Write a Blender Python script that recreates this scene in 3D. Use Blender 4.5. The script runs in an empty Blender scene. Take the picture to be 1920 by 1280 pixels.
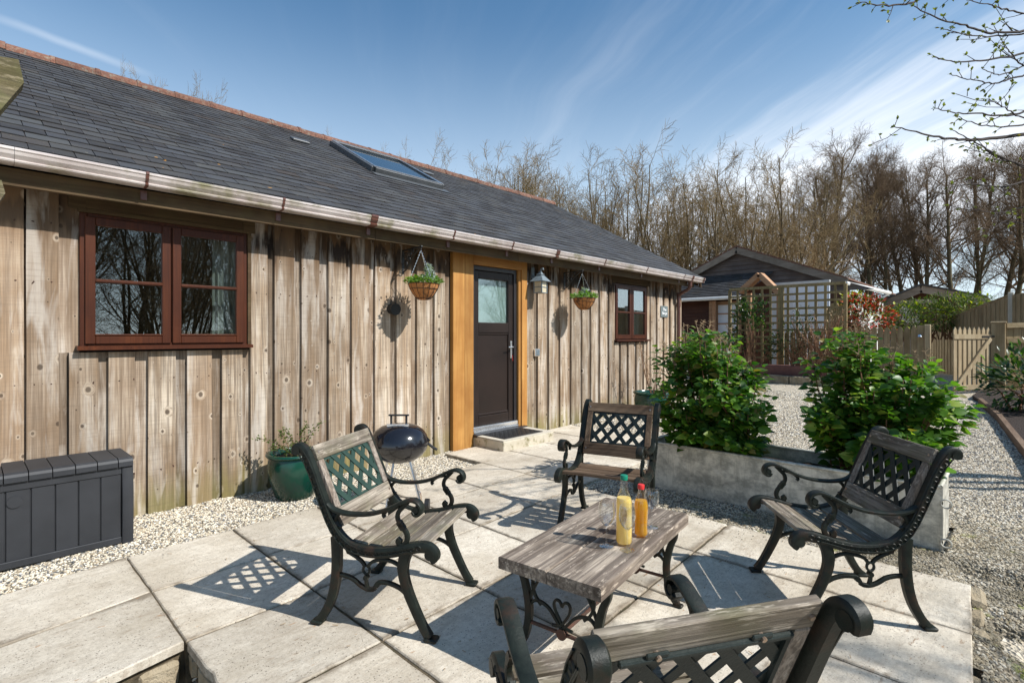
import bpy, math, random
import numpy as np
from mathutils import Vector, Matrix, noise as mnoise
R = math.radians
rng = random.Random(11)

# ------------------------------------------------------------------ camera, sky, sun, exposure
SC = bpy.context.scene
COL = SC.collection
cam_d = bpy.data.cameras.new('camera'); cam = bpy.data.objects.new('camera', cam_d); COL.objects.link(cam)
cam_d.sensor_width = 36; cam_d.lens = 980 / 1920 * 36; cam_d.shift_y = -12 / 1920
cam_d.clip_start = 0.05; cam_d.clip_end = 3000
YAW = R(43.95)
cam.location = (0, 0, 1.4); cam.rotation_euler = (R(90), 0, YAW - R(90))
SC.camera = cam
SC.view_settings.view_transform = 'Standard'
SC.view_settings.look = 'None'
SC.view_settings.gamma = 1.0
SC.view_settings.use_curve_mapping = False
SC.view_settings.exposure = 0.60
SUN_EL = 44.0
SUN_DIR = Vector((0.35, -0.94, 0)).normalized()        # horizontal direction towards the sun
SUN_V = Vector((SUN_DIR.x * math.cos(R(SUN_EL)), SUN_DIR.y * math.cos(R(SUN_EL)), math.sin(R(SUN_EL))))
sd = bpy.data.lights.new('sun', 'SUN'); sd.energy = 4.2; sd.angle = R(0.55); sd.color = (1.0, 0.965, 0.91)
sun = bpy.data.objects.new('sun', sd); COL.objects.link(sun); sun.location = (3, -8, 12)
sun.rotation_euler = (-SUN_V).to_track_quat('-Z', 'Y').to_euler()


class N:
    """tiny node-tree helper"""
    def __init__(s, nt): s.nt = nt
    def n(s, t, **kw):
        nd = s.nt.nodes.new(t)
        for k, v in kw.items():
            if k.startswith('i_'):
                nd.inputs[k[2:].replace('_', ' ')].default_value = v
            else: setattr(nd, k, v)
        return nd
    def l(s, a, b): s.nt.links.new(a, b)
    def put(s, sock, v):
        if hasattr(v, 'is_output'): s.l(v, sock)
        else: sock.default_value = v
    def m(s, op, a, b=0.0, c=0.0, clamp=False):
        nd = s.n('ShaderNodeMath', operation=op, use_clamp=clamp)
        for i, v in enumerate((a, b, c)): s.put(nd.inputs[i], v)
        return nd.outputs[0]
    def vm(s, op, a, b=(0, 0, 0), sc=None):
        nd = s.n('ShaderNodeVectorMath', operation=op)
        s.put(nd.inputs[0], a); s.put(nd.inputs[1], b)
        if sc is not None: s.put(nd.inputs['Scale'], sc)
        return nd.outputs[0] if op not in ('LENGTH', 'DOT_PRODUCT') else nd.outputs['Value']
    def mix(s, f, a, b, t='MIX'):
        nd = s.n('ShaderNodeMix', data_type='RGBA', blend_type=t)
        s.put(nd.inputs[0], f); s.put(nd.inputs[6], a); s.put(nd.inputs[7], b)
        return nd.outputs[2]
    def noise(s, v, scale, detail=4, rough=0.55, dist=0.0, color=False):
        nd = s.n('ShaderNodeTexNoise')
        if v is not None: s.l(v, nd.inputs['Vector'])
        nd.inputs['Scale'].default_value = scale; nd.inputs['Detail'].default_value = detail
        nd.inputs['Roughness'].default_value = rough; nd.inputs['Distortion'].default_value = dist
        return nd.outputs[1 if color else 0]
    def vor(s, v, scale, out='Distance', rnd=1.0, feature='F1'):
        nd = s.n('ShaderNodeTexVoronoi', feature=feature)
        s.l(v, nd.inputs['Vector']); nd.inputs['Scale'].default_value = scale
        nd.inputs['Randomness'].default_value = rnd
        return nd.outputs[out]
    def mr(s, v, a, b, c=0.0, d=1.0, smooth=False):
        nd = s.n('ShaderNodeMapRange', clamp=True)
        if smooth: nd.interpolation_type = 'SMOOTHSTEP'
        s.put(nd.inputs[0], v)
        for i, x in enumerate((a, b, c, d)): s.put(nd.inputs[i + 1], x)
        return nd.outputs[0]
    def ramp(s, v, stops):
        nd = s.n('ShaderNodeValToRGB'); s.l(v, nd.inputs[0]); e = nd.color_ramp.elements
        while len(e) < len(stops): e.new(0.5)
        for el, (p, c) in zip(e, stops): el.position = p; el.color = (*c, 1)
        return nd.outputs[0]
    def scale(s, v, sx, sy, sz):
        return s.vm('MULTIPLY', v, (sx, sy, sz))


def c3(r, g, b): return (r, g, b, 1)


def new_mat(name):
    m = bpy.data.materials.new(name); m.use_nodes = True
    nt = m.node_tree; b = nt.nodes['Principled BSDF']
    return m, N(nt), b


def finish(n, b, col, rough=0.7, bump=None, bstr=0.3, bdist=0.01, metal=0.0, spec=None):
    n.put(b.inputs['Base Color'], col); n.put(b.inputs['Roughness'], rough); n.put(b.inputs['Metallic'], metal)
    if spec is not None: b.inputs['Specular IOR Level'].default_value = spec
    if bump is not None:
        bp = n.n('ShaderNodeBump'); bp.inputs['Strength'].default_value = bstr; bp.inputs['Distance'].default_value = bdist
        n.l(bump, bp.inputs['Height']); n.l(bp.outputs[0], b.inputs['Normal'])


def coords(n, rnd=True):
    tc = n.n('ShaderNodeTexCoord'); v = tc.outputs['Object']
    if rnd:
        oi = n.n('ShaderNodeObjectInfo')
        r = oi.outputs['Random']
        cx = n.n('ShaderNodeCombineXYZ')
        n.put(cx.inputs[0], n.m('MULTIPLY', r, 37.0)); n.put(cx.inputs[1], n.m('MULTIPLY', r, 71.0)); n.put(cx.inputs[2], n.m('MULTIPLY', r, 53.0))
        v = n.vm('ADD', v, cx.outputs[0])
        return v, r
    return v, None


def perp_scale(n, v, axis, along, across):
    s = [across] * 3; s[axis] = along
    return n.scale(v, *s)


def mat_wood(name, cols, axis=2, rough=0.85, knots=0.0, grain=1.0, contrast=1.0, bstr=0.5, wall=False, saw=False, green=0.0, spec=0.3, patch=0.0, dark=False):
    """cols: dark groove, mid, light, brown"""
    m, n, b = new_mat(name)
    v, r = coords(n)
    dv = n.noise(perp_scale(n, v, axis, 0.8, 3.0), 1.0, 2, 0.5, 0, True)
    dv = n.vm('SCALE', n.vm('SUBTRACT', dv, (0.5, 0.5, 0.5)), sc=0.03)
    vd = n.vm('ADD', v, dv)
    kn = None
    if knots:
        sk_ = n.n('ShaderNodeSeparateXYZ'); n.l(vd, sk_.inputs[0]); ck = n.n('ShaderNodeCombineXYZ')
        n.put(ck.inputs[0], n.m('MULTIPLY', sk_.outputs[0], 8.5 * knots)); n.put(ck.inputs[1], n.m('MULTIPLY', sk_.outputs[2], 6.5 * knots))
        vk = n.n('ShaderNodeTexVoronoi', voronoi_dimensions='2D'); vk.inputs['Scale'].default_value = 1.0; n.l(ck.outputs[0], vk.inputs['Vector'])
        kd = vk.outputs['Distance']; kcol = vk.outputs['Color']
        sp = n.n('ShaderNodeSeparateColor'); n.l(kcol, sp.inputs[0])
        sz = n.m('ADD', 0.035, n.m('MULTIPLY', n.m('POWER', sp.outputs[0], 2.0), 0.17))
        core = n.mr(kd, n.m('MULTIPLY', sz, 0.55), n.m('MULTIPLY', sz, 0.9), 1, 0)
        halo = n.mr(kd, n.m('MULTIPLY', sz, 0.8), n.m('MULTIPLY', sz, 2.0), 1, 0, True)
        keep = n.mr(sp.outputs[1], 0.50, 0.60)
        core = n.m('MULTIPLY', core, keep); halo = n.m('MULTIPLY', n.m('MULTIPLY', halo, keep), n.mr(sp.outputs[2], 0.2, 0.9))
        # rings round the knot bend the grain
        vd = n.vm('ADD', vd, n.vm('SCALE', (0.05, 0.05, 0.0) if axis == 2 else (0.0, 0.05, 0.05), sc=halo))
    g1 = n.noise(perp_scale(n, vd, axis, 1.6 * grain, 75 * grain), 1.0, 5, 0.65, 0.3)
    g2 = n.noise(perp_scale(n, vd, axis, 0.9 * grain, 16 * grain), 1.0, 3, 0.5, 0.6)
    g3 = n.noise(n.scale(v, 1, 1, 1), 2.2, 3, 0.6)
    f1 = n.mr(g1, 0.5 - 0.2 / contrast, 0.5 + 0.2 / contrast)
    col = n.mix(n.mr(g2, 0.36, 0.66), c3(*cols[1]), c3(*cols[2]))
    col = n.mix(n.m('MULTIPLY', n.mr(g3, 0.4, 0.66), 0.75), col, c3(*cols[3]))
    col = n.mix(n.m('MULTIPLY', n.m('SUBTRACT', 1.0, f1), 0.62), col, c3(*cols[0]))
    if patch:
        pn = n.noise(perp_scale(n, vd, axis, 2.6, 9), 1.0, 5, 0.7, 0.5)
        col = n.mix(n.m('MULTIPLY', n.mr(pn, 0.50, 0.64), 0.62 * patch), col, c3(*[q * .75 for q in cols[3]]))
        pn2 = n.noise(perp_scale(n, vd, axis, 7, 40), 1.0, 4, 0.75)
        col = n.mix(n.m('MULTIPLY', n.mr(pn2, 0.56, 0.66), 0.7 * patch), col, c3(*[min(1, q * 1.12) for q in cols[2]]))
    tone = n.mr(r, 0, 1, 0.80, 1.14) if not wall else n.mr(r, 0, 1, 0.72, 1.18)
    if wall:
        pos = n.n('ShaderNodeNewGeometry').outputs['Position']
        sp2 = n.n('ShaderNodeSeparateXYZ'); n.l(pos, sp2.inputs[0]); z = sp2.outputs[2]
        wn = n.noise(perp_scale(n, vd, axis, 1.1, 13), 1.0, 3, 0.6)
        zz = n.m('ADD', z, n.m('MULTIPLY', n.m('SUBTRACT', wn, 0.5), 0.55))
        fresh_eave_shade = n.mr(zz, 1.90, 2.22, 0, 0.93, True)
        col = n.mix(fresh_eave_shade, col, c3(0.125, 0.068, 0.030) if not dark else c3(0.085, 0.046, 0.021))  # unweathered brown, made darker to paint in the eave shadow
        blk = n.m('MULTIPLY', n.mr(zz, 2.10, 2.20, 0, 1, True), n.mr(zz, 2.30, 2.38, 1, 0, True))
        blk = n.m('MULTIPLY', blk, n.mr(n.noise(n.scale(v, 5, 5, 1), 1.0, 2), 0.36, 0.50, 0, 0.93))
        col = n.mix(blk, col, c3(0.02, 0.013, 0.01))  # black stain band, enlarged to deepen the painted eave shade
        gr = n.mr(zz, 0.0, 0.36, 0.65, 0, True)
        col = n.mix(gr, col, c3(0.20, 0.18, 0.05))
        big = n.noise(pos, 1.1, 2)
        rb = n.m('FRACT', n.m('MULTIPLY', r, 7.31))
        col = n.mix(n.mr(rb, 0.55, 1.0, 0.0, 0.55), col, c3(0.23, 0.15, 0.092))
        col = n.mix(n.mr(n.noise(n.scale(vd, 9, 9, 1.2), 1.0, 4, 0.6, 0.5), 0.52, 0.66, 0.0, 0.6), col, c3(0.60, 0.545, 0.48))
    if green:
        gn = n.noise(v, 7, 4, 0.6)
        col = n.mix(n.mr(gn, 0.45, 0.7, 0, green), col, c3(0.13, 0.14, 0.05))
    if knots:
        col = n.mix(n.m('MULTIPLY', halo, 0.34), col, c3(*[min(1, x * 1.35) for x in cols[2]]))
        col = n.mix(n.m('MULTIPLY', core, 0.85), col, c3(0.065, 0.043, 0.028))
    if saw:
        sw = n.noise(perp_scale(n, v, axis, 170, 5), 1.0, 2, 0.5)
        col = n.mix(n.mr(sw, 0.5, 0.66, 0, 0.2), col, c3(*cols[0]))
    hs = n.n('ShaderNodeHueSaturation'); n.l(col, hs.inputs['Color']); n.l(tone, hs.inputs['Value'])
    h = n.m('ADD', n.m('MULTIPLY', g1, 0.7), n.m('MULTIPLY', g2, 0.5))
    finish(n, b, hs.outputs[0], rough, h, bstr, 0.004, spec=spec)
    return m


def mat_noise(name, ca, cb, scale=8, rough=0.8, bstr=0.2, bscale=60, metal=0.0, cc=None, spec=None, bdist=0.005, rnd=True, cscale=None, tone=0.12):
    m, n, b = new_mat(name)
    v, r = coords(n, rnd)
    f = n.mr(n.noise(v, scale, 5, 0.6), 0.32, 0.68)
    col = n.mix(f, c3(*ca), c3(*cb))
    if cc:
        col = n.mix(n.mr(n.noise(v, cscale or scale * 3.1, 4, 0.7), 0.52, 0.68), col, c3(*cc))
    if rnd and tone:
        hs = n.n('ShaderNodeHueSaturation'); n.l(col, hs.inputs['Color']); n.l(n.mr(r, 0, 1, 1 - tone, 1 + tone), hs.inputs['Value']); col = hs.outputs[0]
    finish(n, b, col, rough, n.noise(v, bscale, 4, 0.7), bstr, bdist, metal, spec)
    return m


def mat_leaf(name, ca, cb, cc=None, rough=0.32, trans=0.35):
    m, n, b = new_mat(name)
    oi = n.n('ShaderNodeObjectInfo'); at = n.n('ShaderNodeAttribute'); at.attribute_name = 'rnd'
    r = n.m('FRACT', n.m('ADD', oi.outputs['Random'], at.outputs['Fac']))
    col = n.mix(r, c3(*ca), c3(*cb))
    if cc: col = n.mix(n.mr(r, 0.80, 0.98), col, c3(*cc))
    lc = n.n('ShaderNodeNewGeometry').outputs['Position']
    col = n.mix(n.mr(n.noise(lc, 3.5, 3, 0.6), 0.40, 0.62, 0, 0.5), col, c3(*[q * .55 for q in ca]))
    r2 = n.m('FRACT', n.m('MULTIPLY', r, 13.7))
    if name == 'hydrangea_leaf': col = n.mix(n.mr(r2, 0.93, 0.97), col, c3(0.22, 0.17, 0.05))
    b.inputs['Specular IOR Level'].default_value = 0.45
    n.put(b.inputs['Base Color'], col); b.inputs['Roughness'].default_value = rough
    tr = n.n('ShaderNodeBsdfTranslucent')
    tcol = n.mix(1.0, col, c3(1.5, 1.7, 0.5), 'MULTIPLY')
    n.l(tcol, tr.inputs['Color'])
    ms = n.n('ShaderNodeMixShader'); ms.inputs[0].default_value = trans
    n.l(b.outputs[0], ms.inputs[1]); n.l(tr.outputs[0], ms.inputs[2])
    n.l(ms.outputs[0], m.node_tree.nodes['Material Output'].inputs[0])
    return m


def mat_glass(name, tint=(0.92, 0.95, 0.94), refl=1.0, ior=1.5):
    m, n, b = new_mat(name)
    m.node_tree.nodes.remove(b)
    lw = n.n('ShaderNodeLayerWeight'); lw.inputs['Blend'].default_value = 0.5
    fr_ = n.m('ADD', 0.045 if ior < 1.55 else 0.06, n.m('MULTIPLY', n.m('POWER', lw.outputs['Facing'], 5.0 if ior < 1.55 else 3.5), 0.95))
    gl = n.n('ShaderNodeBsdfGlossy'); gl.inputs['Roughness'].default_value = 0.0; gl.inputs['Color'].default_value = (1, 1, 1, 1)
    tr = n.n('ShaderNodeBsdfTransparent'); tr.inputs['Color'].default_value = (*tint, 1)
    ms = n.n('ShaderNodeMixShader'); n.l(n.m('MULTIPLY', fr_, refl, clamp=True), ms.inputs[0])
    n.l(tr.outputs[0], ms.inputs[1]); n.l(gl.outputs[0], ms.inputs[2])
    n.l(ms.outputs[0], m.node_tree.nodes['Material Output'].inputs[0])
    return m


# ---- world: Nishita sky with thin cirrus
w = bpy.data.worlds.new('World'); SC.world = w; w.use_nodes = True
wn = N(w.node_tree); bg = w.node_tree.nodes['Background']
sky = wn.n('ShaderNodeTexSky', sky_type='NISHITA'); sky.sun_disc = False
sky.sun_elevation = R(SUN_EL); sky.sun_rotation = math.atan2(SUN_DIR.x, SUN_DIR.y)
sky.air_density = 1.0; sky.dust_density = 0.6; sky.ozone_density = 2.0; sky.altitude = 50
tc = wn.n('ShaderNodeTexCoord'); sp = wn.n('ShaderNodeSeparateXYZ'); wn.l(tc.outputs['Generated'], sp.inputs[0])
zc = wn.m('ADD', wn.m('MAXIMUM', sp.outputs[2], 0.0), 0.10)
cmb = wn.n('ShaderNodeCombineXYZ'); wn.l(wn.m('DIVIDE', sp.outputs[0], zc), cmb.inputs[0]); wn.l(wn.m('DIVIDE', sp.outputs[1], zc), cmb.inputs[1])
def rotp(v, deg, sx, sy, off=(0, 0, 0)):
    mp = wn.n('ShaderNodeMapping', vector_type='POINT'); wn.l(v, mp.inputs[0])
    mp.inputs['Rotation'].default_value = (0, 0, R(deg))
    o = wn.scale(mp.outputs[0], sx, sy, 1)
    return wn.vm('ADD', o, off)
warp = wn.vm('SCALE', wn.vm('SUBTRACT', wn.noise(cmb.outputs[0], 0.7, 3, 0.5, 0, True), (0.5, 0.5, 0.5)), sc=0.5)
pw = wn.vm('ADD', cmb.outputs[0], warp)
STREAK = -52
s1 = wn.noise(rotp(pw, STREAK, 0.22, 1.5, (3.1, 0.4, 0)), 1.0, 7, 0.62)
s2 = wn.noise(rotp(pw, STREAK, 0.45, 6.0, (1.1, 4.4, 0)), 1.0, 5, 0.6)
st = wn.m('ADD', wn.m('MULTIPLY', s1, 0.72), wn.m('MULTIPLY', s2, 0.28))
# a bank of cirrus low on the right, thinner veils elsewhere
bank = wn.vm('LENGTH', wn.scale(wn.vm('SUBTRACT', rotp(cmb.outputs[0], STREAK, 1, 1), (3.1, -2.35, 0)), 0.36, 0.62, 1))
bankf = wn.mr(bank, 1.5, 0.15, 0, 1, True)
thr = wn.m('SUBTRACT', 0.60, wn.m('MULTIPLY', bankf, 0.26))
cl = wn.mr(wn.m('SUBTRACT', st, thr), -0.10, 0.20, 0.0, 0.95, True)
cl = wn.m('MULTIPLY', cl, wn.m('ADD', 0.09, wn.m('MULTIPLY', bankf, 1.25)), clamp=True)
skyc = wn.mix(1.0, sky.outputs[0], c3(0.80, 1.12, 1.19), 'MULTIPLY')
hz = wn.mr(sp.outputs[2], 0.0, 0.56, 0.85, 0.0, True)
skyc = wn.mix(hz, skyc, c3(6.9, 7.9, 8.8))
skyc = wn.mix(cl, skyc, c3(8.6, 9.0, 9.6))
# contrail
def pdir(px, py):
    f = Vector((math.cos(YAW), math.sin(YAW), 0)); r_ = Vector((math.sin(YAW), -math.cos(YAW), 0))
    return (f * 980 + r_ * (px - 960) + Vector((0, 0, 628 - py))).normalized()
d0, d1 = pdir(-60, 12), pdir(285, 142)
nrm = d0.cross(d1).normalized(); mid = (d0 + d1).normalized()
dist = wn.m('ABSOLUTE', wn.m('ADD', wn.vm('DOT_PRODUCT', tc.outputs['Generated'], tuple(nrm)), wn.m('MULTIPLY', wn.m('SUBTRACT', wn.noise(tc.outputs['Generated'], 14, 3), 0.5), 0.008)))
ct = wn.m('MULTIPLY', wn.mr(dist, 0.0, 0.0085, 0.42, 0, True), wn.mr(wn.vm('DOT_PRODUCT', tc.outputs['Generated'], tuple(mid)), d1.dot(mid) - 0.0005, d1.dot(mid) + 0.01, 0, 1))
skyc = wn.mix(ct, skyc, c3(9.5, 9.8, 10.2))
wn.l(skyc, bg.inputs['Color']); bg.inputs['Strength'].default_value = 0.086

# ------------------------------------------------------------------ mesh helpers
class MB:
    def __init__(s): s.v = []; s.f = []; s.r = []; s.sm = []
    def add(s, vs, fs, rnd=0.0, smooth=False):
        o = len(s.v); s.v.extend([tuple(v) for v in vs]); s.f.extend([tuple(i + o for i in f) for f in fs])
        s.r.extend([rnd] * len(fs)); s.sm.extend([smooth] * len(fs)); return s
    def box(s, c, d, rot=None, bev=0.0, rnd=0.0, jit=0.0):
        x, y, z = d[0] / 2, d[1] / 2, d[2] / 2
        vs = []
        if bev > 0:
            b = min(bev, x * .9, y * .9, z * .9)
            fs = []
            idx = {}
            for sx in (-1, 1):
                for sy in (-1, 1):
                    for sz in (-1, 1):
                        for a in range(3):
                            p = [sx * x, sy * y, sz * z]
                            for q in range(3):
                                if q != a: p[q] -= (sx, sy, sz)[q] * b
                            idx[(sx, sy, sz, a)] = len(vs); vs.append(p)
            for a in range(3):
                o1, o2 = [q for q in range(3) if q != a]
                for sg in (-1, 1):
                    q = []
                    for (u, w_) in ((-1, -1), (1, -1), (1, 1), (-1, 1)):
                        k = [0, 0, 0]; k[a] = sg; k[o1] = u; k[o2] = w_; q.append(idx[(*k, a)])
                    if (sg > 0) == (a == 1): q.reverse()
                    fs.append(q)
            for a in range(3):      # edges along axis a
                o1, o2 = [q for q in range(3) if q != a]
                for u in (-1, 1):
                    for w_ in (-1, 1):
                        k = [0, 0, 0]; k[o1] = u; k[o2] = w_
                        k0 = list(k); k0[a] = -1; k1 = list(k); k1[a] = 1
                        fs.append([idx[(*k0, o1)], idx[(*k1, o1)], idx[(*k1, o2)], idx[(*k0, o2)]])
            for sx in (-1, 1):
                for sy in (-1, 1):
                    for sz in (-1, 1):
                        fs.append([idx[(sx, sy, sz, a)] for a in range(3)])
        else:
            vs = [(-x, -y, -z), (x, -y, -z), (x, y, -z), (-x, y, -z), (-x, -y, z), (x, -y, z), (x, y, z), (-x, y, z)]
            fs = [(0, 3, 2, 1), (4, 5, 6, 7), (0, 1, 5, 4), (1, 2, 6, 5), (2, 3, 7, 6), (3, 0, 4, 7)]
        M = rot if rot is not None else Matrix.Identity(3)
        c = Vector(c)
        s.add([c + M @ Vector([p[i] + (rng.uniform(-jit, jit) if jit else 0) for i in range(3)]) for p in vs], fs, rnd)
        return s
    def span(s, a, b, bev=0.0, rnd=0.0):
        return s.box([(a[i] + b[i]) / 2 for i in range(3)], [abs(b[i] - a[i]) for i in range(3)], None, bev, rnd)
    def beam(s, a, b, w_, h, up=(0, 0, 1), bev=0.0, rnd=0.0):
        a, b = Vector(a), Vector(b); d = b - a; L = d.length; d.normalize(); up = Vector(up)
        sd_ = d.cross(up)
        if sd_.length < 1e-4: sd_ = d.cross(Vector((1, 0, 0)))
        sd_.normalize(); u = sd_.cross(d)
        M = Matrix((d, sd_, u)).transposed()
        return s.box((a + b) / 2, (L, w_, h), M, bev, rnd)
    def tube(s, pts, rad, n=8, cap=True, rnd=0.0, smooth=True, closed=False):
        pts = [Vector(p) for p in pts]
        if not hasattr(rad, '__len__'): rad = [rad] * len(pts)
        ref = None; vs = []
        for i, p in enumerate(pts):
            if closed: t = pts[(i + 1) % len(pts)] - pts[i - 1]
            else: t = pts[min(i + 1, len(pts) - 1)] - pts[max(i - 1, 0)]
            if t.length < 1e-9: t = Vector((0, 0, 1))
            t.normalize()
            if ref is None:
                ref = Vector((0, 0, 1)) if abs(t.z) < 0.9 else Vector((1, 0, 0))
            u = (ref - t * ref.dot(t))
            if u.length < 1e-6: u = t.orthogonal()
            u.normalize(); ref = u; w_ = t.cross(u)
            for k in range(n):
                a = 2 * math.pi * k / n
                vs.append(p + (u * math.cos(a) + w_ * math.sin(a)) * rad[i])
        fs = []; m_ = len(pts)
        for i in range(m_ if closed else m_ - 1):
            j = (i + 1) % m_
            for k in range(n):
                fs.append((i * n + k, i * n + (k + 1) % n, j * n + (k + 1) % n, j * n + k))
        if cap and not closed:
            fs.append(tuple(reversed(range(n)))); fs.append(tuple(range((m_ - 1) * n, m_ * n)))
        return s.add(vs, fs, rnd, smooth)
    def lathe(s, prof, c=(0, 0, 0), n=24, rnd=0.0, smooth=True, sx=1, sy=1):
        vs = []; fs = []
        for (r_, z) in prof:
            for k in range(n):
                a = 2 * math.pi * k / n
                vs.append((c[0] + r_ * math.cos(a) * sx, c[1] + r_ * math.sin(a) * sy, c[2] + z))
        for i in range(len(prof) - 1):
            for k in range(n):
                fs.append((i * n + k, i * n + (k + 1) % n, (i + 1) * n + (k + 1) % n, (i + 1) * n + k))
        fs.append(tuple(reversed(range(n)))); fs.append(tuple(range((len(prof) - 1) * n, len(prof) * n)))
        return s.add(vs, fs, rnd, smooth)
    def prism(s, poly, a, b, axis=1, rnd=0.0, smooth=False):
        """poly in the two other axes, extruded from a to b along axis"""
        n = len(poly)
        def P(q, t):
            if axis == 0: return (t, q[0], q[1])
            if axis == 1: return (q[0], t, q[1])
            return (q[0], q[1], t)
        vs = [P(q, a) for q in poly] + [P(q, b) for q in poly]
        fs = [tuple(range(n)), tuple(reversed(range(n, 2 * n)))] + [(i, i + n, (i + 1) % n + n, (i + 1) % n) for i in range(n)]
        return s.add(vs, fs, rnd, smooth)
    def sweep(s, pts, w_, h, x0=0.0, sub=5, off=None):
        """cast bar in the local yz plane: pts (y, z), w_ along x, h across; rounded section"""
        P_ = smooth_path(pts, sub)
        n = len(P_)
        def val(q, t): return q if not hasattr(q, '__len__') else float(np.interp(t, np.linspace(0, 1, len(q)), q))
        sec = [(.5, .28), (.36, .5), (-.36, .5), (-.5, .28), (-.5, -.28), (-.36, -.5), (.36, -.5), (.5, -.28)]
        vs = []
        for i in range(n):
            a = P_[max(i - 1, 0)]; b = P_[min(i + 1, n - 1)]
            ty, tz = b[0] - a[0], b[1] - a[1]; L = math.hypot(ty, tz) or 1; ty /= L; tz /= L
            ny, nz = -tz, ty; ww = val(w_, i / (n - 1)); hh = val(h, i / (n - 1))
            for (u, q) in sec: vs.append((x0 + u * ww, P_[i][0] + ny * q * hh, P_[i][1] + nz * q * hh))
        fs = []
        for i in range(n - 1):
            for k in range(8): fs.append((i * 8 + k, (i + 1) * 8 + k, (i + 1) * 8 + (k + 1) % 8, i * 8 + (k + 1) % 8))
        fs.append(tuple(range(8))); fs.append(tuple(reversed(range((n - 1) * 8, n * 8))))
        return s.add(vs, fs, 0.0, True)
    def mesh(s, name, mat, sharp=0.6):
        me = bpy.data.meshes.new(name); me.from_pydata(s.v, [], s.f)
        if mat is not None:
            for q in (mat if isinstance(mat, (list, tuple)) else [mat]): me.materials.append(q)
        if any(s.sm): me.polygons.foreach_set('use_smooth', s.sm)
        if any(s.r):
            at = me.attributes.new('rnd', 'FLOAT', 'FACE'); at.data.foreach_set('value', s.r)
        me.update()
        if any(s.sm):
            try: me.set_sharp_from_angle(angle=sharp)
            except Exception: pass
        return me
    def build(s, name, mat, parent=None, loc=None, sharp=0.7):
        o = bpy.data.objects.new(name, s.mesh(name, mat, sharp)); COL.objects.link(o)
        if parent: o.parent = parent
        if loc is not None: o.location = loc
        return o


def smooth_path(pts, sub=5):
    if sub <= 1 or len(pts) < 3: return [tuple(p) for p in pts]
    out = []; dim = len(pts[0])
    for i in range(len(pts) - 1):
        p0 = pts[max(i - 1, 0)]; p1 = pts[i]; p2 = pts[i + 1]; p3 = pts[min(i + 2, len(pts) - 1)]
        for k in range(sub):
            t = k / sub
            out.append(tuple(0.5 * ((2 * p1[d]) + (-p0[d] + p2[d]) * t + (2 * p0[d] - 5 * p1[d] + 4 * p2[d] - p3[d]) * t * t + (-p0[d] + 3 * p1[d] - 3 * p2[d] + p3[d]) * t ** 3) for d in range(dim)))
    out.append(tuple(pts[-1])); return out


def tag(o, label=None, cat=None, group=None, kind=None):
    if label: o['label'] = label
    if cat: o['category'] = cat
    if group: o['group'] = group
    if kind: o['kind'] = kind
    return o


def empty(name, loc=(0, 0, 0), rz=0.0):
    o = bpy.data.objects.new(name, None); COL.objects.link(o); o.location = loc; o.rotation_euler = (0, 0, rz)
    o.empty_display_size = 0.1
    return o


def obj(name, me, parent=None, loc=(0, 0, 0), rot=(0, 0, 0), scale=None):
    o = bpy.data.objects.new(name, me); COL.objects.link(o); o.location = loc; o.rotation_euler = rot
    if parent: o.parent = parent
    if scale: o.scale = scale
    return o


def copy_tree(o, parent=None):
    c = o.copy(); COL.objects.link(c)
    if parent: c.parent = parent
    for ch in list(o.children): copy_tree(ch, c)
    return c


def copy_thing(o, loc, rz, label=None):
    kids = list(o.children)
    c = o.copy(); COL.objects.link(c); c.location = loc; c.rotation_euler = (0, 0, rz)
    for k in kids: copy_tree(k, c)
    if label: c['label'] = label
    return c


F_, HX_, HY_ = 980.0, 960.0, 628.0
cs, sn = math.cos(YAW), math.sin(YAW)
def ray(px, py):
    x = px - HX_; return Vector((F_ * cs + x * sn, F_ * sn - x * cs, HY_ - py))
def atY(px, py, y): r_ = ray(px, py); return Vector((0, 0, 1.4)) + r_ * (y / r_.y)
def atX(px, py, x): r_ = ray(px, py); return Vector((0, 0, 1.4)) + r_ * (x / r_.x)
def atD(px, py, d): return Vector((0, 0, 1.4)) + ray(px, py) * (d / F_)

def gz(x):
    return float(np.interp(x, [-5, 3, 5.6, 14, 17, 26, 60], [-0.035, -0.035, -0.03, 0.19, 0.30, 0.1, -0.5]))

# ------------------------------------------------------------------ materials
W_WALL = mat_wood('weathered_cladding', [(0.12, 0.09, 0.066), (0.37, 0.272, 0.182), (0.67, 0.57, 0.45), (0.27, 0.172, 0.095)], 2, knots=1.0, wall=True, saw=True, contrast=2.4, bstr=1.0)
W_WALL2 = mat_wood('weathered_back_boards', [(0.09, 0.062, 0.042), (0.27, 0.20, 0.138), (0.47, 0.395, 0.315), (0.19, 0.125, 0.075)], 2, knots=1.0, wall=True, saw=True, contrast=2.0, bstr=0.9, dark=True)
W_FASCIA = mat_wood('fascia_timber', [(0.035, 0.021, 0.010), (0.095, 0.060, 0.029), (0.15, 0.098, 0.050), (0.06, 0.036, 0.018)], 0, green=0.1)  # darkened so the fascia's own colour carries the gutter's shadow
W_OAK = mat_wood('oiled_oak', [(0.22, 0.09, 0.02), (0.46, 0.22, 0.055), (0.58, 0.31, 0.09), (0.36, 0.155, 0.035)], 2, rough=0.6, contrast=0.7)
W_OAKH = mat_wood('oiled_oak_header', [(0.2, 0.08, 0.02), (0.40, 0.19, 0.05), (0.50, 0.26, 0.08), (0.30, 0.13, 0.03)], 0, rough=0.6, contrast=0.7)
W_SLATX = mat_wood('weathered_slat', [(0.045, 0.036, 0.028), (0.22, 0.18, 0.14), (0.50, 0.435, 0.355), (0.105, 0.078, 0.052)], 0, grain=1.2, contrast=2.2, bstr=1.0, green=0.3, patch=0.9)
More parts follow.
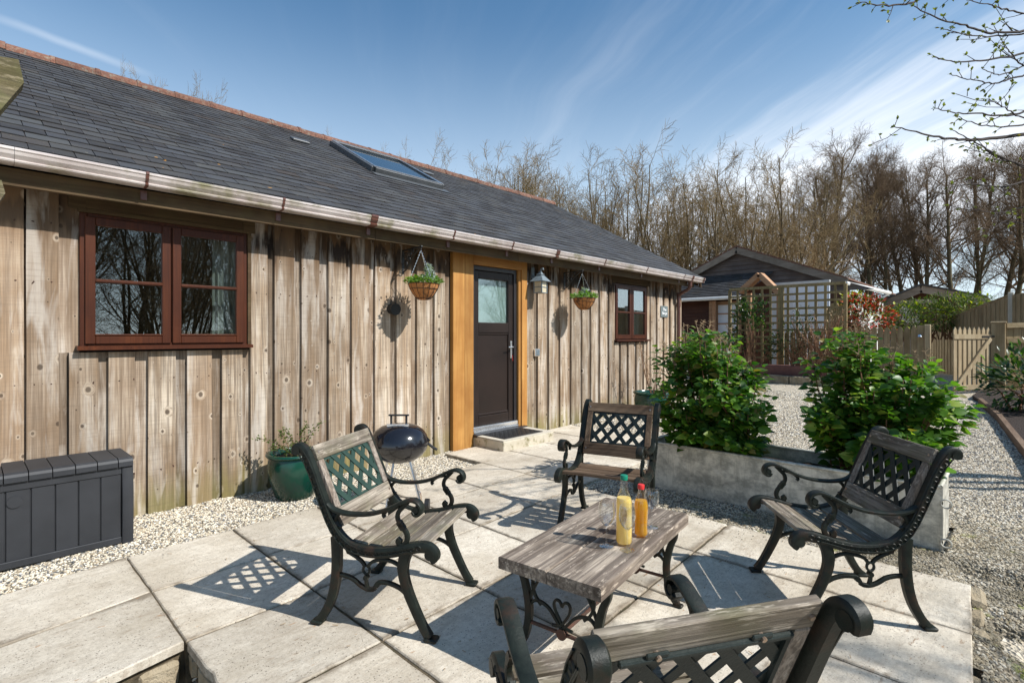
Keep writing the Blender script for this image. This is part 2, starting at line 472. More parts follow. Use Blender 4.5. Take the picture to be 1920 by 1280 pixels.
W_SLATZ = mat_wood('weathered_stile', [(0.055, 0.043, 0.035), (0.24, 0.19, 0.15), (0.46, 0.40, 0.34), (0.15, 0.11, 0.075)], 2, grain=1.5, contrast=2.2, bstr=1.0, patch=0.7)
W_DKX = mat_wood('brown_slat', [(0.035, 0.022, 0.014), (0.13, 0.082, 0.05), (0.27, 0.19, 0.125), (0.075, 0.045, 0.026)], 0, grain=1.5, contrast=1.3, bstr=0.9)
W_DKZ = mat_wood('brown_stile', [(0.035, 0.022, 0.014), (0.13, 0.082, 0.05), (0.27, 0.19, 0.125), (0.075, 0.045, 0.026)], 2, grain=1.5, contrast=1.3, bstr=0.9)
W_TABLE = mat_wood('weathered_table_top', [(0.05, 0.038, 0.032), (0.19, 0.15, 0.12), (0.46, 0.385, 0.305), (0.095, 0.068, 0.048)], 0, grain=0.9, contrast=2.2, bstr=1.0, patch=1.25)
W_FENCE = mat_wood('fence_timber', [(0.14, 0.095, 0.05), (0.34, 0.255, 0.145), (0.46, 0.36, 0.215), (0.25, 0.175, 0.09)], 2, green=0.2)
W_FENCEX = mat_wood('fence_rail_timber', [(0.14, 0.095, 0.05), (0.34, 0.255, 0.145), (0.46, 0.36, 0.215), (0.25, 0.175, 0.09)], 1, green=0.2)
W_GATE = mat_wood('gate_timber', [(0.26, 0.19, 0.11), (0.46, 0.36, 0.22), (0.58, 0.475, 0.31), (0.35, 0.25, 0.14)], 2)
W_TREL = mat_wood('trellis_timber', [(0.13, 0.09, 0.04), (0.31, 0.23, 0.115), (0.44, 0.345, 0.185), (0.23, 0.17, 0.075)], 2, green=0.25)
W_LODGE = mat_wood('stained_lodge_boards', [(0.035, 0.013, 0.007), (0.10, 0.036, 0.018), (0.13, 0.05, 0.024), (0.075, 0.026, 0.014)], 1, rough=0.55)
W_LODGEG = mat_wood('grey_gable_boards', [(0.06, 0.048, 0.044), (0.19, 0.148, 0.13), (0.26, 0.21, 0.185), (0.12, 0.095, 0.088)], 1)
W_BARGE = mat_wood('bargeboard_timber', [(0.12, 0.095, 0.075), (0.29, 0.235, 0.185), (0.38, 0.32, 0.26), (0.21, 0.165, 0.12)], 1)
W_ORANGE = mat_wood('porch_timber', [(0.2, 0.10, 0.05), (0.40, 0.23, 0.13), (0.50, 0.32, 0.2), (0.33, 0.17, 0.09)], 1)
W_EDGE = mat_wood('edging_timber', [(0.09, 0.055, 0.035), (0.2, 0.13, 0.085), (0.28, 0.2, 0.14), (0.15, 0.095, 0.06)], 0)
W_MOSSY = mat_wood('mossy_bargeboard', [(0.03, 0.025, 0.012), (0.12, 0.095, 0.05), (0.24, 0.20, 0.13), (0.07, 0.065, 0.02)], 0, green=0.6, patch=1.0, contrast=2.0)
W_RED = mat_wood('red_window_stain', [(0.028, 0.007, 0.003), (0.070, 0.018, 0.006), (0.10, 0.027, 0.008), (0.046, 0.012, 0.005)], 2, rough=0.42, bstr=0.15, spec=0.3)
M_DOOR = mat_noise('dark_brown_door', (0.016, 0.010, 0.008), (0.023, 0.014, 0.011), 3, 0.4, 0.05, tone=0, spec=0.35)
M_DOORG = mat_noise('dark_door_frame', (0.02, 0.017, 0.018), (0.028, 0.024, 0.025), 3, 0.35, 0.05, tone=0)
M_ALU = mat_noise('aluminium', (0.75, 0.75, 0.75), (0.85, 0.85, 0.85), 5, 0.25, 0.05, metal=0.9)
M_CHROME = mat_noise('chromed_steel', (0.7, 0.7, 0.72), (0.8, 0.8, 0.8), 5, 0.18, 0.02, metal=1.0)
M_IRON = mat_noise('green_cast_iron', (0.005, 0.007, 0.005), (0.014, 0.019, 0.014), 22, 0.48, 0.45, 140, metal=0.0, cc=(0.03, 0.017, 0.010), spec=0.3, cscale=9, bdist=0.002)
M_LATT = mat_noise('green_lattice_iron', (0.016, 0.038, 0.030), (0.026, 0.055, 0.044), 14, 0.5, 0.3, 120, spec=0.35)
M_LATTD = mat_noise('dark_lattice_iron', (0.009, 0.014, 0.013), (0.016, 0.024, 0.022), 14, 0.5, 0.3, 120, spec=0.3)
M_BOLT = mat_noise('bolt_steel', (0.35, 0.25, 0.18), (0.5, 0.42, 0.36), 60, 0.4, 0.1, metal=0.9)
M_RUST = mat_noise('rusty_rod', (0.09, 0.035, 0.02), (0.045, 0.028, 0.02), 30, 0.75, 0.4)
M_BLACK = mat_noise('black_wrought_iron', (0.01, 0.01, 0.011), (0.018, 0.018, 0.018), 20, 0.5, 0.2)
M_ENAM = mat_noise('black_enamel', (0.008, 0.008, 0.010), (0.012, 0.011, 0.014), 3, 0.13, 0.0, spec=0.8, tone=0)
M_PLAST = mat_noise('charcoal_plastic', (0.017, 0.0185, 0.022), (0.026, 0.028, 0.033), 5, 0.6, 0.25, 160, tone=0, bdist=0.001)
M_GREENP = mat_noise('green_glazed_pot', (0.002, 0.034, 0.022), (0.003, 0.050, 0.031), 4, 0.22, 0.05, 20, spec=0.6, cc=(0.01, 0.035, 0.028), cscale=5)
M_COIR = mat_noise('coir_liner', (0.36, 0.14, 0.04), (0.52, 0.23, 0.075), 18, 0.95, 0.8, 90, cc=(0.04, 0.02, 0.012), cscale=9)
M_SOIL = mat_noise('dark_bark_mulch', (0.02, 0.012, 0.008), (0.05, 0.03, 0.02), 40, 0.95, 0.9, 70, bdist=0.02)
M_RIDGE = mat_noise('terracotta_ridge', (0.10, 0.042, 0.028), (0.21, 0.095, 0.06), 26, 0.9, 0.7, 60, cc=(0.20, 0.17, 0.13), cscale=18, tone=0.2, bdist=0.01)
M_BRICKP = mat_noise('brown_planter', (0.13, 0.055, 0.045), (0.17, 0.075, 0.06), 8, 0.8, 0.3, 40)
M_BLOCK = mat_noise('rough_concrete_block', (0.24, 0.19, 0.12), (0.36, 0.3, 0.21), 12, 0.95, 0.9, 40, bdist=0.02)
M_WHITE = mat_noise('white_paint', (0.62, 0.62, 0.60), (0.72, 0.72, 0.70), 5, 0.5, 0.05)
M_PANEL = mat_noise('pale_blue_white_wall', (0.66, 0.70, 0.76), (0.72, 0.76, 0.82), 2, 0.6, 0.05)
M_SIGN = mat_noise('grey_sign', (0.12, 0.15, 0.15), (0.15, 0.18, 0.18), 12, 0.6, 0.1)
M_LETTER = mat_noise('sign_lettering', (0.8, 0.8, 0.8), (0.85, 0.85, 0.85), 5, 0.5, 0.0)
M_LEAD = mat_noise('verdigris_lamp', (0.10, 0.13, 0.15), (0.17, 0.21, 0.24), 20, 0.55, 0.2, 80)
M_LGLASS = mat_noise('cream_lamp_glass', (0.42, 0.36, 0.24), (0.55, 0.48, 0.34), 12, 0.25, 0.05)
M_MAT = mat_noise('black_rubber_mat', (0.018, 0.018, 0.02), (0.035, 0.035, 0.037), 30, 0.5, 0.5, 60)
M_CURT = mat_noise('curtain_fabric', (0.42, 0.43, 0.38), (0.52, 0.53, 0.48), 3, 0.9, 0.1)
M_DARK = mat_noise('dark_interior', (0.035, 0.033, 0.03), (0.05, 0.046, 0.042), 2, 0.9, 0.0)
M_FROST = mat_noise('frosted_film', (0.66, 0.76, 0.71), (0.68, 0.78, 0.73), 2, 0.12, 0.0, spec=0.5, tone=0)
M_GLASS = mat_glass('window_glass', (0.75, 0.8, 0.8), 2.6, 1.6)
M_GLASS2 = mat_glass('lodge_glass', (0.6, 0.66, 0.66), 3.0, 1.6)
M_WINE = mat_glass('clear_glass', (0.965, 0.975, 0.98), 1.25, 1.56)
M_SKYL = mat_noise('grey_skylight_frame', (0.06, 0.065, 0.07), (0.09, 0.095, 0.10), 8, 0.45, 0.1)
M_SKYG = mat_noise('skylight_glass', (0.02, 0.035, 0.05), (0.02, 0.035, 0.05), 1, 0.03, 0.0, spec=1.0, tone=0)
M_SKYG.node_tree.nodes['Principled BSDF'].inputs['IOR'].default_value = 2.2
M_BARK = mat_noise('grey_brown_bark', (0.075, 0.055, 0.028), (0.155, 0.115, 0.06), 3, 0.95, 0.5, 25, cc=(0.07, 0.07, 0.025), cscale=2)
M_TWIG = mat_noise('brown_twigs', (0.105, 0.065, 0.034), (0.18, 0.118, 0.066), 1.5, 0.9, 0.0)
M_TWIGY = mat_noise('straw_coloured_twigs', (0.15, 0.10, 0.042), (0.25, 0.175, 0.08), 1.2, 0.9, 0.0)
M_BRANCH = mat_noise('dark_branch_bark', (0.03, 0.022, 0.02), (0.06, 0.045, 0.04), 30, 0.85, 0.4, 80)
M_STEM = mat_noise('reddish_stems', (0.14, 0.06, 0.03), (0.24, 0.13, 0.07), 10, 0.85, 0.2)
M_DRY = mat_noise('dry_flower_heads', (0.30, 0.20, 0.11), (0.42, 0.30, 0.18), 12, 0.9, 0.2)
L_HYD = mat_leaf('hydrangea_leaf', (0.032, 0.105, 0.014), (0.16, 0.31, 0.04), (0.34, 0.43, 0.08), 0.42, 0.42)
L_DARK = mat_leaf('dark_green_leaf', (0.014, 0.045, 0.012), (0.05, 0.10, 0.022), (0.10, 0.17, 0.04))
L_CONI = mat_leaf('conifer_green', (0.035, 0.07, 0.012), (0.10, 0.15, 0.025), (0.2, 0.23, 0.04), 0.6)
L_YEL = mat_leaf('yellow_green_leaf', (0.25, 0.30, 0.02), (0.42, 0.42, 0.03), (0.5, 0.45, 0.03), 0.5)
L_RED = mat_leaf('red_new_leaf', (0.55, 0.03, 0.025), (0.75, 0.10, 0.07), (0.75, 0.3, 0.2), 0.5, 0.2)
L_CREAM = mat_leaf('cream_blossom', (0.65, 0.55, 0.38), (0.72, 0.62, 0.45), None, 0.7, 0.2)
L_BUD = mat_leaf('bud_green', (0.13, 0.16, 0.035), (0.26, 0.28, 0.06), (0.2, 0.15, 0.05), 0.5)
L_SPR = mat_leaf('spring_leaf', (0.06, 0.10, 0.02), (0.14, 0.19, 0.04), (0.25, 0.27, 0.07), 0.5)
L_BRIGHT = mat_leaf('bright_green_leaf', (0.08, 0.19, 0.025), (0.20, 0.34, 0.07), None, 0.45)
L_SILVER = mat_leaf('silver_leaf', (0.42, 0.50, 0.46), (0.56, 0.62, 0.58), None, 0.7, 0.15)
L_PURP = mat_leaf('purple_petal', (0.10, 0.04, 0.25), (0.2, 0.1, 0.4), None, 0.6)
L_WHT = mat_leaf('white_petal', (0.75, 0.74, 0.66), (0.8, 0.78, 0.7), None, 0.6, 0.2)


def mat_slate():
    m, n, b = new_mat('roof_slate')
    geo = n.n('ShaderNodeNewGeometry'); pos = geo.outputs['Position']
    oi = n.n('ShaderNodeObjectInfo'); at = n.n('ShaderNodeAttribute'); at.attribute_name = 'rnd'
    r = n.m('FRACT', n.m('ADD', oi.outputs['Random'], at.outputs['Fac']))
    col = n.ramp(r, [(0.0, (0.030, 0.028, 0.028)), (0.25, (0.044, 0.044, 0.047)), (0.5, (0.056, 0.058, 0.064)), (0.72, (0.036, 0.033, 0.033)), (0.9, (0.062, 0.064, 0.066)), (1.0, (0.048, 0.039, 0.034))])
    nz = n.noise(pos, 3.0, 5, 0.65)
    col = n.mix(n.mr(nz, 0.45, 0.7, 0, 0.4), col, c3(0.085, 0.080, 0.070))
    li = n.noise(pos, 26.0, 3, 0.6)
    col = n.mix(n.mr(li, 0.70, 0.74, 0, 0.7), col, c3(0.22, 0.20, 0.15))
    oc = n.noise(pos, 7.0, 2, 0.5)
    col = n.mix(n.mr(oc, 0.775, 0.79, 0, 0.8), col, c3(0.45, 0.22, 0.03))
    rough = n.m('ADD', 0.55, n.m('MULTIPLY', n.noise(pos, 30, 3), 0.25))
    finish(n, b, col, rough, n.noise(pos, 35, 4, 0.6), 0.35, 0.01, spec=0.3)
    return m
M_SLATE = mat_slate()


def mat_slab():
    m, n, b = new_mat('buff_paving')
    v, r = coords(n)
    pos = n.n('ShaderNodeNewGeometry').outputs['Position']
    a = n.noise(pos, 2.1, 5, 0.6)
    col = n.mix(n.mr(a, 0.36, 0.64), c3(0.60, 0.53, 0.42), c3(0.82, 0.75, 0.63))
    # grey algae film, brown scuffs, black specks
    g = n.noise(pos, 1.3, 4, 0.65, 0.4)
    col = n.mix(n.mr(g, 0.50, 0.70, 0, 0.5), col, c3(0.36, 0.305, 0.235))
    md = n.noise(pos, 11.0, 5, 0.7, 0.3)
    col = n.mix(n.mr(md, 0.50, 0.66, 0, 0.3), col, c3(0.40, 0.35, 0.28))
    pit = n.noise(pos, 75.0, 4, 0.85)
    col = n.mix(n.mr(pit, 0.56, 0.66, 0, 0.6), col, c3(0.22, 0.175, 0.13))
    gr2 = n.noise(pos, 34.0, 6, 0.8, 0.2)
    col = n.mix(n.mr(gr2, 0.46, 0.62, 0, 0.34), col, c3(0.33, 0.275, 0.205))
    rp_ = n.noise(n.scale(v, 4, 17, 4), 1.0, 5, 0.75, 0.6)
    col = n.mix(n.mr(rp_, 0.52, 0.66, 0, 0.34), col, c3(0.36, 0.29, 0.21))
    # dirt gathers along the edges of each slab
    ob = n.n('ShaderNodeTexCoord').outputs['Object']; so = n.n('ShaderNodeSeparateXYZ'); n.l(ob, so.inputs[0])
    ed = n.m('MAXIMUM', n.m('ABSOLUTE', so.outputs[0]), n.m('ABSOLUTE', n.m('MULTIPLY', so.outputs[1], 0.955)))
    edn = n.m('ADD', ed, n.m('MULTIPLY', n.m('SUBTRACT', n.noise(pos, 14, 4, 0.7), 0.5), 0.10))
    col = n.mix(n.mr(edn, 0.285, 0.335, 0, 0.75, True), col, c3(0.17, 0.13, 0.085))
    s = n.noise(n.scale(v, 9, 34, 9), 1.0, 4, 0.7)
    s2 = n.noise(pos, 1.7, 2)
    sc = n.m('MULTIPLY', n.mr(s, 0.60, 0.70), n.mr(s2, 0.46, 0.6))
    col = n.mix(n.m('MULTIPLY', sc, 0.8), col, c3(0.27, 0.165, 0.09))
    o = n.noise(n.scale(v, 14, 30, 9), 1.0, 3, 0.6)
    col = n.mix(n.m('MULTIPLY', n.mr(o, 0.69, 0.74), 0.6), col, c3(0.42, 0.19, 0.055))
    sp_ = n.vor(pos, 62)
    spn = n.noise(pos, 9, 2)
    col = n.mix(n.m('MULTIPLY', n.mr(sp_, 0.12, 0.24, 0.85, 0), n.mr(spn, 0.44, 0.54)), col, c3(0.1, 0.08, 0.065))
    fg = n.noise(pos, 240, 3, 0.8)
    col = n.mix(n.mr(fg, 0.3, 0.7, 0.3, 0.0), col, c3(0.16, 0.13, 0.11))
    hs = n.n('ShaderNodeHueSaturation'); n.l(col, hs.inputs['Color']); n.l(n.mr(r, 0, 1, 0.84, 1.06), hs.inputs['Value'])
    h = n.m('ADD', n.m('MULTIPLY', n.noise(n.scale(v, 6, 22, 6), 1.0, 5, 0.7), 0.8), n.m('MULTIPLY', n.noise(pos, 180, 4, 0.8), 0.35))
    finish(n, b, hs.outputs[0], 0.85, h, 0.9, 0.007, spec=0.25)
    return m
M_SLAB = mat_slab()
M_SLABEDGE = mat_noise('damp_concrete', (0.13, 0.10, 0.07), (0.22, 0.19, 0.14), 7, 0.95, 0.6, 40, cc=(0.05, 0.04, 0.03), cscale=5)
M_JOINT = mat_noise('mossy_mortar', (0.05, 0.038, 0.022), (0.13, 0.10, 0.06), 14, 0.95, 0.8, 90, cc=(0.05, 0.05, 0.02), cscale=10, bdist=0.01)
M_STEP = mat_noise('pale_concrete_step', (0.40, 0.35, 0.26), (0.52, 0.47, 0.38), 6, 0.9, 0.5, 60, cc=(0.16, 0.14, 0.06), cscale=9)
M_STEPTOP = mat_noise('pale_step_top', (0.50, 0.46, 0.38), (0.60, 0.55, 0.46), 6, 0.9, 0.4, 80)


def mat_gravel(name, far=False):
    m, n, b = new_mat(name)
    pos = n.n('ShaderNodeNewGeometry').outputs['Position']
    vc = n.vor(pos, 55, 'Color'); vd = n.vor(pos, 55)
    sp_ = n.n('ShaderNodeSeparateColor'); n.l(vc, sp_.inputs[0])
    col = n.ramp(sp_.outputs[0], [(0, (0.20, 0.19, 0.18)), (0.3, (0.38, 0.34, 0.28)), (0.65, (0.50, 0.45, 0.37)), (1, (0.58, 0.55, 0.5))])
    if not far: col = n.mix(1.0, col, c3(0.46, 0.43, 0.37), 'MULTIPLY')
    else: col = n.mix(n.mr(n.noise(pos, 1.2, 3), 0.4, 0.7, 0, 0.35), n.mix(1.0, col, c3(1.15, 1.1, 1.0), 'MULTIPLY'), c3(0.5, 0.45, 0.36))
    finish(n, b, col, 0.9, vd, 1.0, 0.02)
    return m
M_GRAVB = mat_gravel('gravel_bed'); M_GRAVF = mat_gravel('far_gravel', True)


def mat_stone():
    m, n, b = new_mat('gravel_stones')
    oi = n.n('ShaderNodeObjectInfo'); r = oi.outputs['Random']
    loc = oi.outputs['Location']
    col = n.ramp(r, [(0.0, (0.10, 0.11, 0.12)), (0.16, (0.20, 0.20, 0.20)), (0.26, (0.33, 0.25, 0.16)), (0.42, (0.50, 0.43, 0.32)), (0.66, (0.66, 0.585, 0.455)), (0.85, (0.75, 0.68, 0.56)), (1.0, (0.80, 0.77, 0.69))])
    moss = n.noise(loc, 2.4, 3, 0.6)
    sx = n.n('ShaderNodeSeparateXYZ'); n.l(loc, sx.inputs[0])
    # the gravel round the patio's right side is dirtier and mossy in patches
    side = n.m('MULTIPLY', n.mr(sx.outputs[1], 2.8, 1.0), n.mr(sx.outputs[0], 5.6, 4.4))
    col = n.mix(n.m('MULTIPLY', side, n.mr(moss, 0.38, 0.6, 0.25, 0.85)), col, c3(0.15, 0.125, 0.075))
    sp_ = n.m('MULTIPLY', n.mr(n.noise(loc, 5, 2), 0.62, 0.68), side)
    col = n.mix(n.m('MULTIPLY', sp_, 0.7), col, c3(0.22, 0.24, 0.03))
    finish(n, b, col, 0.8, None, spec=0.35)
    return m
M_STONE = mat_stone()


def mat_galv():
    m, n, b = new_mat('galvanised_steel')
    v, r = coords(n, False)
    a = n.noise(n.scale(v, 2, 2, 3), 3.2, 6, 0.75, 0.0)
    col = n.mix(n.mr(a, 0.40, 0.60), c3(0.36, 0.35, 0.305), c3(0.74, 0.71, 0.62))
    st_ = n.noise(n.scale(v, 13, 13, 1.2), 1.0, 5, 0.75)
    col = n.mix(n.mr(st_, 0.52, 0.72, 0, 0.65), col, c3(0.23, 0.215, 0.175))
    wh = n.noise(n.scale(v, 3, 3, 5), 1.7, 5, 0.75)
    col = n.mix(n.mr(wh, 0.57, 0.68, 0, 0.6), col, c3(0.74, 0.73, 0.68))
    finish(n, b, col, 0.55, n.noise(v, 9, 3), 0.15, 0.01, metal=0.3)
    return m
M_GALV = mat_galv()


def mat_liquid(name, c, tr=0.6):
    m, n, b = new_mat(name)
    b.inputs['Base Color'].default_value = (*c, 1); b.inputs['Roughness'].default_value = 0.08
    t = n.n('ShaderNodeBsdfTranslucent'); t.inputs['Color'].default_value = (*c, 1)
    tt = n.n('ShaderNodeBsdfTransparent'); tt.inputs['Color'].default_value = (*c, 1)
    m1 = n.n('ShaderNodeMixShader'); m1.inputs[0].default_value = 0.5
    n.l(t.outputs[0], m1.inputs[1]); n.l(tt.outputs[0], m1.inputs[2])
    m2 = n.n('ShaderNodeMixShader'); m2.inputs[0].default_value = tr
    n.l(b.outputs[0], m2.inputs[1]); n.l(m1.outputs[0], m2.inputs[2])
    n.l(m2.outputs[0], m.node_tree.nodes['Material Output'].inputs[0])
    return m
M_LEMON = mat_liquid('cloudy_lemonade', (1.0, 0.78, 0.24), 0.35)
M_AMBER = mat_liquid('amber_cider', (0.90, 0.56, 0.05), 0.65)
M_GCAP = mat_noise('green_cap', (0.0, 0.22, 0.13), (0.0, 0.25, 0.15), 5, 0.4, 0.0)
M_RCAP = mat_noise('red_cap', (0.55, 0.02, 0.02), (0.6, 0.03, 0.03), 5, 0.4, 0.0)
M_UPVC = mat_noise('faded_brown_gutter', (0.42, 0.355, 0.33), (0.60, 0.54, 0.51), 3, 0.30, 0.15, 30, cc=(0.22, 0.20, 0.11), cscale=2.1, spec=0.7, tone=0)
M_UPVCB = mat_noise('brown_gutter_union', (0.09, 0.035, 0.025), (0.13, 0.055, 0.04), 6, 0.35, 0.1, spec=0.6)

#@@STRUCTURE
# ------------------------------------------------------------------ ground
def ground_grid():
    xs = [-400, -120, -40, -12, -6, -4] + [round(-3 + .3 * i, 3) for i in range(31)] + [6.6, 8, 10, 12, 14, 15, 16, 17, 20, 26, 40, 60, 120, 400, 900]
    ys = [-900, -300, -80, -25, -10, -6, -4] + [round(-3 + .3 * i, 3) for i in range(31)] + [7, 9, 13, 25, 60, 200, 900]
    vs = []; fs = []
    for y in ys:
        for x in xs:
            z = gz(x)
            if x < 3.6:                                  # the garden drops away in front of the terrace
                t = min(1, max(0, (0.80 - x) / 0.1)) * min(1, max(0, (2.9 - y) / 0.1))
                t2 = min(1, max(0, (0.12 - y) / 0.25))
                z -= max(0.24 * t, 0.13 * t2)
            if -1.4 < x < 13.1 and -2.7 < y < 5.1: z -= 0.028
            if 3.3 < x < 4.6 and y < 0.6: z -= 0.05
            vs.append((x, y, z))
    n = len(xs)
    for j in range(len(ys) - 1):
        for i in range(n - 1): fs.append((j * n + i, j * n + i + 1, (j + 1) * n + i + 1, (j + 1) * n + i))
    return MB().add(vs, fs)
g = ground_grid().build('ground', M_GRAVF); tag(g, kind='structure')

def ground_z(x, y):
    z = gz(x)
    if x < 3.6:
        t = min(1, max(0, (0.80 - x) / 0.1)) * min(1, max(0, (2.9 - y) / 0.1)); t2 = min(1, max(0, (0.12 - y) / 0.25))
        z -= max(0.24 * t, 0.13 * t2)
    if 3.4 < x < 4.3 and y < 0.3: z -= 0.05
    return z


def gravel(name, x0, x1, y0, y1, dens, smin, smax, seed, holes=(), step=0.1, cond=None):
    nx = max(1, int((x1 - x0) / step)); ny = max(1, int((y1 - y0) / step)); mb = MB(); vid = {}
    vs = []; fs = []
    def V(i, j):
        if (i, j) not in vid:
            x = x0 + (x1 - x0) * i / nx; y = y0 + (y1 - y0) * j / ny
            vid[(i, j)] = len(vs)
            vs.append((x, y, ground_z(x, y) + 0.004 + 0.010 * mnoise.noise(Vector((x * 3, y * 3, seed)))))
        return vid[(i, j)]
    for i in range(nx):
        for j in range(ny):
            cx = x0 + (x1 - x0) * (i + .5) / nx; cy = y0 + (y1 - y0) * (j + .5) / ny
            if cond and not cond(cx, cy): continue
            if any(a < cx < b_ and c_ < cy < d_ for a, b_, c_, d_ in holes): continue
            fs.append((V(i, j), V(i + 1, j), V(i + 1, j + 1), V(i, j + 1)))
    o = mb.add(vs, fs).build(name, [M_GRAVB, M_STONE])
    ng = bpy.data.node_groups.new(name, 'GeometryNodeTree')
    ng.interface.new_socket('Geometry', in_out='INPUT', socket_type='NodeSocketGeometry')
    ng.interface.new_socket('Geometry', in_out='OUTPUT', socket_type='NodeSocketGeometry')
    A = lambda t, **k: (lambda nd: ([setattr(nd, a, b_) for a, b_ in k.items()], nd)[1])(ng.nodes.new(t))
    gi = A('NodeGroupInput'); go = A('NodeGroupOutput')
    di = A('GeometryNodeDistributePointsOnFaces'); di.inputs['Density'].default_value = dens; di.inputs['Seed'].default_value = seed
    ico = A('GeometryNodeMeshIcoSphere'); ico.inputs['Radius'].default_value = 1.0; ico.inputs['Subdivisions'].default_value = 2
    sp_ = A('GeometryNodeSetPosition'); nz = A('ShaderNodeTexNoise'); nz.inputs['Scale'].default_value = 1.1; nz.inputs['Detail'].default_value = 1
    vm = A('ShaderNodeVectorMath', operation='SUBTRACT'); vm.inputs[1].default_value = (0.5, 0.5, 0.5)
    vs_ = A('ShaderNodeVectorMath', operation='SCALE'); vs_.inputs['Scale'].default_value = 1.3
    ng.links.new(nz.outputs['Color'], vm.inputs[0]); ng.links.new(vm.outputs[0], vs_.inputs[0]); ng.links.new(vs_.outputs[0], sp_.inputs['Offset'])
    ng.links.new(ico.outputs['Mesh'], sp_.inputs['Geometry'])
    sm = A('GeometryNodeSetMaterial'); sm.inputs['Material'].default_value = M_STONE
    ng.links.new(sp_.outputs[0], sm.inputs['Geometry'])
    inst = A('GeometryNodeInstanceOnPoints')
    rv = A('FunctionNodeRandomValue', data_type='FLOAT_VECTOR'); rv.inputs[0].default_value = (0, 0, 0); rv.inputs[1].default_value = (0.5, 0.5, 6.28)
    rs = A('FunctionNodeRandomValue', data_type='FLOAT_VECTOR'); rs.inputs[0].default_value = (smin, smin * .8, smin * .6); rs.inputs[1].default_value = (smax * 1.15, smax, smax * .75)
    ng.links.new(gi.outputs[0], di.inputs['Mesh']); ng.links.new(di.outputs['Points'], inst.inputs['Points'])
    ng.links.new(sm.outputs[0], inst.inputs['Instance']); ng.links.new(rv.outputs[0], inst.inputs['Rotation']); ng.links.new(rs.outputs[0], inst.inputs['Scale'])
    jn = A('GeometryNodeJoinGeometry'); ng.links.new(gi.outputs[0], jn.inputs[0]); ng.links.new(inst.outputs[0], jn.inputs[0])
    ng.links.new(jn.outputs[0], go.inputs[0])
    md = o.modifiers.new('stones', 'NODES'); md.node_group = ng
    tag(o, kind='stuff'); return o

# patio grid: x joints and slightly skewed y joints
XJ = [-1.19, -0.56, 0.06, 0.687, 1.315, 1.965, 2.61, 3.26, 3.905, 4.55, 5.2, 5.85, 6.5]
YJ = [0.0, 0.66, 1.36, 2.06, 2.735, 3.40, 4.05, 4.70]
def yj(k, x): return YJ[k] + (x - 0.69) * (0.055 if x > 0.69 else 0.20)
def has_slab(i, k):
    x = (XJ[i] + XJ[i + 1]) / 2
    if x < 0.69: return k in (4, 5)
    if x < 3.9: return k <= 5
    return k in (4, 5, 6) or False
gravel('gravel_along_wall', -1.3, 6.6, 3.6, 5.02, 7600, 0.0040, 0.0088, 3,
       cond=lambda x, y: (y > yj(6, x) - 0.02 if x < 3.9 else y > yj(7, x) - 0.05))
gravel('gravel_beside_patio', 3.85, 7.6, -2.6, 3.15, 6600, 0.0043, 0.0095, 5,
       cond=lambda x, y: not (4.47 < x < 5.03 and 0.37 < y < 2.5) and (y < yj(4, x) + 0.02) and not (x < 3.9 and y > 0.1))
gravel('gravel_court', 7.6, 13.0, -1.6, 3.4, 3200, 0.006, 0.012, 6, step=.2)
gravel('gravel_below_step', -1.2, 0.78, 1.4, 2.85, 2600, 0.005, 0.012, 7)
gravel('gravel_by_corner', 2.2, 3.95, -2.2, 0.2, 4200, 0.005, 0.012, 8, cond=lambda x, y: y < yj(0, x) + 0.02)
gravel('gravel_under_small_window', 6.5, 12.5, 3.0, 5.0, 2600, 0.006, 0.012, 9)

# loose mossy edge of the terrace foundation
pb = MB()
for i in range(len(XJ) - 1):
    for k in range(len(YJ) - 1):
        if not has_slab(i, k): continue
        a, b_ = XJ[i], XJ[i + 1]
        if b_ <= 0.7 and a < 0.6 and k == 3: continue
        top, bot = -0.009, -0.42
        q = [(a, yj(k, a)), (b_, yj(k, b_ - (0.001 if b_ < .7 else 0))), (b_, yj(k + 1, b_ - (0.001 if b_ < .7 else 0))), (a, yj(k + 1, a))]
        ins = 0.035
        q2 = [(x + (ins if (x == a and not has_slab(max(i - 1, 0), k)) else 0) - (ins if (x == b_ and (i + 1 >= len(XJ) - 1 or not has_slab(i + 1, k))) else 0),
               y + (ins if (j_ < 2 and (k == 0 or not has_slab(i, k - 1))) else 0) - (ins if (j_ >= 2 and (k + 1 >= len(YJ) - 1 or not has_slab(i, k + 1))) else 0)) for j_, (x, y) in enumerate(q)]
        pb.prism(q2, bot, top, axis=2)
patio = pb.build('patio', M_JOINT); tag(patio, kind='structure')
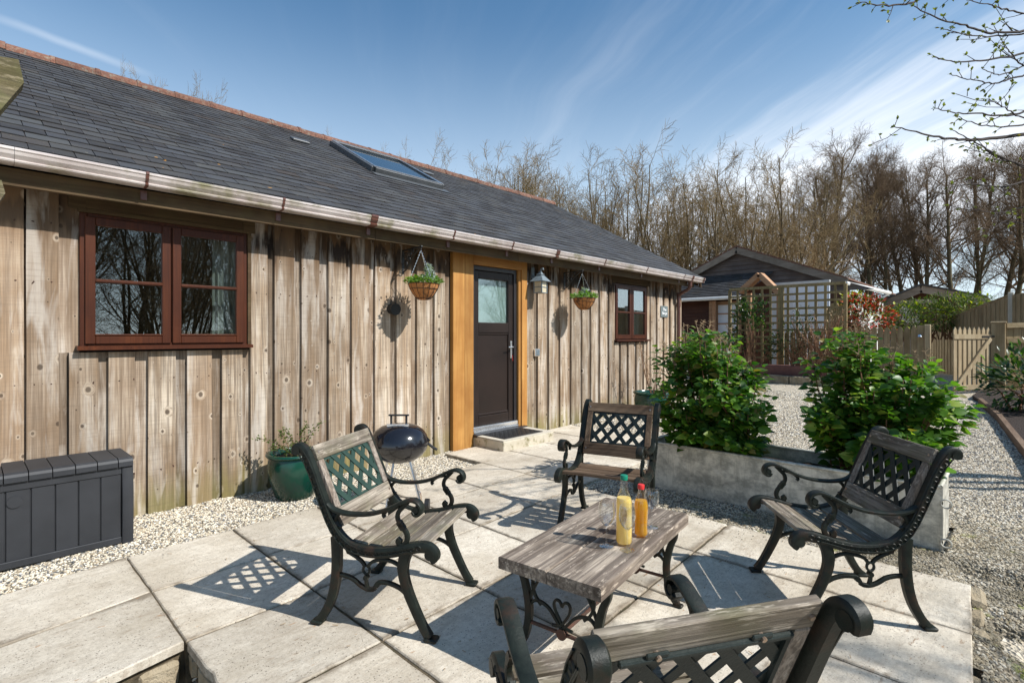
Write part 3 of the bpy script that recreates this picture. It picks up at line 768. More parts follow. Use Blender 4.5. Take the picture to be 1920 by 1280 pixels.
for i in range(len(XJ) - 1):
    for k in range(len(YJ) - 1):
        if not has_slab(i, k): continue
        g_ = 0.0055
        a, b_ = XJ[i] + g_, XJ[i + 1] - g_
        jt = lambda: rng.uniform(-0.0025, 0.0025)
        base = [(a + jt(), yj(k, a) + g_ + jt()), (b_ + jt(), yj(k, b_) + g_ + jt()), (b_ + jt(), yj(k + 1, b_) - g_ + jt()), (a + jt(), yj(k + 1, a) - g_ + jt())]
        cx = sum(p[0] for p in base) / 4; cy = sum(p[1] for p in base) / 4
        tz = [rng.uniform(-0.003, 0.0015) for _ in range(4)]
        if XJ[i + 1] < 0.7: tz = [t + 0.004 for t in tz]
        vs = []; fs = []
        # top outline with slightly ragged edges
        top = []
        for e in range(4):
            p, q = base[e], base[(e + 1) % 4]; nseg = 10
            dx, dy = q[0] - p[0], q[1] - p[1]; L = math.hypot(dx, dy); nx_, ny_ = -dy / L, dx / L
            for s_ in range(nseg):
                t = s_ / nseg; rg = (0.0 if s_ == 0 else 1) * (0.0022 * mnoise.noise(Vector((p[0] * 9 + t * 14, p[1] * 9, e))) + abs(mnoise.noise(Vector((p[0] * 3 + t * 31, p[1] * 5, e * 3)))) ** 3 * 0.02)
                top.append((p[0] + dx * t + nx_ * rg, p[1] + dy * t + ny_ * rg, tz[e] * (1 - t) + tz[(e + 1) % 4] * t))
        nn = len(top)
        for (x, y, z) in top:
            ux, uy = cx - x, cy - y; l = math.hypot(ux, uy); vs.append((x + ux / l * 0.006 - cx, y + uy / l * 0.006 - cy, z))
        for (x, y, z) in top: vs.append((x - cx, y - cy, z - 0.005))
        for (x, y, z) in top: vs.append((x - cx, y - cy, z - 0.042))
        vs.append((0, 0, sum(tz) / 4)); c_ = len(vs) - 1
        for s_ in range(nn): fs.append((s_, (s_ + 1) % nn, c_))
        for lv in (0, 1):
            for s_ in range(nn): fs.append((lv * nn + (s_ + 1) % nn, lv * nn + s_, (lv + 1) * nn + s_, (lv + 1) * nn + (s_ + 1) % nn))
        MB().add(vs, fs).build('paving_slab', M_SLAB, patio, (cx, cy, 0))
# rough foundation stones showing under the terrace edge
fb = MB()
for x in np.arange(-1.1, 0.62, 0.21):
    fb.box((x, yj(4, x) + 0.045, -0.125), (rng.uniform(.15, .21), 0.08, rng.uniform(.07, .12)), Matrix.Rotation(rng.uniform(-.1, .1), 3, 'Z'), 0.02, 0, 0.008)
for y in np.arange(0.1, 2.7, 0.23):
    fb.box((0.735, y + 0.1, -0.1), (0.08, rng.uniform(.17, .22), rng.uniform(.09, .13)), Matrix.Rotation(rng.uniform(-.1, .1), 3, 'Z'), 0.02, 0, 0.008)
for x in np.arange(0.8, 3.9, 0.25):
    fb.box((x + .1, yj(0, x) - 0.005, -0.10), (rng.uniform(.16, .25), 0.08, rng.uniform(.07, .11)), Matrix.Rotation(rng.uniform(-.12, .12), 3, 'Z'), 0.02, 0, 0.010)
fs_ = fb.build('foundation_rubble', M_BLOCK, patio); tag(fs_, kind='stuff')

# ------------------------------------------------------------------ the barn
barn = empty('timber_barn', (0, 5, 0))
tag(barn, 'long low barn clad in weathered grey boards under a dark slate roof', 'barn')
BY = 5.0                                           # wall face
def bp(mb, name, mat, **k):
    o = mb.build(name, mat, barn); o.location = (0, 0, 0)
    for v in o.data.vertices: v.co.y -= BY
    return o
XL, XR = -3.0, 10.2
sh = MB()      # dark shell behind the boards
def wall_with_holes(mb, x0, x1, z0, z1, y0, y1, holes):
    xs = sorted({x0, x1, *[h[0] for h in holes], *[h[1] for h in holes]}); zs = sorted({z0, z1, *[h[2] for h in holes], *[h[3] for h in holes]})
    for i in range(len(xs) - 1):
        for j in range(len(zs) - 1):
            cx, cz = (xs[i] + xs[i + 1]) / 2, (zs[j] + zs[j + 1]) / 2
            if any(h[0] < cx < h[1] and h[2] < cz < h[3] for h in holes): continue
            mb.span((xs[i], y0, zs[j]), (xs[i + 1], y1, zs[j + 1]))
W1 = (0.565, 1.737, 1.31, 2.315); W2 = (7.74, 8.84, 1.31, 2.30); DR = (4.455, 5.30, 0.13, 2.31)
wall_with_holes(sh, XL, XR - .02, -.2, 2.5, 5.06, 5.2, [W1, W2, DR])
sh.span((XL, 12.4, -.2), (XR - .02, 12.6, 2.5)); sh.span((XL, 5.2, -.2), (XL + .1, 12.4, 2.5)); sh.span((XR - .15, 5.2, -.2), (XR - .02, 12.4, 2.5))
sh.prism([(5.1, 2.5), (12.5, 2.5), (8.8, 4.6)], XR - .15, XR - .02, axis=0); sh.prism([(5.1, 2.5), (12.5, 2.5), (8.8, 4.6)], XL, XL + .1, axis=0)
sh.span((XL + .1, 5.2, 2.42), (XR - .16, 12.4, 2.48)); sh.span((XL + .1, 8.2, -.2), (XR - .16, 8.3, 2.42))
sh.span((XL + .1, 5.2, -.2), (XR - .16, 12.4, -.05))
sh.span((2.6, 5.2, -.05), (2.7, 8.2, 2.42)); sh.span((6.6, 5.2, -.05), (6.7, 8.2, 2.42))
bp(sh, 'inner_wall', M_DARK)
# boards: (left x, right x, z0, z1, proud)
ZT = 2.424; ZB = -0.03
def board(x0, x1, z0=ZB, z1=ZT, proud=True, name='wall_board'):
    th = 0.022; y1 = 5.044 if not proud else 5.021; y0 = (5.022 if not proud else 4.991)
    mb = MB(); w_ = x1 - x0
    n = 9
    # slightly wavy sawn edges and a little cup
    vs = []; fs = []
    for j in range(n + 1):
        z = z0 + (z1 - z0) * j / n
        a = -w_ / 2 + 0.003 * mnoise.noise(Vector((x0 * 7, z * 1.3, 1))); b_ = w_ / 2 + 0.003 * mnoise.noise(Vector((x1 * 7, z * 1.3, 5)))
        cup = rng.uniform(-.0008, .0008)
        vs += [(a, y0 - 5, z), (0, y0 - 5 - 0.002 + cup, z), (b_, y0 - 5, z), (b_, y1 - 5, z), (a, y1 - 5, z)]
    for j in range(n):
        o = j * 5
        for k in range(5): fs.append((o + k, o + (k + 1) % 5, o + 5 + (k + 1) % 5, o + 5 + k))
    fs.append((4, 3, 2, 1, 0)); fs.append(tuple(n * 5 + k for k in range(5)))
    mb.add(vs, fs)
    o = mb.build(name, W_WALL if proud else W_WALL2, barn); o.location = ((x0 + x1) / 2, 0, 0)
    return o
def run(edges, z0=ZB, z1=ZT, frac=0.68):
    """edges: left edges of proud boards; recessed board shows between"""
    for a, b_ in zip(edges[:-1], edges[1:]):
        w_ = b_ - a; f = frac + rng.uniform(-.06, .05)
        board(a + rng.uniform(-.002, .002), a + w_ * f, z0, z1, True)
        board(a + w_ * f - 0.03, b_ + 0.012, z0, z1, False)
left = [XL + .26 * i for i in range(12)] + [0.10]
run(left); board(0.10, 0.262, proud=True); board(0.25, 0.30, proud=False)
board(0.275, 0.447, proud=True); board(0.42, 0.565, 1.27, ZT, proud=False)
board(0.42, 0.50, ZB, 1.27, proud=False)
run([0.503, 0.737, 0.99, 1.262, 1.53, 1.768], z1=1.27)
run([1.765, 1.98, 2.238, 2.513, 2.77, 3.046, 3.32, 3.598, 3.85, 4.085])
run([5.47, 5.724, 5.976, 6.242, 6.516, 6.80, 7.048, 7.303, 7.573]); board(7.573, 7.74)
run([7.74, 7.93, 8.19, 8.465, 8.73, 8.84], z1=1.27)
run([8.84, 8.97, 9.235, 9.512, 9.768, 9.985]); board(9.985, 10.13, proud=True)
bp(MB().span((10.135, 4.985, ZB), (10.225, 5.10, ZT)), 'corner_post', W_WALL)
nl = MB(); r_n = random.Random(44)
for e in (0.17, 0.36, .60, .85, 1.12, 1.38, 1.63, 1.86, 2.08, 2.34, 2.60, 2.87, 3.14, 3.42, 3.68, 3.95, 5.55, 5.81, 6.07, 6.34, 6.62, 6.88, 7.13, 7.4):
    for z_ in (.32, 1.05, 1.78, 2.2):
        if (.5 < e < 1.77) and z_ > 1.2: continue
        for s__ in (-.045, .045): nl.tube([(e + s__ + r_n.gauss(0, .006), 4.992, z_ + r_n.gauss(0, .01)), (e + s__, 4.988, z_)], .0045, 6)
tag(bp(nl, 'nail_heads', M_RUST), kind='stuff')
# bits of board above windows
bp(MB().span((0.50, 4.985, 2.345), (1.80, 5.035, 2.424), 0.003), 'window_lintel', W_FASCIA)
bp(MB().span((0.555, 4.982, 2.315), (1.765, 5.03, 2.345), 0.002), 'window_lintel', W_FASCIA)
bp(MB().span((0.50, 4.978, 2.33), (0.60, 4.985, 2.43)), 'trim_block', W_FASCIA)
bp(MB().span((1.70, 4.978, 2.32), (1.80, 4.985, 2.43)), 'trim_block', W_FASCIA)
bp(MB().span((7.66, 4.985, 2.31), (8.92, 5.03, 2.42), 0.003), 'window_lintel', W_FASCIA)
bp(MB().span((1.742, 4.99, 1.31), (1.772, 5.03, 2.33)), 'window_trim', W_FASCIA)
# fascia and soffit
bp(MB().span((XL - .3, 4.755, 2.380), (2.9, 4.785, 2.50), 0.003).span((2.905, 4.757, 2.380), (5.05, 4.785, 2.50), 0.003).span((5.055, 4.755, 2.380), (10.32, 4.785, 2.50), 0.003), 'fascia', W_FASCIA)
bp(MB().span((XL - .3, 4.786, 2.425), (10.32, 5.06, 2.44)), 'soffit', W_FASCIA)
# oak door surround
bp(MB().span((4.112, 4.965, -.03), (4.30, 5.03, 2.424), 0.004), 'door_post', W_OAK)
bp(MB().span((4.303, 4.968, -.03), (4.452, 5.03, 2.424), 0.004), 'door_post', W_OAK)
bp(MB().span((5.352, 4.965, .0), (5.462, 5.03, 2.424), 0.004), 'door_post', W_OAK)
bp(MB().span((5.303, 4.985, .0), (5.350, 5.06, 2.30), 0.003), 'door_post', W_OAK)
bp(MB().span((4.453, 4.962, 2.305), (5.350, 5.03, 2.424), 0.004), 'door_header', W_OAKH)
# door
DY = 5.035
door = bp(MB().span((4.565, DY + .02, .30), (5.19, DY + .035, 1.44)), 'door', M_DOOR)
def dpart(mb, name, mat):
    o = mb.build(name, mat, door)
    for v in o.data.vertices: v.co.y -= BY
    return o
dpart(MB().span((4.458, DY - .02, .20), (4.51, DY + .05, 2.30), .004).span((5.245, DY - .02, .20), (5.298, DY + .05, 2.30), .004).span((4.51, DY - .02, 2.245), (5.245, DY + .05, 2.30), .004), 'door_frame', M_DOORG)
dpart(MB().span((4.512, DY, .22), (4.60, DY + .05, 2.24), .006).span((5.155, DY, .22), (5.243, DY + .05, 2.24), .006).span((4.60, DY, 2.14), (5.155, DY + .05, 2.24), .006)
      .span((4.60, DY, 1.43), (5.155, DY + .05, 1.565), .006).span((4.60, DY, .22), (5.155, DY + .05, .34), .006)
      .span((4.60, DY + .006, 1.40), (5.155, DY + .045, 1.428), .008).span((4.60, DY + .006, .342), (5.155, DY + .045, .37), .008), 'door_stile', M_DOOR)
dpart(MB().span((4.60, DY + .03, 1.567), (5.155, DY + .034, 2.138)), 'glass_pane', M_GLASS)
dpart(MB().span((4.60, DY + .040, 1.567), (5.155, DY + .044, 2.138)), 'frosted_film', M_FROST)
dpart(MB().span((4.46, DY - .045, .165), (5.295, DY + .03, .215), .006).span((4.47, DY - .06, .14), (5.29, DY - .03, .162), .003), 'threshold', M_ALU)
dpart(MB().span((4.44, 4.90, .10), (5.40, DY, .139), .004), 'door_sill', M_DOORG)
h_ = MB().span((5.185, DY - .012, 1.08), (5.215, DY, 1.32), .005).tube([(5.2, DY - .01, 1.235), (5.2, DY - .05, 1.235), (5.19, DY - .055, 1.235), (5.10, DY - .055, 1.235)], .009, 8)
dpart(h_, 'handle', M_ALU)
dpart(MB().lathe([(0.006, 0), (0.006, .01)], (5.2, DY - .03, 1.11), 8).beam((5.2, DY - .03, 1.10), (5.205, DY - .032, 1.045), .008, .004), 'key', M_RCAP)
# door step and mat
step = bp(MB().span((4.45, 4.43, -.06), (5.40, 4.985, .118), .010), 'door_step', M_STEP)
o = MB().span((4.455, 4.435 - BY, .119), (5.395, 4.98 - BY, .124)).build('step_slab', M_STEPTOP, step)


def window(x0, x1, z0, z1, name='window', bars=1, splay=0.0):
    wy = 5.02
    wn_ = bp(MB().span((x0, wy - .02, z0), (x0 + .045, wy + .06, z1), .004).span((x1 - .045, wy - .02, z0), (x1, wy + .06, z1), .004)
             .span((x0 + .045, wy - .02, z1 - .045), (x1 - .045, wy + .06, z1), .004).span((x0 + .045, wy - .02, z0), (x1 - .045, wy + .06, z0 + .03), .004)
             .span(((x0 + x1) / 2 - .02, wy - .012, z0 + .03), ((x0 + x1) / 2 + .02, wy + .06, z1 - .045), .003), name, W_RED)
    def wp(mb, nm, mat):
        o = mb.build(nm, mat, wn_)
        for v in o.data.vertices: v.co.y -= BY
        return o
    xm = (x0 + x1) / 2
    for a, b_ in ((x0 + .03, xm - .006), (xm + .006, x1 - .03)):
        s_ = .062; zz0, zz1 = z0 + .022, z1 - .028
        y0, y1 = wy - .035, wy - .002
        zm = (zz0 + zz1) / 2 + .0
        wp(MB().span((a, y0, zz0), (a + s_, y1, zz1), .004).span((b_ - s_, y0, zz0), (b_, y1, zz1), .004)
           .span((a + s_, y0, zz1 - s_), (b_ - s_, y1, zz1), .004).span((a + s_, y0, zz0), (b_ - s_, y1, zz0 + s_), .004), 'sash', W_RED)
        wp(MB().span((a + s_ - .006, y0 - .004, zm - .014), (b_ - s_ + .006, y1 + .01, zm + .014), .007), 'glazing_bar', W_RED)
        wp(MB().span((a + s_ - .006, y0 - .006, zz0 + s_), (b_ - s_ + .006, y0 + .02, zz0 + s_ + .014), .005), 'glazing_bead', W_RED)
        for q0, q1 in ((zz0 + s_, zm - .01), (zm + .01, zz1 - s_)):
            pm = MB()
            tl = rng.uniform(-.0015, .0015); tx = rng.uniform(-.0015, .0015)
            vs = []
            for (px_, pz_) in ((a + s_ - .004, q0 - .003), (b_ - s_ + .004, q0 - .003), (b_ - s_ + .004, q1 + .003), (a + s_ - .004, q1 + .003)):
                vs.append((px_, wy - .012 + tl * (1 if pz_ > q0 else -1) + tx * (1 if px_ > a + s_ else -1), pz_))
            for v in list(vs): vs.append((v[0], v[1] + .004, v[2]))
            pm.add(vs, [(3, 2, 1, 0), (4, 5, 6, 7), (0, 1, 5, 4), (1, 2, 6, 5), (2, 3, 7, 6), (3, 0, 4, 7)])
            wp(pm, 'pane', M_GLASS)
    wp(MB().prism([(4.93, z0 - .022), (5.03, z0 - .022), (5.03, z0 + .012), (4.93, z0 + .004)], x0 - .02, x1 + .03, axis=0), 'sill', W_RED)
    return wn_
w1 = window(*W1); w1['label'] = 'large red-brown two-casement window'
w2 = window(*W2); w2['label'] = 'smaller red-brown two-casement window near the downpipe'
def curtain(x0, x1, z0, z1, y, amp=.02):
    mb = MB(); n = 40; vs = []; fs = []
    for i in range(n + 1):
        x = x0 + (x1 - x0) * i / n; yy = y + amp * math.sin(i * .95) + amp * .4 * math.sin(i * 2.3)
        vs += [(x, yy, z0), (x, yy, z1)]
    for i in range(n): fs.append((2 * i, 2 * i + 2, 2 * i + 3, 2 * i + 1))
    return bp(mb.add(vs, fs, 0, True), 'curtain', M_CURT)
curtain(1.50, 1.80, 1.1, 2.35, 5.16); curtain(7.74, 8.02, 1.1, 2.35, 5.16); curtain(8.42, 8.84, 1.1, 2.35, 5.16)

# gutter
RK = 0.5537
def roof_z(y): return 2.575 + (y - 4.70) * RK
prof = [(4.775, 2.575), (4.768, 2.575), (4.765, 2.520), (4.75, 2.506), (4.70, 2.500), (4.655, 2.504), (4.642, 2.511), (4.638, 2.520), (4.650, 2.529), (4.640, 2.540),
        (4.628, 2.555), (4.622, 2.575), (4.615, 2.583), (4.615, 2.596), (4.625, 2.602), (4.636, 2.596), (4.640, 2.58), (4.656, 2.545), (4.668, 2.520), (4.70, 2.509), (4.745, 2.512), (4.757, 2.522), (4.76, 2.582), (4.775, 2.582)]
g0 = MB()
def gz_(x): return 0.013 - 0.0030 * (x + 3)            # slight fall towards the outlet
def gsec(xa, xb, m=g0, grow=1.0, smooth=True):
    n = len(prof); vs = []
    cy, cz = 4.69, 2.54
    for x in (xa, xb):
        for (y, z) in prof: vs.append((x, cy + (y - cy) * grow, cz + (z - cz) * grow + gz_(x)))
    fs = [tuple(range(n)), tuple(reversed(range(n, 2 * n)))] + [(i, i + n, (i + 1) % n + n, (i + 1) % n) for i in range(n)]
    m.add(vs, fs, 0, False)
xs_ = [XL - .3, 0.2, 2.78, 5.9, 9.3, 10.56]
for a, b_ in zip(xs_[:-1], xs_[1:]): gsec(a, b_ - .002)
gut = bp(g0, 'gutter', M_UPVC)
for x, ww, mm in ((0.912, .02, M_UPVCB), (1.913, .02, M_UPVCB), (2.815, .075, M_UPVCB), (3.853, .02, M_UPVCB), (4.824, .02, M_UPVCB), (5.732, .07, M_UPVCB), (6.91, .022, M_UPVCB), (8.209, .022, M_UPVCB), (9.63, .02, M_UPVCB), (10.0, .07, M_UPVCB), (10.5, .06, M_UPVCB)):
    m_ = MB(); gsec(x - ww / 2, x + ww / 2, m_, 1.07 if ww < .04 else 1.10)
    m_.span((x - .02, 4.742, 2.42), (x + .02, 4.756, 2.49))
    o = m_.build('gutter_bracket', mm, gut)
    for v in o.data.vertices: v.co.y -= BY
dp = MB().lathe([(.045, 0), (.040, -.05), (.034, -.09)], (10.0, 4.69, 2.50), 12)
dp.tube(smooth_path([(10.0, 4.69, 2.45), (10.0, 4.69, 2.38), (10.0, 4.74, 2.31), (10.0, 4.88, 2.24), (10.0, 4.93, 2.18), (10.0, 4.935, 2.08), (10.0, 4.935, 0.0)], 3), .034, 12)
dp.tube([(10.0, 4.935, 2.05), (10.0, 4.935, 1.97)], .042, 12).tube([(10.0, 4.935, 1.0), (10.0, 4.935, .94)], .042, 12)
bp(dp, 'downpipe', M_UPVCB)

# slates
SL_E, SL_W = 0.163, 0.25
ua = Vector((0, 1, RK)).normalized(); un = Vector((0, -RK, 1)).normalized()
slate_var = []
def slate_mesh(seed):
    r_ = random.Random(seed); mb = MB(); w_ = SL_W - .005; L = SL_E * 1.9; t = .0085
    bow = r_.uniform(-.002, .003)
    vs = []
    for (u, v) in ((-.5, 0), (-.17, 0), (.17, 0), (.5, 0), (.5, 1), (-.5, 1)):
        dv = (r_.uniform(-.004, .004) if v == 0 else 0)
        vs.append(Vector((u * w_, 0, 0)) + ua * (v * L + dv) + un * ((t * 1.9 + bow * (1 if abs(u) < .3 else 0)) * (1 - v) + t * .1))
    vs += [v + un * t for v in vs[:6]]
    mb.add(vs, [(0, 1, 2, 3, 4, 5), (11, 10, 9, 8, 7, 6), (1, 0, 6, 7), (2, 1, 7, 8), (3, 2, 8, 9), (4, 3, 9, 10), (0, 5, 11, 6)])
    # little copper hook in the middle of the lower edge
    return mb
rest = MB(); hooks = MB(); cand = []
nrow = 29
SKY = (4.2, 5.52, 6.98, 8.28)
for row in range(nrow):
    y0 = 4.668 + row * SL_E * ua.y
    off = (row % 2) * SL_W / 2
    nx = int((10.62 - (XL - .35)) / SL_W) + 1
    for i in range(nx):
        x = XL - .35 + off + SL_W * (i + .5)
        if x + SL_W / 2 > 10.66: continue
        cyy = y0 + .1
        if SKY[0] + .06 < x < SKY[1] - .06 and SKY[2] + .03 < cyy < SKY[3] - .15: continue
        p = Vector((x + rng.uniform(-.0015, .0015), y0 + rng.uniform(-.0025, .0025), roof_z(y0)))
        d = (p - Vector((0, 0, 1.4))); dep = d.x * cs + d.y * sn
        px = HX_ + F_ * (d.x * sn - d.y * cs) / dep; py = HY_ - F_ * d.z / dep
        vis = -40 < px < 1960 and py > -20
        size = SL_W * SL_E / (dep * dep) * abs(d.normalized().dot(un))
        cand.append((size if vis else -1, p, rng.random()))
cand.sort(key=lambda q: -q[0])
slate_meshes = [slate_mesh(s_) for s_ in range(6)]
slate_me = [m_.mesh('slate', M_SLATE) for m_ in slate_meshes]
for i, (s_, p, r_) in enumerate(cand):
    k = i % 6
    if i < 290:
        tl = rng.uniform(-.006, .006)
        obj('slate', slate_me[k], barn, (p.x, p.y - BY, p.z), (0, tl, 0))
    else:
        m_ = slate_meshes[k]
        rest.add([Vector(v) + p for v in m_.v], m_.f, max(.001, r_))
    if s_ > 0 and p.x < 5.5:
        q = p + un * .028 - ua * .004 + Vector((SL_W / 2 * 0, 0, 0))
        hooks.beam(q - ua * .006, q + ua * .012, .006, .004, un)
o = bp(rest, 'slates', M_SLATE); tag(o, kind='stuff')
o = bp(hooks, 'slate_hooks', M_BOLT); tag(o, kind='stuff')
# roof deck under the slates (both slopes)
dk = MB(); 
dk.prism([(4.72, roof_z(4.72) - .035), (8.8, roof_z(8.8) - .035), (12.95, roof_z(4.66) - .035), (12.95, roof_z(4.66) - .06), (8.8, roof_z(8.8) - .08), (4.72, roof_z(4.72) - .06)], XL - .35, 10.6, axis=0)
dk.prism([(8.8, roof_z(8.8) + .012), (12.98, roof_z(4.64) + .012), (12.98, roof_z(4.64) - .034), (8.8, roof_z(8.8) - .034)], XL - .35, 10.6, axis=0)
bp(dk, 'roof_deck', M_SLATE)
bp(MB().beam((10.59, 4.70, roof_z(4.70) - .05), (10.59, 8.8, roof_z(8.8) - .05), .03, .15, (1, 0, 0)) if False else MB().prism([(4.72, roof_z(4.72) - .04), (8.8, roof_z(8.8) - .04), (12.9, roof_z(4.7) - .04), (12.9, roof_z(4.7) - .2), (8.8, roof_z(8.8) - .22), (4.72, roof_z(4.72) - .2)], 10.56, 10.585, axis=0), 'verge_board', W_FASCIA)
# ridge tiles
x = XL - .3; 
while x < 10.6:
    L = min(.45, 10.66 - x); mb = MB(); n = 8; vs = []; fs = []
    t1 = .016; z0 = roof_z(8.8) + .02; js = rng.uniform(-.004, .004)
    for k, xx in enumerate((0, L * .88, L * .885, L - .004)):
        rr = .118 if k < 2 else .126
        for a in range(n + 1):
            th = math.pi * a / n
            vs.append((xx, -rr * math.cos(th) * 1.05, z0 - .06 + js + rr * math.sin(th)))
    m1 = n + 1
    for k in range(3):
        for a in range(n): fs.append((k * m1 + a, k * m1 + a + 1, (k + 1) * m1 + a + 1, (k + 1) * m1 + a))
    fs.append(tuple(range(m1))); fs.append(tuple(reversed(range(3 * m1, 4 * m1))))
    o = mb.add(vs, fs, 0, False).build('ridge_tile', M_RIDGE, barn); o.location = (x, 8.8 - BY, 0)
    x += .45
# skylight
def rp(x, y, h=0.0): return Vector((x, y, roof_z(y))) + un * h
sk = MB(); a, b_, c_, d_ = SKY
hh = .10
for (p, q, ww) in (((a, c_), (a, d_), .06), ((b_, c_), (b_, d_), .06)):
    sk.beam(rp(*p, hh / 2), rp(*q, hh / 2), ww, hh, un, .006)
sk.beam(rp(a + .03, c_, hh / 2), rp(b_ - .03, c_, hh / 2), .07, hh, un, .006); sk.beam(rp(a + .03, d_, hh / 2 + .01), rp(b_ - .03, d_, hh / 2 + .01), .12, hh + .02, un, .006)
sko = bp(sk, 'skylight', M_SKYL)
def skp(mb, nm, mat):
    o = mb.build(nm, mat, sko)
    for v in o.data.vertices: v.co.y -= BY
    return o
skp(MB().beam(rp((a + b_) / 2, c_ + .03, .075), rp((a + b_) / 2, d_ - .05, .075), b_ - a - .1, .01, un), 'glass_pane', M_SKYG)
tr_ = MB()
for (p, q) in (((a + .02, c_ - .02), (a + .02, d_ + .03)), ((b_ - .02, c_ - .02), (b_ - .02, d_ + .03)), ((a, c_), (b_, c_)), ((a, d_ - .05), (b_, d_ - .05))):
    tr_.beam(rp(*p, hh + .012), rp(*q, hh + .012), .022, .012, un)
skp(tr_, 'frame_trim', M_ALU)
skp(MB().beam(rp(a - .05, c_ - .12, .03), rp(b_ + .05, c_ - .12, .03), .16, .006, un), 'flashing', M_SKYL)
# two slate vents near the ridge
for vx, vy in ((3.48, 7.85), (6.05, 8.12)):
    bp(MB().beam(rp(vx - .13, vy, .04), rp(vx + .13, vy, .04), .14, .035, un, .008), 'roof_vent', M_SKYL)
# old mossy bargeboard ends of the porch next door (upper left corner)
ob = empty('porch_bargeboard', (0.1, 3.6, 2.6)); tag(ob, 'mossy grey timber porch end cut at an angle, at the far left above the gutter', 'timber beam')
q = [atY(-60, 95, 3.6), atY(35, 112, 3.6), atY(45, 155, 3.6), atY(2, 205, 3.6), atY(-60, 260, 3.6)]
m_ = MB().prism([(p.x, p.z) for p in q], 3.6, 3.72, axis=1)
o = m_.build('board', W_MOSSY, ob); o.location = (-.1, -3.6, -2.6)
q = [atY(-60, 330, 3.6), atY(3, 338, 3.6), atY(10, 362, 3.6), atY(0, 376, 3.6), atY(-60, 400, 3.6)]
o = MB().prism([(p.x, p.z) for p in q], 3.6, 3.70, axis=1).build('board', W_MOSSY, ob); o.location = (-.1, -3.6, -2.6)
q = [atY(-60, 205, 3.62), atY(-12, 205, 3.62), atY(-12, 350, 3.62), atY(-60, 350, 3.62)]
o = MB().prism([(p.x, p.z) for p in q], 3.63, 3.70, axis=1).build('post', W_MOSSY, ob); o.location = (-.1, -3.6, -2.6)
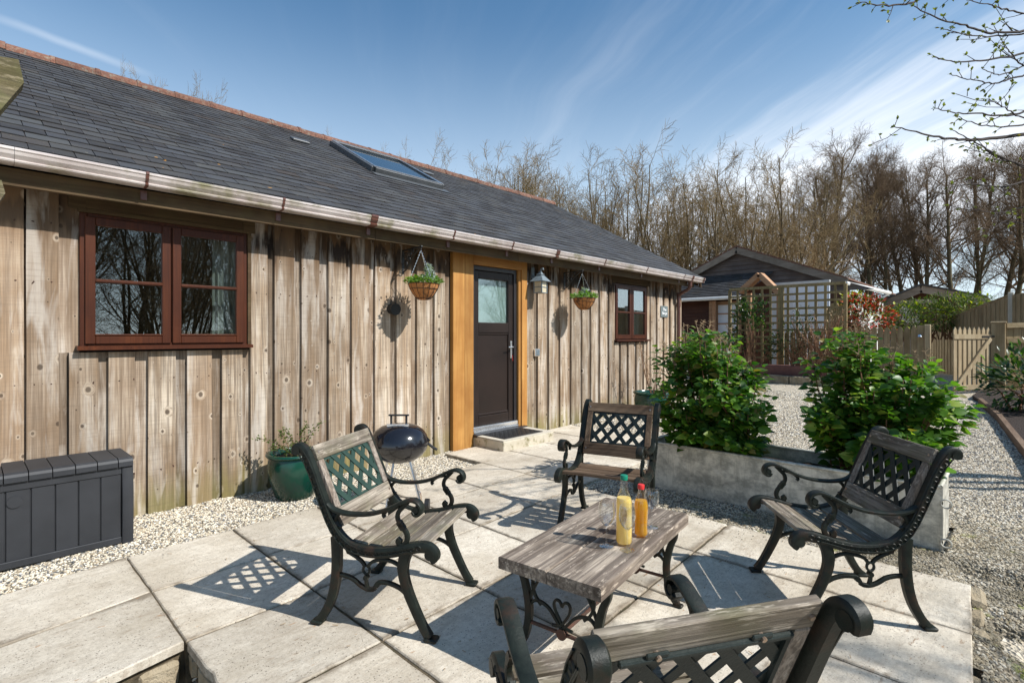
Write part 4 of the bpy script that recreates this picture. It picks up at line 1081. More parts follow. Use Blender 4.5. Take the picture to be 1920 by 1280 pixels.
#@@OBJECTS
# ------------------------------------------------------------------ cast iron chairs
def make_chair(slx, slz, lat, sag=0.0):
    root = empty('garden_chair')
    for s_ in (-1, 1):
        x0 = s_ * .28
        m_ = MB().sweep([(-.125, .815), (-.128, .838), (-.112, .853), (-.088, .848), (-.066, .82), (-.04, .765), (.0, .67), (.04, .575), (.075, .50), (.115, .44), (.17, .397), (.24, .378), (.32, .376), (.40, .388), (.47, .408), (.54, .425), (.585, .424), (.612, .405), (.615, .382), (.600, .368)],
                        .044, [.026, .034, .038, .04, .04, .042, .044, .046, .046, .048, .046, .038, .026], x0)
        # beading cast into the outer face
        pth = smooth_path([(-.085, .83), (-.04, .765), (.0, .67), (.04, .575), (.075, .50), (.115, .44), (.17, .397), (.24, .378), (.32, .376), (.40, .388), (.47, .408), (.54, .425)], 4)
        d = 0.0; last = pth[0]
        for p in pth[1:]:
            d += math.hypot(p[0] - last[0], p[1] - last[1]); last = p
            if d > .030:
                d = 0.0
                m_.tube([(x0 + s_ * .022, p[0] + .011 * math.cos(a), p[1] + .011 * math.sin(a)) for a in [2 * math.pi * k / 8 for k in range(8)]], .0035, 4, closed=True)
                m_.lathe([(.0, -.001), (.004, .0)], (0, 0, 0), 3) if False else None
        # raised rim lines of the outer face
        for off in (.015, -.015):
            m_.sweep([(p[0] + off * .72, p[1] + off * .72) for p in pth[::3]], .006, .005, x0 + s_ * .0235, 1)
        # scroll end discs
        m_.tube([(x0 - .024, -.112, .832), (x0 + .024, -.112, .832)], .021, 12)
        m_.tube([(x0 - .023, .593, .398), (x0 + .023, .593, .398)], .024, 12)
        sf = m_.build('side_frame', M_IRON, root)
        lg = MB().sweep([(.100, .43), (.104, .37), (.104, .29), (.094, .20), (.072, .12), (.038, .055), (.006, .014)], .038, [.048, .048, .046, .043, .04, .038, .04], x0)
        lg.box((x0, .0, .009), (.055, .062, .018), None, .006)
        lg.build('leg', M_IRON, sf)
        lg = MB().sweep([(.475, .405), (.458, .35), (.456, .29), (.478, .215), (.515, .135), (.552, .065), (.585, .016)], .038, [.058, .05, .046, .043, .04, .038, .04], x0)
        lg.box((x0, .595, .009), (.055, .062, .018), None, .006)
        lg.build('leg', M_IRON, sf)
        am = MB().sweep([(.052, .583), (.085, .560), (.14, .547), (.21, .546), (.29, .556), (.36, .578), (.42, .607), (.47, .630), (.505, .637), (.535, .625), (.547, .600), (.538, .577), (.518, .572), (.506, .586)],
                        [.034, .042, .046, .050, .048, .046, .044], .0165, x0, 5)
        am.sweep([(.475, .625), (.452, .60), (.430, .575), (.425, .545), (.445, .515), (.470, .482), (.474, .452), (.458, .428), (.435, .424), (.424, .440), (.434, .456)], .02, [.022, .02, .018, .020, .022, .02, .016, .013], x0)
        am.sweep([(.435, .60), (.40, .592), (.37, .575), (.352, .556), (.36, .545)], .018, .014, x0)
        am.sweep([(.13, .548), (.105, .53), (.092, .505), (.094, .482), (.112, .47), (.122, .482)], .02, .016, x0)
        for zz in (.505, .515, .525): am.tube([(x0 - .012, .436 + (.525 - zz) * .75, zz), (x0 + .012, .436 + (.525 - zz) * .75, zz)], .0135, 8)
        am.tube([(x0 - .011, .435, .44), (x0 + .011, .435, .44)], .012, 10).tube([(x0 - .02, .523, .597), (x0 + .02, .523, .597)], .015, 10)
        am.build('armrest', M_IRON, sf)
        st = MB().sweep([(.10, .245), (.14, .248), (.19, .236), (.235, .208), (.275, .196), (.31, .205)], .02, .018, x0).sweep([(.275, .196), (.30, .200), (.315, .222), (.33, .236), (.38, .238), (.43, .225), (.465, .205)], .02, .018, x0)
        st.tube([(x0 - .011, .322, .226), (x0 + .011, .322, .226)], .013, 10)
        st.sweep([(.268, .20), (.262, .23), (.262, .262)], .018, [.018, .014, .016], x0)
        st.tube([(x0, .262 + .017 * math.cos(a), .287 + .02 * math.sin(a)) for a in [2 * math.pi * k / 12 for k in range(12)]], .0065, 6, closed=True)
        st.sweep([(.256, .302), (.238, .325), (.205, .345), (.17, .362), (.155, .38)], .018, .015, x0).sweep([(.270, .302), (.292, .328), (.335, .342), (.39, .343), (.435, .325), (.452, .302)], .018, .015, x0)
        st.tube([(x0 - .01, .44, .318), (x0 + .01, .44, .318)], .014, 8).tube([(x0 - .01, .17, .366), (x0 + .01, .17, .366)], .012, 8)
        st.tube([(x0 - .013, .262, .252), (x0 + .013, .262, .252)], .012, 8)
        st.build('stretcher', M_IRON, sf)
    # seat slats follow the curve of the seat
    sp_ = smooth_path([(.155, .400), (.22, .382), (.29, .376), (.36, .381), (.43, .395), (.50, .415), (.575, .428)], 6)
    D = [0]
    for a, b_ in zip(sp_[:-1], sp_[1:]): D.append(D[-1] + math.hypot(b_[0] - a[0], b_[1] - a[1]))
    ns = 5; wd = D[-1] / ns
    for k in range(ns):
        t = (k + .5) * wd
        y = float(np.interp(t, D, [p[0] for p in sp_])); z = float(np.interp(t, D, [p[1] for p in sp_]))
        y2 = float(np.interp(t + .02, D, [p[0] for p in sp_])); z2 = float(np.interp(t + .02, D, [p[1] for p in sp_]))
        th = math.atan2(z2 - z, y2 - y)
        mb = MB().box((0, 0, 0), (.532, wd - .010, .021), Matrix.Rotation(th, 3, 'X'), .004)
        o = mb.build('seat_slat', slx, root); o.location = (0, y, z)
    # back: frame of four boards and a cast lattice
    U = Vector((0, -.40, .9165)).normalized(); B0 = Vector((0, .112, .468)); Nn = Vector((0, .9165, .40)).normalized()
    RM = Matrix((Vector((1, 0, 0)), -Nn, U)).transposed()
    def bk(x, u, w_, h, t=.022, n_=0.0, name='', mat=None, bev=.003):
        o = MB().box((0, 0, 0), (w_, t, h), RM, bev).build(name, mat, root); o.location = B0 + U * u + Nn * n_ + Vector((x, 0, 0)); return o
    bk(0, .38, .515, .075, name='top_rail', mat=slx); bk(0, .045, .515, .09, name='bottom_rail', mat=slx)
    bk(-.236, .2165, .042, .249, name='back_stile', mat=slz); bk(.236, .2165, .042, .249, name='back_stile', mat=slz)
    # lattice
    lm = MB(); hw, u0, u1 = .213, .092, .341
    def clip(poly):
        for ax, lim, sg in ((0, -hw, 1), (0, hw, -1), (1, u0, 1), (1, u1, -1)):
            out = []
            for i in range(len(poly)):
                p, q_ = poly[i], poly[(i + 1) % len(poly)]
                pi = (p[ax] - lim) * sg >= 0; qi = (q_[ax] - lim) * sg >= 0
                if pi: out.append(p)
                if pi != qi:
                    t = (lim - p[ax]) / (q_[ax] - p[ax]); out.append((p[0] + (q_[0] - p[0]) * t, p[1] + (q_[1] - p[1]) * t))
            poly = out
            if not poly: return []
        return poly
    for dirn in (1, -1):
        dx, du = math.cos(R(50)) * dirn, math.sin(R(50)); nx_, nu_ = -du, dx
        for k in range(-8, 9):
            cx = k * .101 + .03
            for seg in range(-6, 7):
                pass
            wv = .0152
            pl = clip([(cx - dx * .6 + nx_ * wv, .2165 - du * .6 + nu_ * wv), (cx + dx * .6 + nx_ * wv, .2165 + du * .6 + nu_ * wv), (cx + dx * .6 - nx_ * wv, .2165 + du * .6 - nu_ * wv), (cx - dx * .6 - nx_ * wv, .2165 - du * .6 - nu_ * wv)])
            if len(pl) < 3: continue
            o1 = .0008 if dirn > 0 else -.0045
            vs = [B0 + Vector((p[0], 0, 0)) + U * p[1] + Nn * o1 for p in pl] + [B0 + Vector((p[0], 0, 0)) + U * p[1] + Nn * (o1 + .005) for p in pl]
            n = len(pl); lm.add(vs, [tuple(range(n)), tuple(reversed(range(n, 2 * n)))] + [(i, i + n, (i + 1) % n + n, (i + 1) % n) for i in range(n)])
    for (a, b_, c_, d_) in ((-hw, hw, u0 + .005, u0 + .005), (-hw, hw, u1 - .005, u1 - .005), (-hw + .005, -hw + .005, u0, u1), (hw - .005, hw - .005, u0, u1)):
        lm.beam(B0 + Vector((a, 0, 0)) + U * c_ - Nn * .004, B0 + Vector((b_, 0, 0)) + U * d_ - Nn * .004, .012, .012, Nn)
    for xx in (-.12, .12):       # lugs that carry the lattice on the back of the rail
        for uu, sg in ((u1 + .006, 1), (u0 - .006, -1)):
            lm.beam(B0 + Vector((xx, 0, 0)) + U * uu - Nn * .019, B0 + Vector((xx, 0, 0)) + U * (uu + sg * .014) - Nn * .019, .05, .008, Nn, .003)
    lm.beam(B0 + Vector((-.2, 0, 0)) + U * (u1 + .002) - Nn * .018, B0 + Vector((.2, 0, 0)) + U * (u1 + .002) - Nn * .018, .014, .012, Nn, .003)
    lm.build('lattice_panel', lat, root)
    bm_ = MB()
    for xx in (-.238, .238):
        for uu in (.38, .045):
            c_ = B0 + Vector((xx, 0, 0)) + U * uu
            bm_.tube([c_ - Nn * .018, c_ + Nn * .0135], .0065, 8)
    for xx in (-.12, .12):
        c_ = B0 + Vector((xx, 0, 0)) + U * (u1 + .012); bm_.tube([c_ - Nn * .028, c_ - Nn * .012], .006, 8)
    bm_.build('bolt', M_BOLT, root)
    return root
def place_chair(c, o, f, label):
    c.location = (o[0], o[1], 0.0); c.rotation_euler = (0, 0, math.atan2(f[1], f[0]) - math.pi / 2)
    tag(c, label, 'chair', 'cast iron and timber garden chairs round the low table')
place_chair(make_chair(W_SLATX, W_SLATZ, M_LATT), (1.425, 2.585), (.485, -.875), 'left-hand garden armchair with a green lattice back, beside the barbecue')
place_chair(make_chair(W_DKX, W_DKZ, M_LATTD), (3.545, 2.25), (-.952, -.307), 'brown-slatted garden armchair at the far end, facing the camera in front of the trough')
place_chair(make_chair(W_SLATX, W_SLATZ, M_LATTD), (3.39, .475), (-.625, .78), 'right-hand garden armchair with grey slats, seen against the end of the steel trough')
place_chair(make_chair(W_SLATX, W_SLATZ, M_LATTD), (1.045, .475), (.515, .857), 'nearest garden armchair seen from behind and cut off by the bottom of the picture')

# ------------------------------------------------------------------ coffee table
tb = empty('coffee_table', (2.125, 1.435, 0), math.atan2(.13, .99))
tag(tb, 'low garden table of two thick weathered planks on ornate cast iron ends', 'table')
def plank(y0, y1):
    vs = []; fs = []; L = 1.02; n = 20; t0, t1 = .392, .445
    for i in range(n + 1):
        x = -L / 2 + L * i / n; w_ = .0025
        a = y0 + w_ * mnoise.noise(Vector((x * 9, y0, 1))); b_ = y1 + w_ * mnoise.noise(Vector((x * 9, y1, 7))); dz = .0015 * mnoise.noise(Vector((x * 3, y0, 4)))
        vs += [(x, a, t0), (x, a, t1 - .005 + dz), (x, a + .006, t1 + dz), (x, b_ - .006, t1 + dz), (x, b_, t1 - .005 + dz), (x, b_, t0)]
    for i in range(n):
        for k in range(6): fs.append((i * 6 + k, i * 6 + (k + 1) % 6, (i + 1) * 6 + (k + 1) % 6, (i + 1) * 6 + k))
    fs.append(tuple(reversed(range(6)))); fs.append(tuple(range(n * 6, n * 6 + 6)))
    return MB().add(vs, fs).build('top_plank', W_TABLE, tb)
plank(-.245, -.002); plank(.002, .245)
for sx_ in (-1, 1):
    xx = sx_ * .385; fr = MB()
    for s_ in (-1, 1):
        M2 = lambda pts: [(p[0] * s_, p[1]) for p in pts]
        fr.sweep(M2([(.105, .225), (.135, .255), (.15, .295), (.143, .335), (.115, .362), (.08, .375), (.0, .388)]), .014, .013, xx)
        fr.sweep(M2([(.172, .20), (.14, .235), (.105, .238), (.065, .222), (.03, .185), (.0, .15)]), .014, .013, xx)
        fr.sweep(M2([(.0, .388), (.07, .372), (.115, .335), (.145, .285), (.165, .235)]), .014, .012, xx)
        fr.sweep(M2([(.145, .30), (.158, .335), (.178, .345), (.196, .33), (.2, .30)]), .014, .011, xx)
        fr.sweep(M2([(.0, .248), (.012, .268), (.03, .27), (.04, .252), (.034, .225), (.012, .19), (.0, .172)]), .012, .011, xx)
        fr.sweep(M2([(.0, .172), (.02, .162), (.05, .158)]), .012, .011, xx)
    fr.build('end_frame', M_IRON, tb)
    for s_ in (-1, 1):
        M2 = lambda pts: [(p[0] * s_, p[1]) for p in pts]
        lg = MB().sweep(M2([(.222, .388), (.215, .35), (.195, .31), (.178, .25), (.170, .19), (.176, .12), (.198, .055), (.228, .012)]), .03, [.018, .024, .03, .034, .034, .032, .034, .03], xx)
        lg.sweep(M2([(.185, .388), (.192, .355), (.198, .32)]), .026, .016, xx)
        lg.box((xx, .232 * s_, .008), (.036, .05, .016), None, .005)
        lg.build('leg', M_IRON, tb)
    MB().tube([(xx, -.17, .135), (xx, .17, .135)], .0085, 8).tube([(xx + sx_ * .012, 0, .135), (xx - sx_ * .012, 0, .135)], .024, 12).build('tie_rod', M_RUST, tb)
MB().tube([(-.385, 0, .135), (.385, 0, .135)], .008, 8).build('tie_rod', M_RUST, tb)

# bottles and glasses
def at_table(px, py, z=.446): 
    r_ = ray(px, py); k = (z - 1.4) / r_.z; return Vector((r_.x * k, r_.y * k, z))
def bottle(px, py, rad, h, prof_body, neck, capm, liq, lvl, label, name='bottle', etch=False):
    b_ = empty(name, at_table(px, py)); tag(b_, label, 'bottle')
    MB().lathe([(0.0, .001), (rad * .9, 0), (rad, .008)] + prof_body + neck, (0, 0, 0), 28).build('glass_body', M_WINE, b_)
    inner = [(0.0, .008), (rad * .86, .008), (rad * .94, .016)] + [(r_ * .94, z) for r_, z in prof_body if z < lvl] 
    last = [(r_ * .94, z) for r_, z in prof_body if z < lvl][-1]
    nxt = next(((r_ * .93, z) for r_, z in prof_body + neck if z >= lvl))
    t = (lvl - last[1]) / max(1e-6, nxt[1] - last[1]); inner.append((last[0] + (nxt[0] - last[0]) * t, lvl))
    inner.append((0.0, lvl))
    MB().lathe(inner, (0, 0, 0), 28).build('liquid', liq, b_)
    MB().lathe([(neck[-1][0] + .003, h - .022), (neck[-1][0] + .004, h - .004), (neck[-1][0] + .002, h), (0.0, h)], (0, 0, 0), 20).build('cap', capm, b_)
    return b_
bottle(1170, 1019, .037, .315, [(.037, .05), (.037, .10), (.037, .17), (.0365, .19), (.034, .208), (.028, .225), (.021, .24)], [(.016, .255), (.0138, .275), (.0135, .30)], M_GCAP, M_LEMON, .212,
       'tall clear bottle of cloudy lemon drink with a green cap')
bb = bottle(1202, 1004, .032, .245, [(.032, .02), (.030, .045), (.0305, .06), (.0325, .10), (.034, .13), (.0335, .15), (.029, .17), (.021, .188)], [(.0145, .205), (.0128, .22), (.0125, .235)], M_RCAP, M_AMBER, .170,
       'shorter bottle of amber drink with a red cap')
em = MB()
for k in range(7):
    z = .128 - k * .009
    for a in np.arange(-.9, .5, .16):
        if rng.random() < .85: em.box((.0342 * math.cos(a - 2.2), .0342 * math.sin(a - 2.2), z), (.0012, .0038, .0022 if k != 6 else .004), Matrix.Rotation(a - 2.2, 3, 'Z'))
em.build('embossed_lettering', M_AMBER, bb)
def glass(px, py, label, h=.20, rad=.037):
    g_ = empty('wine_glass', at_table(px, py)); tag(g_, label, 'wine glass', 'wine glasses on the low table')
    t = .0012; o_ = [(.0, 0.0), (.032, .0), (.033, .002), (.012, .005), (.0045, .012), (.0035, .05), (.004, .085), (.012, .096), (.026, .112), (rad * .94, .132), (rad, .152), (rad * .95, .18), (rad * .84, h)]
    i_ = [(r_ - t, z) for r_, z in reversed(o_[7:])] + [(0.0, .098)]
    MB().lathe(o_, (0, 0, 0), 28).build('stem', M_WINE, g_) if False else None
    MB().lathe(o_[:8], (0, 0, 0), 28).build('stem', M_WINE, g_); MB().lathe(o_[7:] + i_[:], (0, 0, 0), 28).build('bowl', M_WINE, g_)
glass(1137, 1023, 'empty wine glass standing left of the bottles'); glass(1176, 1031, 'empty wine glass standing in front of the bottle of lemon drink')
glass(1222, 988, 'empty wine glass half hidden behind the amber bottle', .185)

# ------------------------------------------------------------------ kettle barbecue
bq = empty('kettle_barbecue', (2.46, 3.66, 0)); tag(bq, 'black kettle barbecue with a lidded bowl on thin steel legs', 'barbecue')
RB = .235; ZR = .505
MB().lathe([(0.0, ZR - .15), (.07, ZR - .148), (.13, ZR - .132), (.185, ZR - .095), (.222, ZR - .045), (RB, ZR)], (0, 0, 0), 40).build('bowl', M_ENAM, bq)
lid = MB().lathe([(RB + .004, ZR - .006), (RB + .007, ZR + .004), (RB + .001, ZR + .03), (.222, ZR + .07), (.195, ZR + .11), (.15, ZR + .142), (.09, ZR + .160), (.03, ZR + .166), (0.0, ZR + .167)], (0, 0, 0), 40).build('lid', M_ENAM, bq)
rv = Vector((sn, -cs, 0)) * 1.0; rv2 = Vector((cs, sn, 0))
hb = MB()
hc = Vector((0, 0, ZR + .16)) - rv2 * .03
for s_ in (-1, 1): hb.beam(hc + rv * .062 * s_ - Vector((0, 0, .01)), hc + rv * .062 * s_ + Vector((0, 0, .075)), .016, .012, rv2, .003)
hb.beam(hc - rv * .085 + Vector((0, 0, .08)), hc + rv * .085 + Vector((0, 0, .08)), .022, .014, (0, 0, 1), .005)
hb.build('handle', M_BLACK, lid)
MB().beam(hc - rv * .09 - rv2 * .03 + Vector((0, 0, .002)), hc + rv * .09 - rv2 * .03 + Vector((0, 0, .002)), .035, .02, (0, 0, 1), .003).build('heat_shield', M_ALU, lid)
MB().tube([rv * .225 + Vector((0, 0, ZR + .01)), rv * .275 + Vector((0, 0, ZR - .03)), rv * .31 + Vector((0, 0, ZR - .05))], .011, 8).beam(rv * .20 + Vector((0, 0, ZR + .07)), rv * .245 + Vector((0, 0, ZR + .02)), .025, .006, rv2).build('side_handle', M_BLACK, bq)
for ax in (-1, 1):
    pass
def legp(a): return Vector((math.cos(a), math.sin(a), 0))
foot = [at for at in []]
wl = (rv * .21 - rv2 * .10)
for tgt, nm in ((rv * .20 - rv2 * .12, 'leg'), (rv * -.06 - rv2 * .22, 'leg'), (rv * -.22 + rv2 * .10, 'leg'), (rv * .14 + rv2 * .19, 'leg')):
    MB().tube([Vector(tgt) * .45 + Vector((0, 0, ZR - .125)), Vector(tgt) + Vector((0, 0, .02))], .0105, 8).tube([Vector(tgt) + Vector((0, 0, .0)), Vector(tgt) + Vector((0, 0, .025))], .012, 8).build(nm, M_CHROME, bq)
for k, s_ in ((rv * .21 - rv2 * .12, 1),):
    c_ = Vector(k) + Vector((0, 0, .045)) + rv * .02
    MB().tube([c_, c_ + rv * .035], .045, 16).build('wheel', M_BLACK, bq)
aw = [rv * .20 - rv2 * .12 + Vector((0, 0, .045)), rv * .14 + rv2 * .19 + Vector((0, 0, .045))]
MB().tube(aw, .005, 6).build('axle', M_CHROME, bq)

# ------------------------------------------------------------------ storage box
sb = empty('storage_box', (.10, 4.62, -.02)); tag(sb, 'long charcoal plastic storage box with planked lid against the timber wall', 'storage box')
bx0, bx1, by0, by1, bz = -.62, .685, -.225, .20, .545
body = MB().prism([(by0 + .02, 0), (by1, 0), (by1, bz - .02), (by0 + .02, bz - .02)], bx0 + .01, bx1 - .012, axis=0).build('body', M_PLAST, sb)
# bulging corner rims
MB().sweep([(by0 + .005, 0), (by0 - .004, .15), (by0 - .006, .3), (by0 + .002, .43), (by0 + .014, bz - .012)], .062, .020, bx1 - .031, 3).build('corner_rim', M_PLAST, body)
MB().span((bx0, by0 + .0, 0), (bx1 - .065, by0 + .03, .045), .004).build('base_rim', M_PLAST, body)
MB().span((bx0, by0 + .004, bz - .075), (bx1 - .065, by0 + .03, bz - .022), .004).build('top_rim', M_PLAST, body)
npan = 11; pw_ = .1145
for k in range(npan):
    a = bx1 - .064 - pw_ * (k + 1)
    MB().box((a + pw_ / 2, by0 + .017, (bz - .12) / 2 + .044), (pw_ - .006, .014, bz - .118), None, .003).build('panel', M_PLAST, sb)
MB().tube([(bx1 - .08 - pw_ * 4.5, by0 + .011, .40), (bx1 - .08 - pw_ * 4.5, by0 + .004, .40)], .036, 24).build('round_boss', M_PLAST, body)
for k in range(12):
    b_ = bx1 - .012 - .112 * k if k else bx1; a = bx1 - .085 - .112 * k
    b_ = bx1 if k == 0 else bx1 - .085 - .112 * (k - 1)
    th = .05
    MB().prism([(by0 - .012, bz - .022), (by1 + .01, bz - .022), (by1 + .01, bz + .03), (by0 + .02, bz + .035), (by0 - .002, bz + .026), (by0 - .012, bz + .01)], a + .0025, b_ - .0025, axis=0).build('lid_plank', M_PLAST, sb)
MB().span((bx1 - .085 - .112 * 8.6, by0 - .014, bz - .036), (bx1 - .085 - .112 * 6.6, by0 + .006, bz - .024), .002).build('lid_grip', M_DARK, sb)

# ------------------------------------------------------------------ leaf helpers
def leaf_vs(L, W, fold=.18, curl=.2, n=5):
    """ovate leaf along +y, folded at the midrib, tip curling down"""
    vs = []; fs = []
    for i in range(n + 1):
        t = i / n; w_ = W * .5 * (math.sin(math.pi * min(1, t * 1.02) ** .75) ** .8 if 0 < t < 1 else 0.02)
        y = L * t; z = -curl * L * t * t
        vs += [(-w_, y, z + fold * w_), (0, y, z), (w_, y, z + fold * w_)]
    for i in range(n):
        o = i * 3
        fs += [(o, o + 1, o + 4, o + 3), (o + 1, o + 2, o + 5, o + 4)]
    return vs, fs
def rot_to(d, roll):
    d = Vector(d).normalized(); q = d.to_track_quat('Y', 'Z'); return q.to_matrix() @ Matrix.Rotation(roll, 3, 'Y')
def leaf_cloud(points, L, W, r_, n=2, fold=.2, curl=.2, lvar=.35):
    """points: (position, direction)"""
    mb = MB(); V0, F0 = leaf_vs(1, W / L, fold, curl, n)
    V0 = [Vector(v) for v in V0]
    for p, d in points:
        s_ = L * r_.uniform(1 - lvar, 1 + lvar); M = rot_to(d, r_.uniform(-.9, .9)); p = Vector(p)
        mb.add([p + M @ (v * s_) for v in V0], F0, r_.uniform(.01, 1), True)
    return mb

# ------------------------------------------------------------------ pots
def pot(root, R0, H, prof=None):
    MB().lathe([(R0 * .62, 0), (R0 * .72, .02), (R0 * .95, H * .45), (R0 * 1.0, H * .68), (R0 * .97, H * .84), (R0 * .93, H * .90), (R0 * 1.03, H * .93), (R0 * 1.07, H * .965), (R0 * 1.03, H), (R0 * .93, H), (R0 * .88, H * .96), (R0 * .86, H * .85)], (0, 0, 0), 40).build('pot', M_GREENP, root)
    MB().lathe([(R0 * .87, H * .87), (R0 * .4, H * .89), (0, H * .9)], (0, 0, 0), 24).build('soil', M_SOIL, root)
rl = random.Random(5)
p1 = empty('plant_pot', (2.0, 4.60, -.03)); tag(p1, 'large green glazed pot with a straggly shrub beside the wall', 'plant pot'); pot(p1, .225, .40)
stem = MB(); pts = []
fwd = Vector((cs, sn, 0))
for tip in [rv * -.34 + Vector((0, 0, .52)), rv * -.10 + Vector((0, 0, .60)), rv * -.13 + Vector((0, 0, .56)), rv * .10 + Vector((0, 0, .64)), rv * .23 + Vector((0, 0, .66)), rv * .02 - fwd * .12 + Vector((0, 0, .48)), rv * .14 - fwd * .1 + Vector((0, 0, .47)), rv * -.16 - fwd * .12 + Vector((0, 0, .46))]:
    b0 = Vector((rl.uniform(-.05, .05), rl.uniform(-.05, .05), .34)); mid_ = (b0 + tip) / 2 + Vector((0, 0, .04))
    path = [Vector(q) for q in smooth_path([tuple(b0), tuple(mid_), tuple(tip)], 8)]
    stem.tube(path, [.004] * 8 + [.002] * (len(path) - 8), 5)
    for q in path[5:]:
        for _ in range(7): pts.append((q + Vector((rl.gauss(0, .012), rl.gauss(0, .012), rl.gauss(0, .012))), (rl.gauss(0, 1), rl.gauss(0, 1), rl.gauss(.3, .7))))
for _ in range(170): 
    a = rl.uniform(0, 6.28); q = rl.uniform(0, .17); pts.append(((q * math.cos(a), q * math.sin(a), .37 + rl.uniform(0, .06)), (rl.gauss(0, 1), rl.gauss(0, 1), rl.gauss(.5, .6))))
stem.build('stem', M_STEM, p1); o = leaf_cloud(pts, .024, .013, rl).build('foliage', L_SPR, p1); tag(o, kind='stuff')
p2 = empty('plant_pot', (8.05, 4.45, -.03)); tag(p2, 'green pot with a thin bare shrub below the small window, half behind the hydrangea', 'plant pot'); pot(p2, .30, .47)
stem = MB(); pts = []
for k in range(9):
    a = rl.uniform(0, 6.28); tip = Vector((math.cos(a) * .22, math.sin(a) * .2, rl.uniform(.85, 1.35))); b0 = Vector((tip.x * .1, tip.y * .1, .42))
    path = [Vector(q) for q in smooth_path([tuple(b0), tuple((b0 + tip) / 2 + Vector((rl.gauss(0, .04), rl.gauss(0, .04), 0))), tuple(tip)], 6)]
    stem.tube(path, [.006 - .0003 * i for i in range(len(path))], 4)
    for q in path[6:]:
        for _ in range(5): pts.append((q + Vector((rl.gauss(0, .04), rl.gauss(0, .04), rl.gauss(0, .03))), (rl.gauss(0, 1), rl.gauss(0, 1), rl.gauss(0, .7))))
stem.build('stem', M_STEM, p2); o = leaf_cloud(pts, .03, .014, rl).build('foliage', M_DRY, p2); tag(o, kind='stuff')

# ------------------------------------------------------------------ brackets, hanging baskets, lamp, sign
def bracket(x, label):
    o = empty('basket_bracket', (x, 4.99, -.02)); tag(o, label, 'bracket')
    m_ = MB().sweep([(0, 2.38), (0, 2.11)], .03, .012, 0, 1).sweep([(0, 2.372), (-.18, 2.374), (-.345, 2.379)], .022, [.012, .012, .016], 0, 2)
    m_.sweep([(-.005, 2.13), (-.05, 2.145), (-.10, 2.19), (-.17, 2.27), (-.25, 2.33), (-.33, 2.372)], .016, .011, 0, 4)
    for (cy, cz, r_) in ((-.055, 2.30, .042), (-.05, 2.215, .034), (-.125, 2.325, .034), (-.185, 2.345, .02), (-.115, 2.262, .024)):
        m_.tube([(0, cy + r_ * math.cos(a), cz + r_ * math.sin(a)) for a in [k * math.pi / 6 for k in range(11)]], .0055, 6)
        m_.tube([(0, cy + r_ * .45 * math.cos(a), cz + r_ * .45 * math.sin(a)) for a in [k * math.pi / 4 for k in range(7)]], .005, 6)
    m_.tube([(-.012, -.345, 2.38), (.012, -.345, 2.38)], .013, 10).tube([(0, -.34, 2.375), (0, -.345, 2.345), (0, -.335, 2.335)], .005, 6)
    m_.build('scroll_bracket', M_BLACK, o)
bracket(3.40, 'black scrolled iron bracket above the basket nearer the left of the door'); bracket(6.33, 'black scrolled iron bracket to the right of the wall lantern')
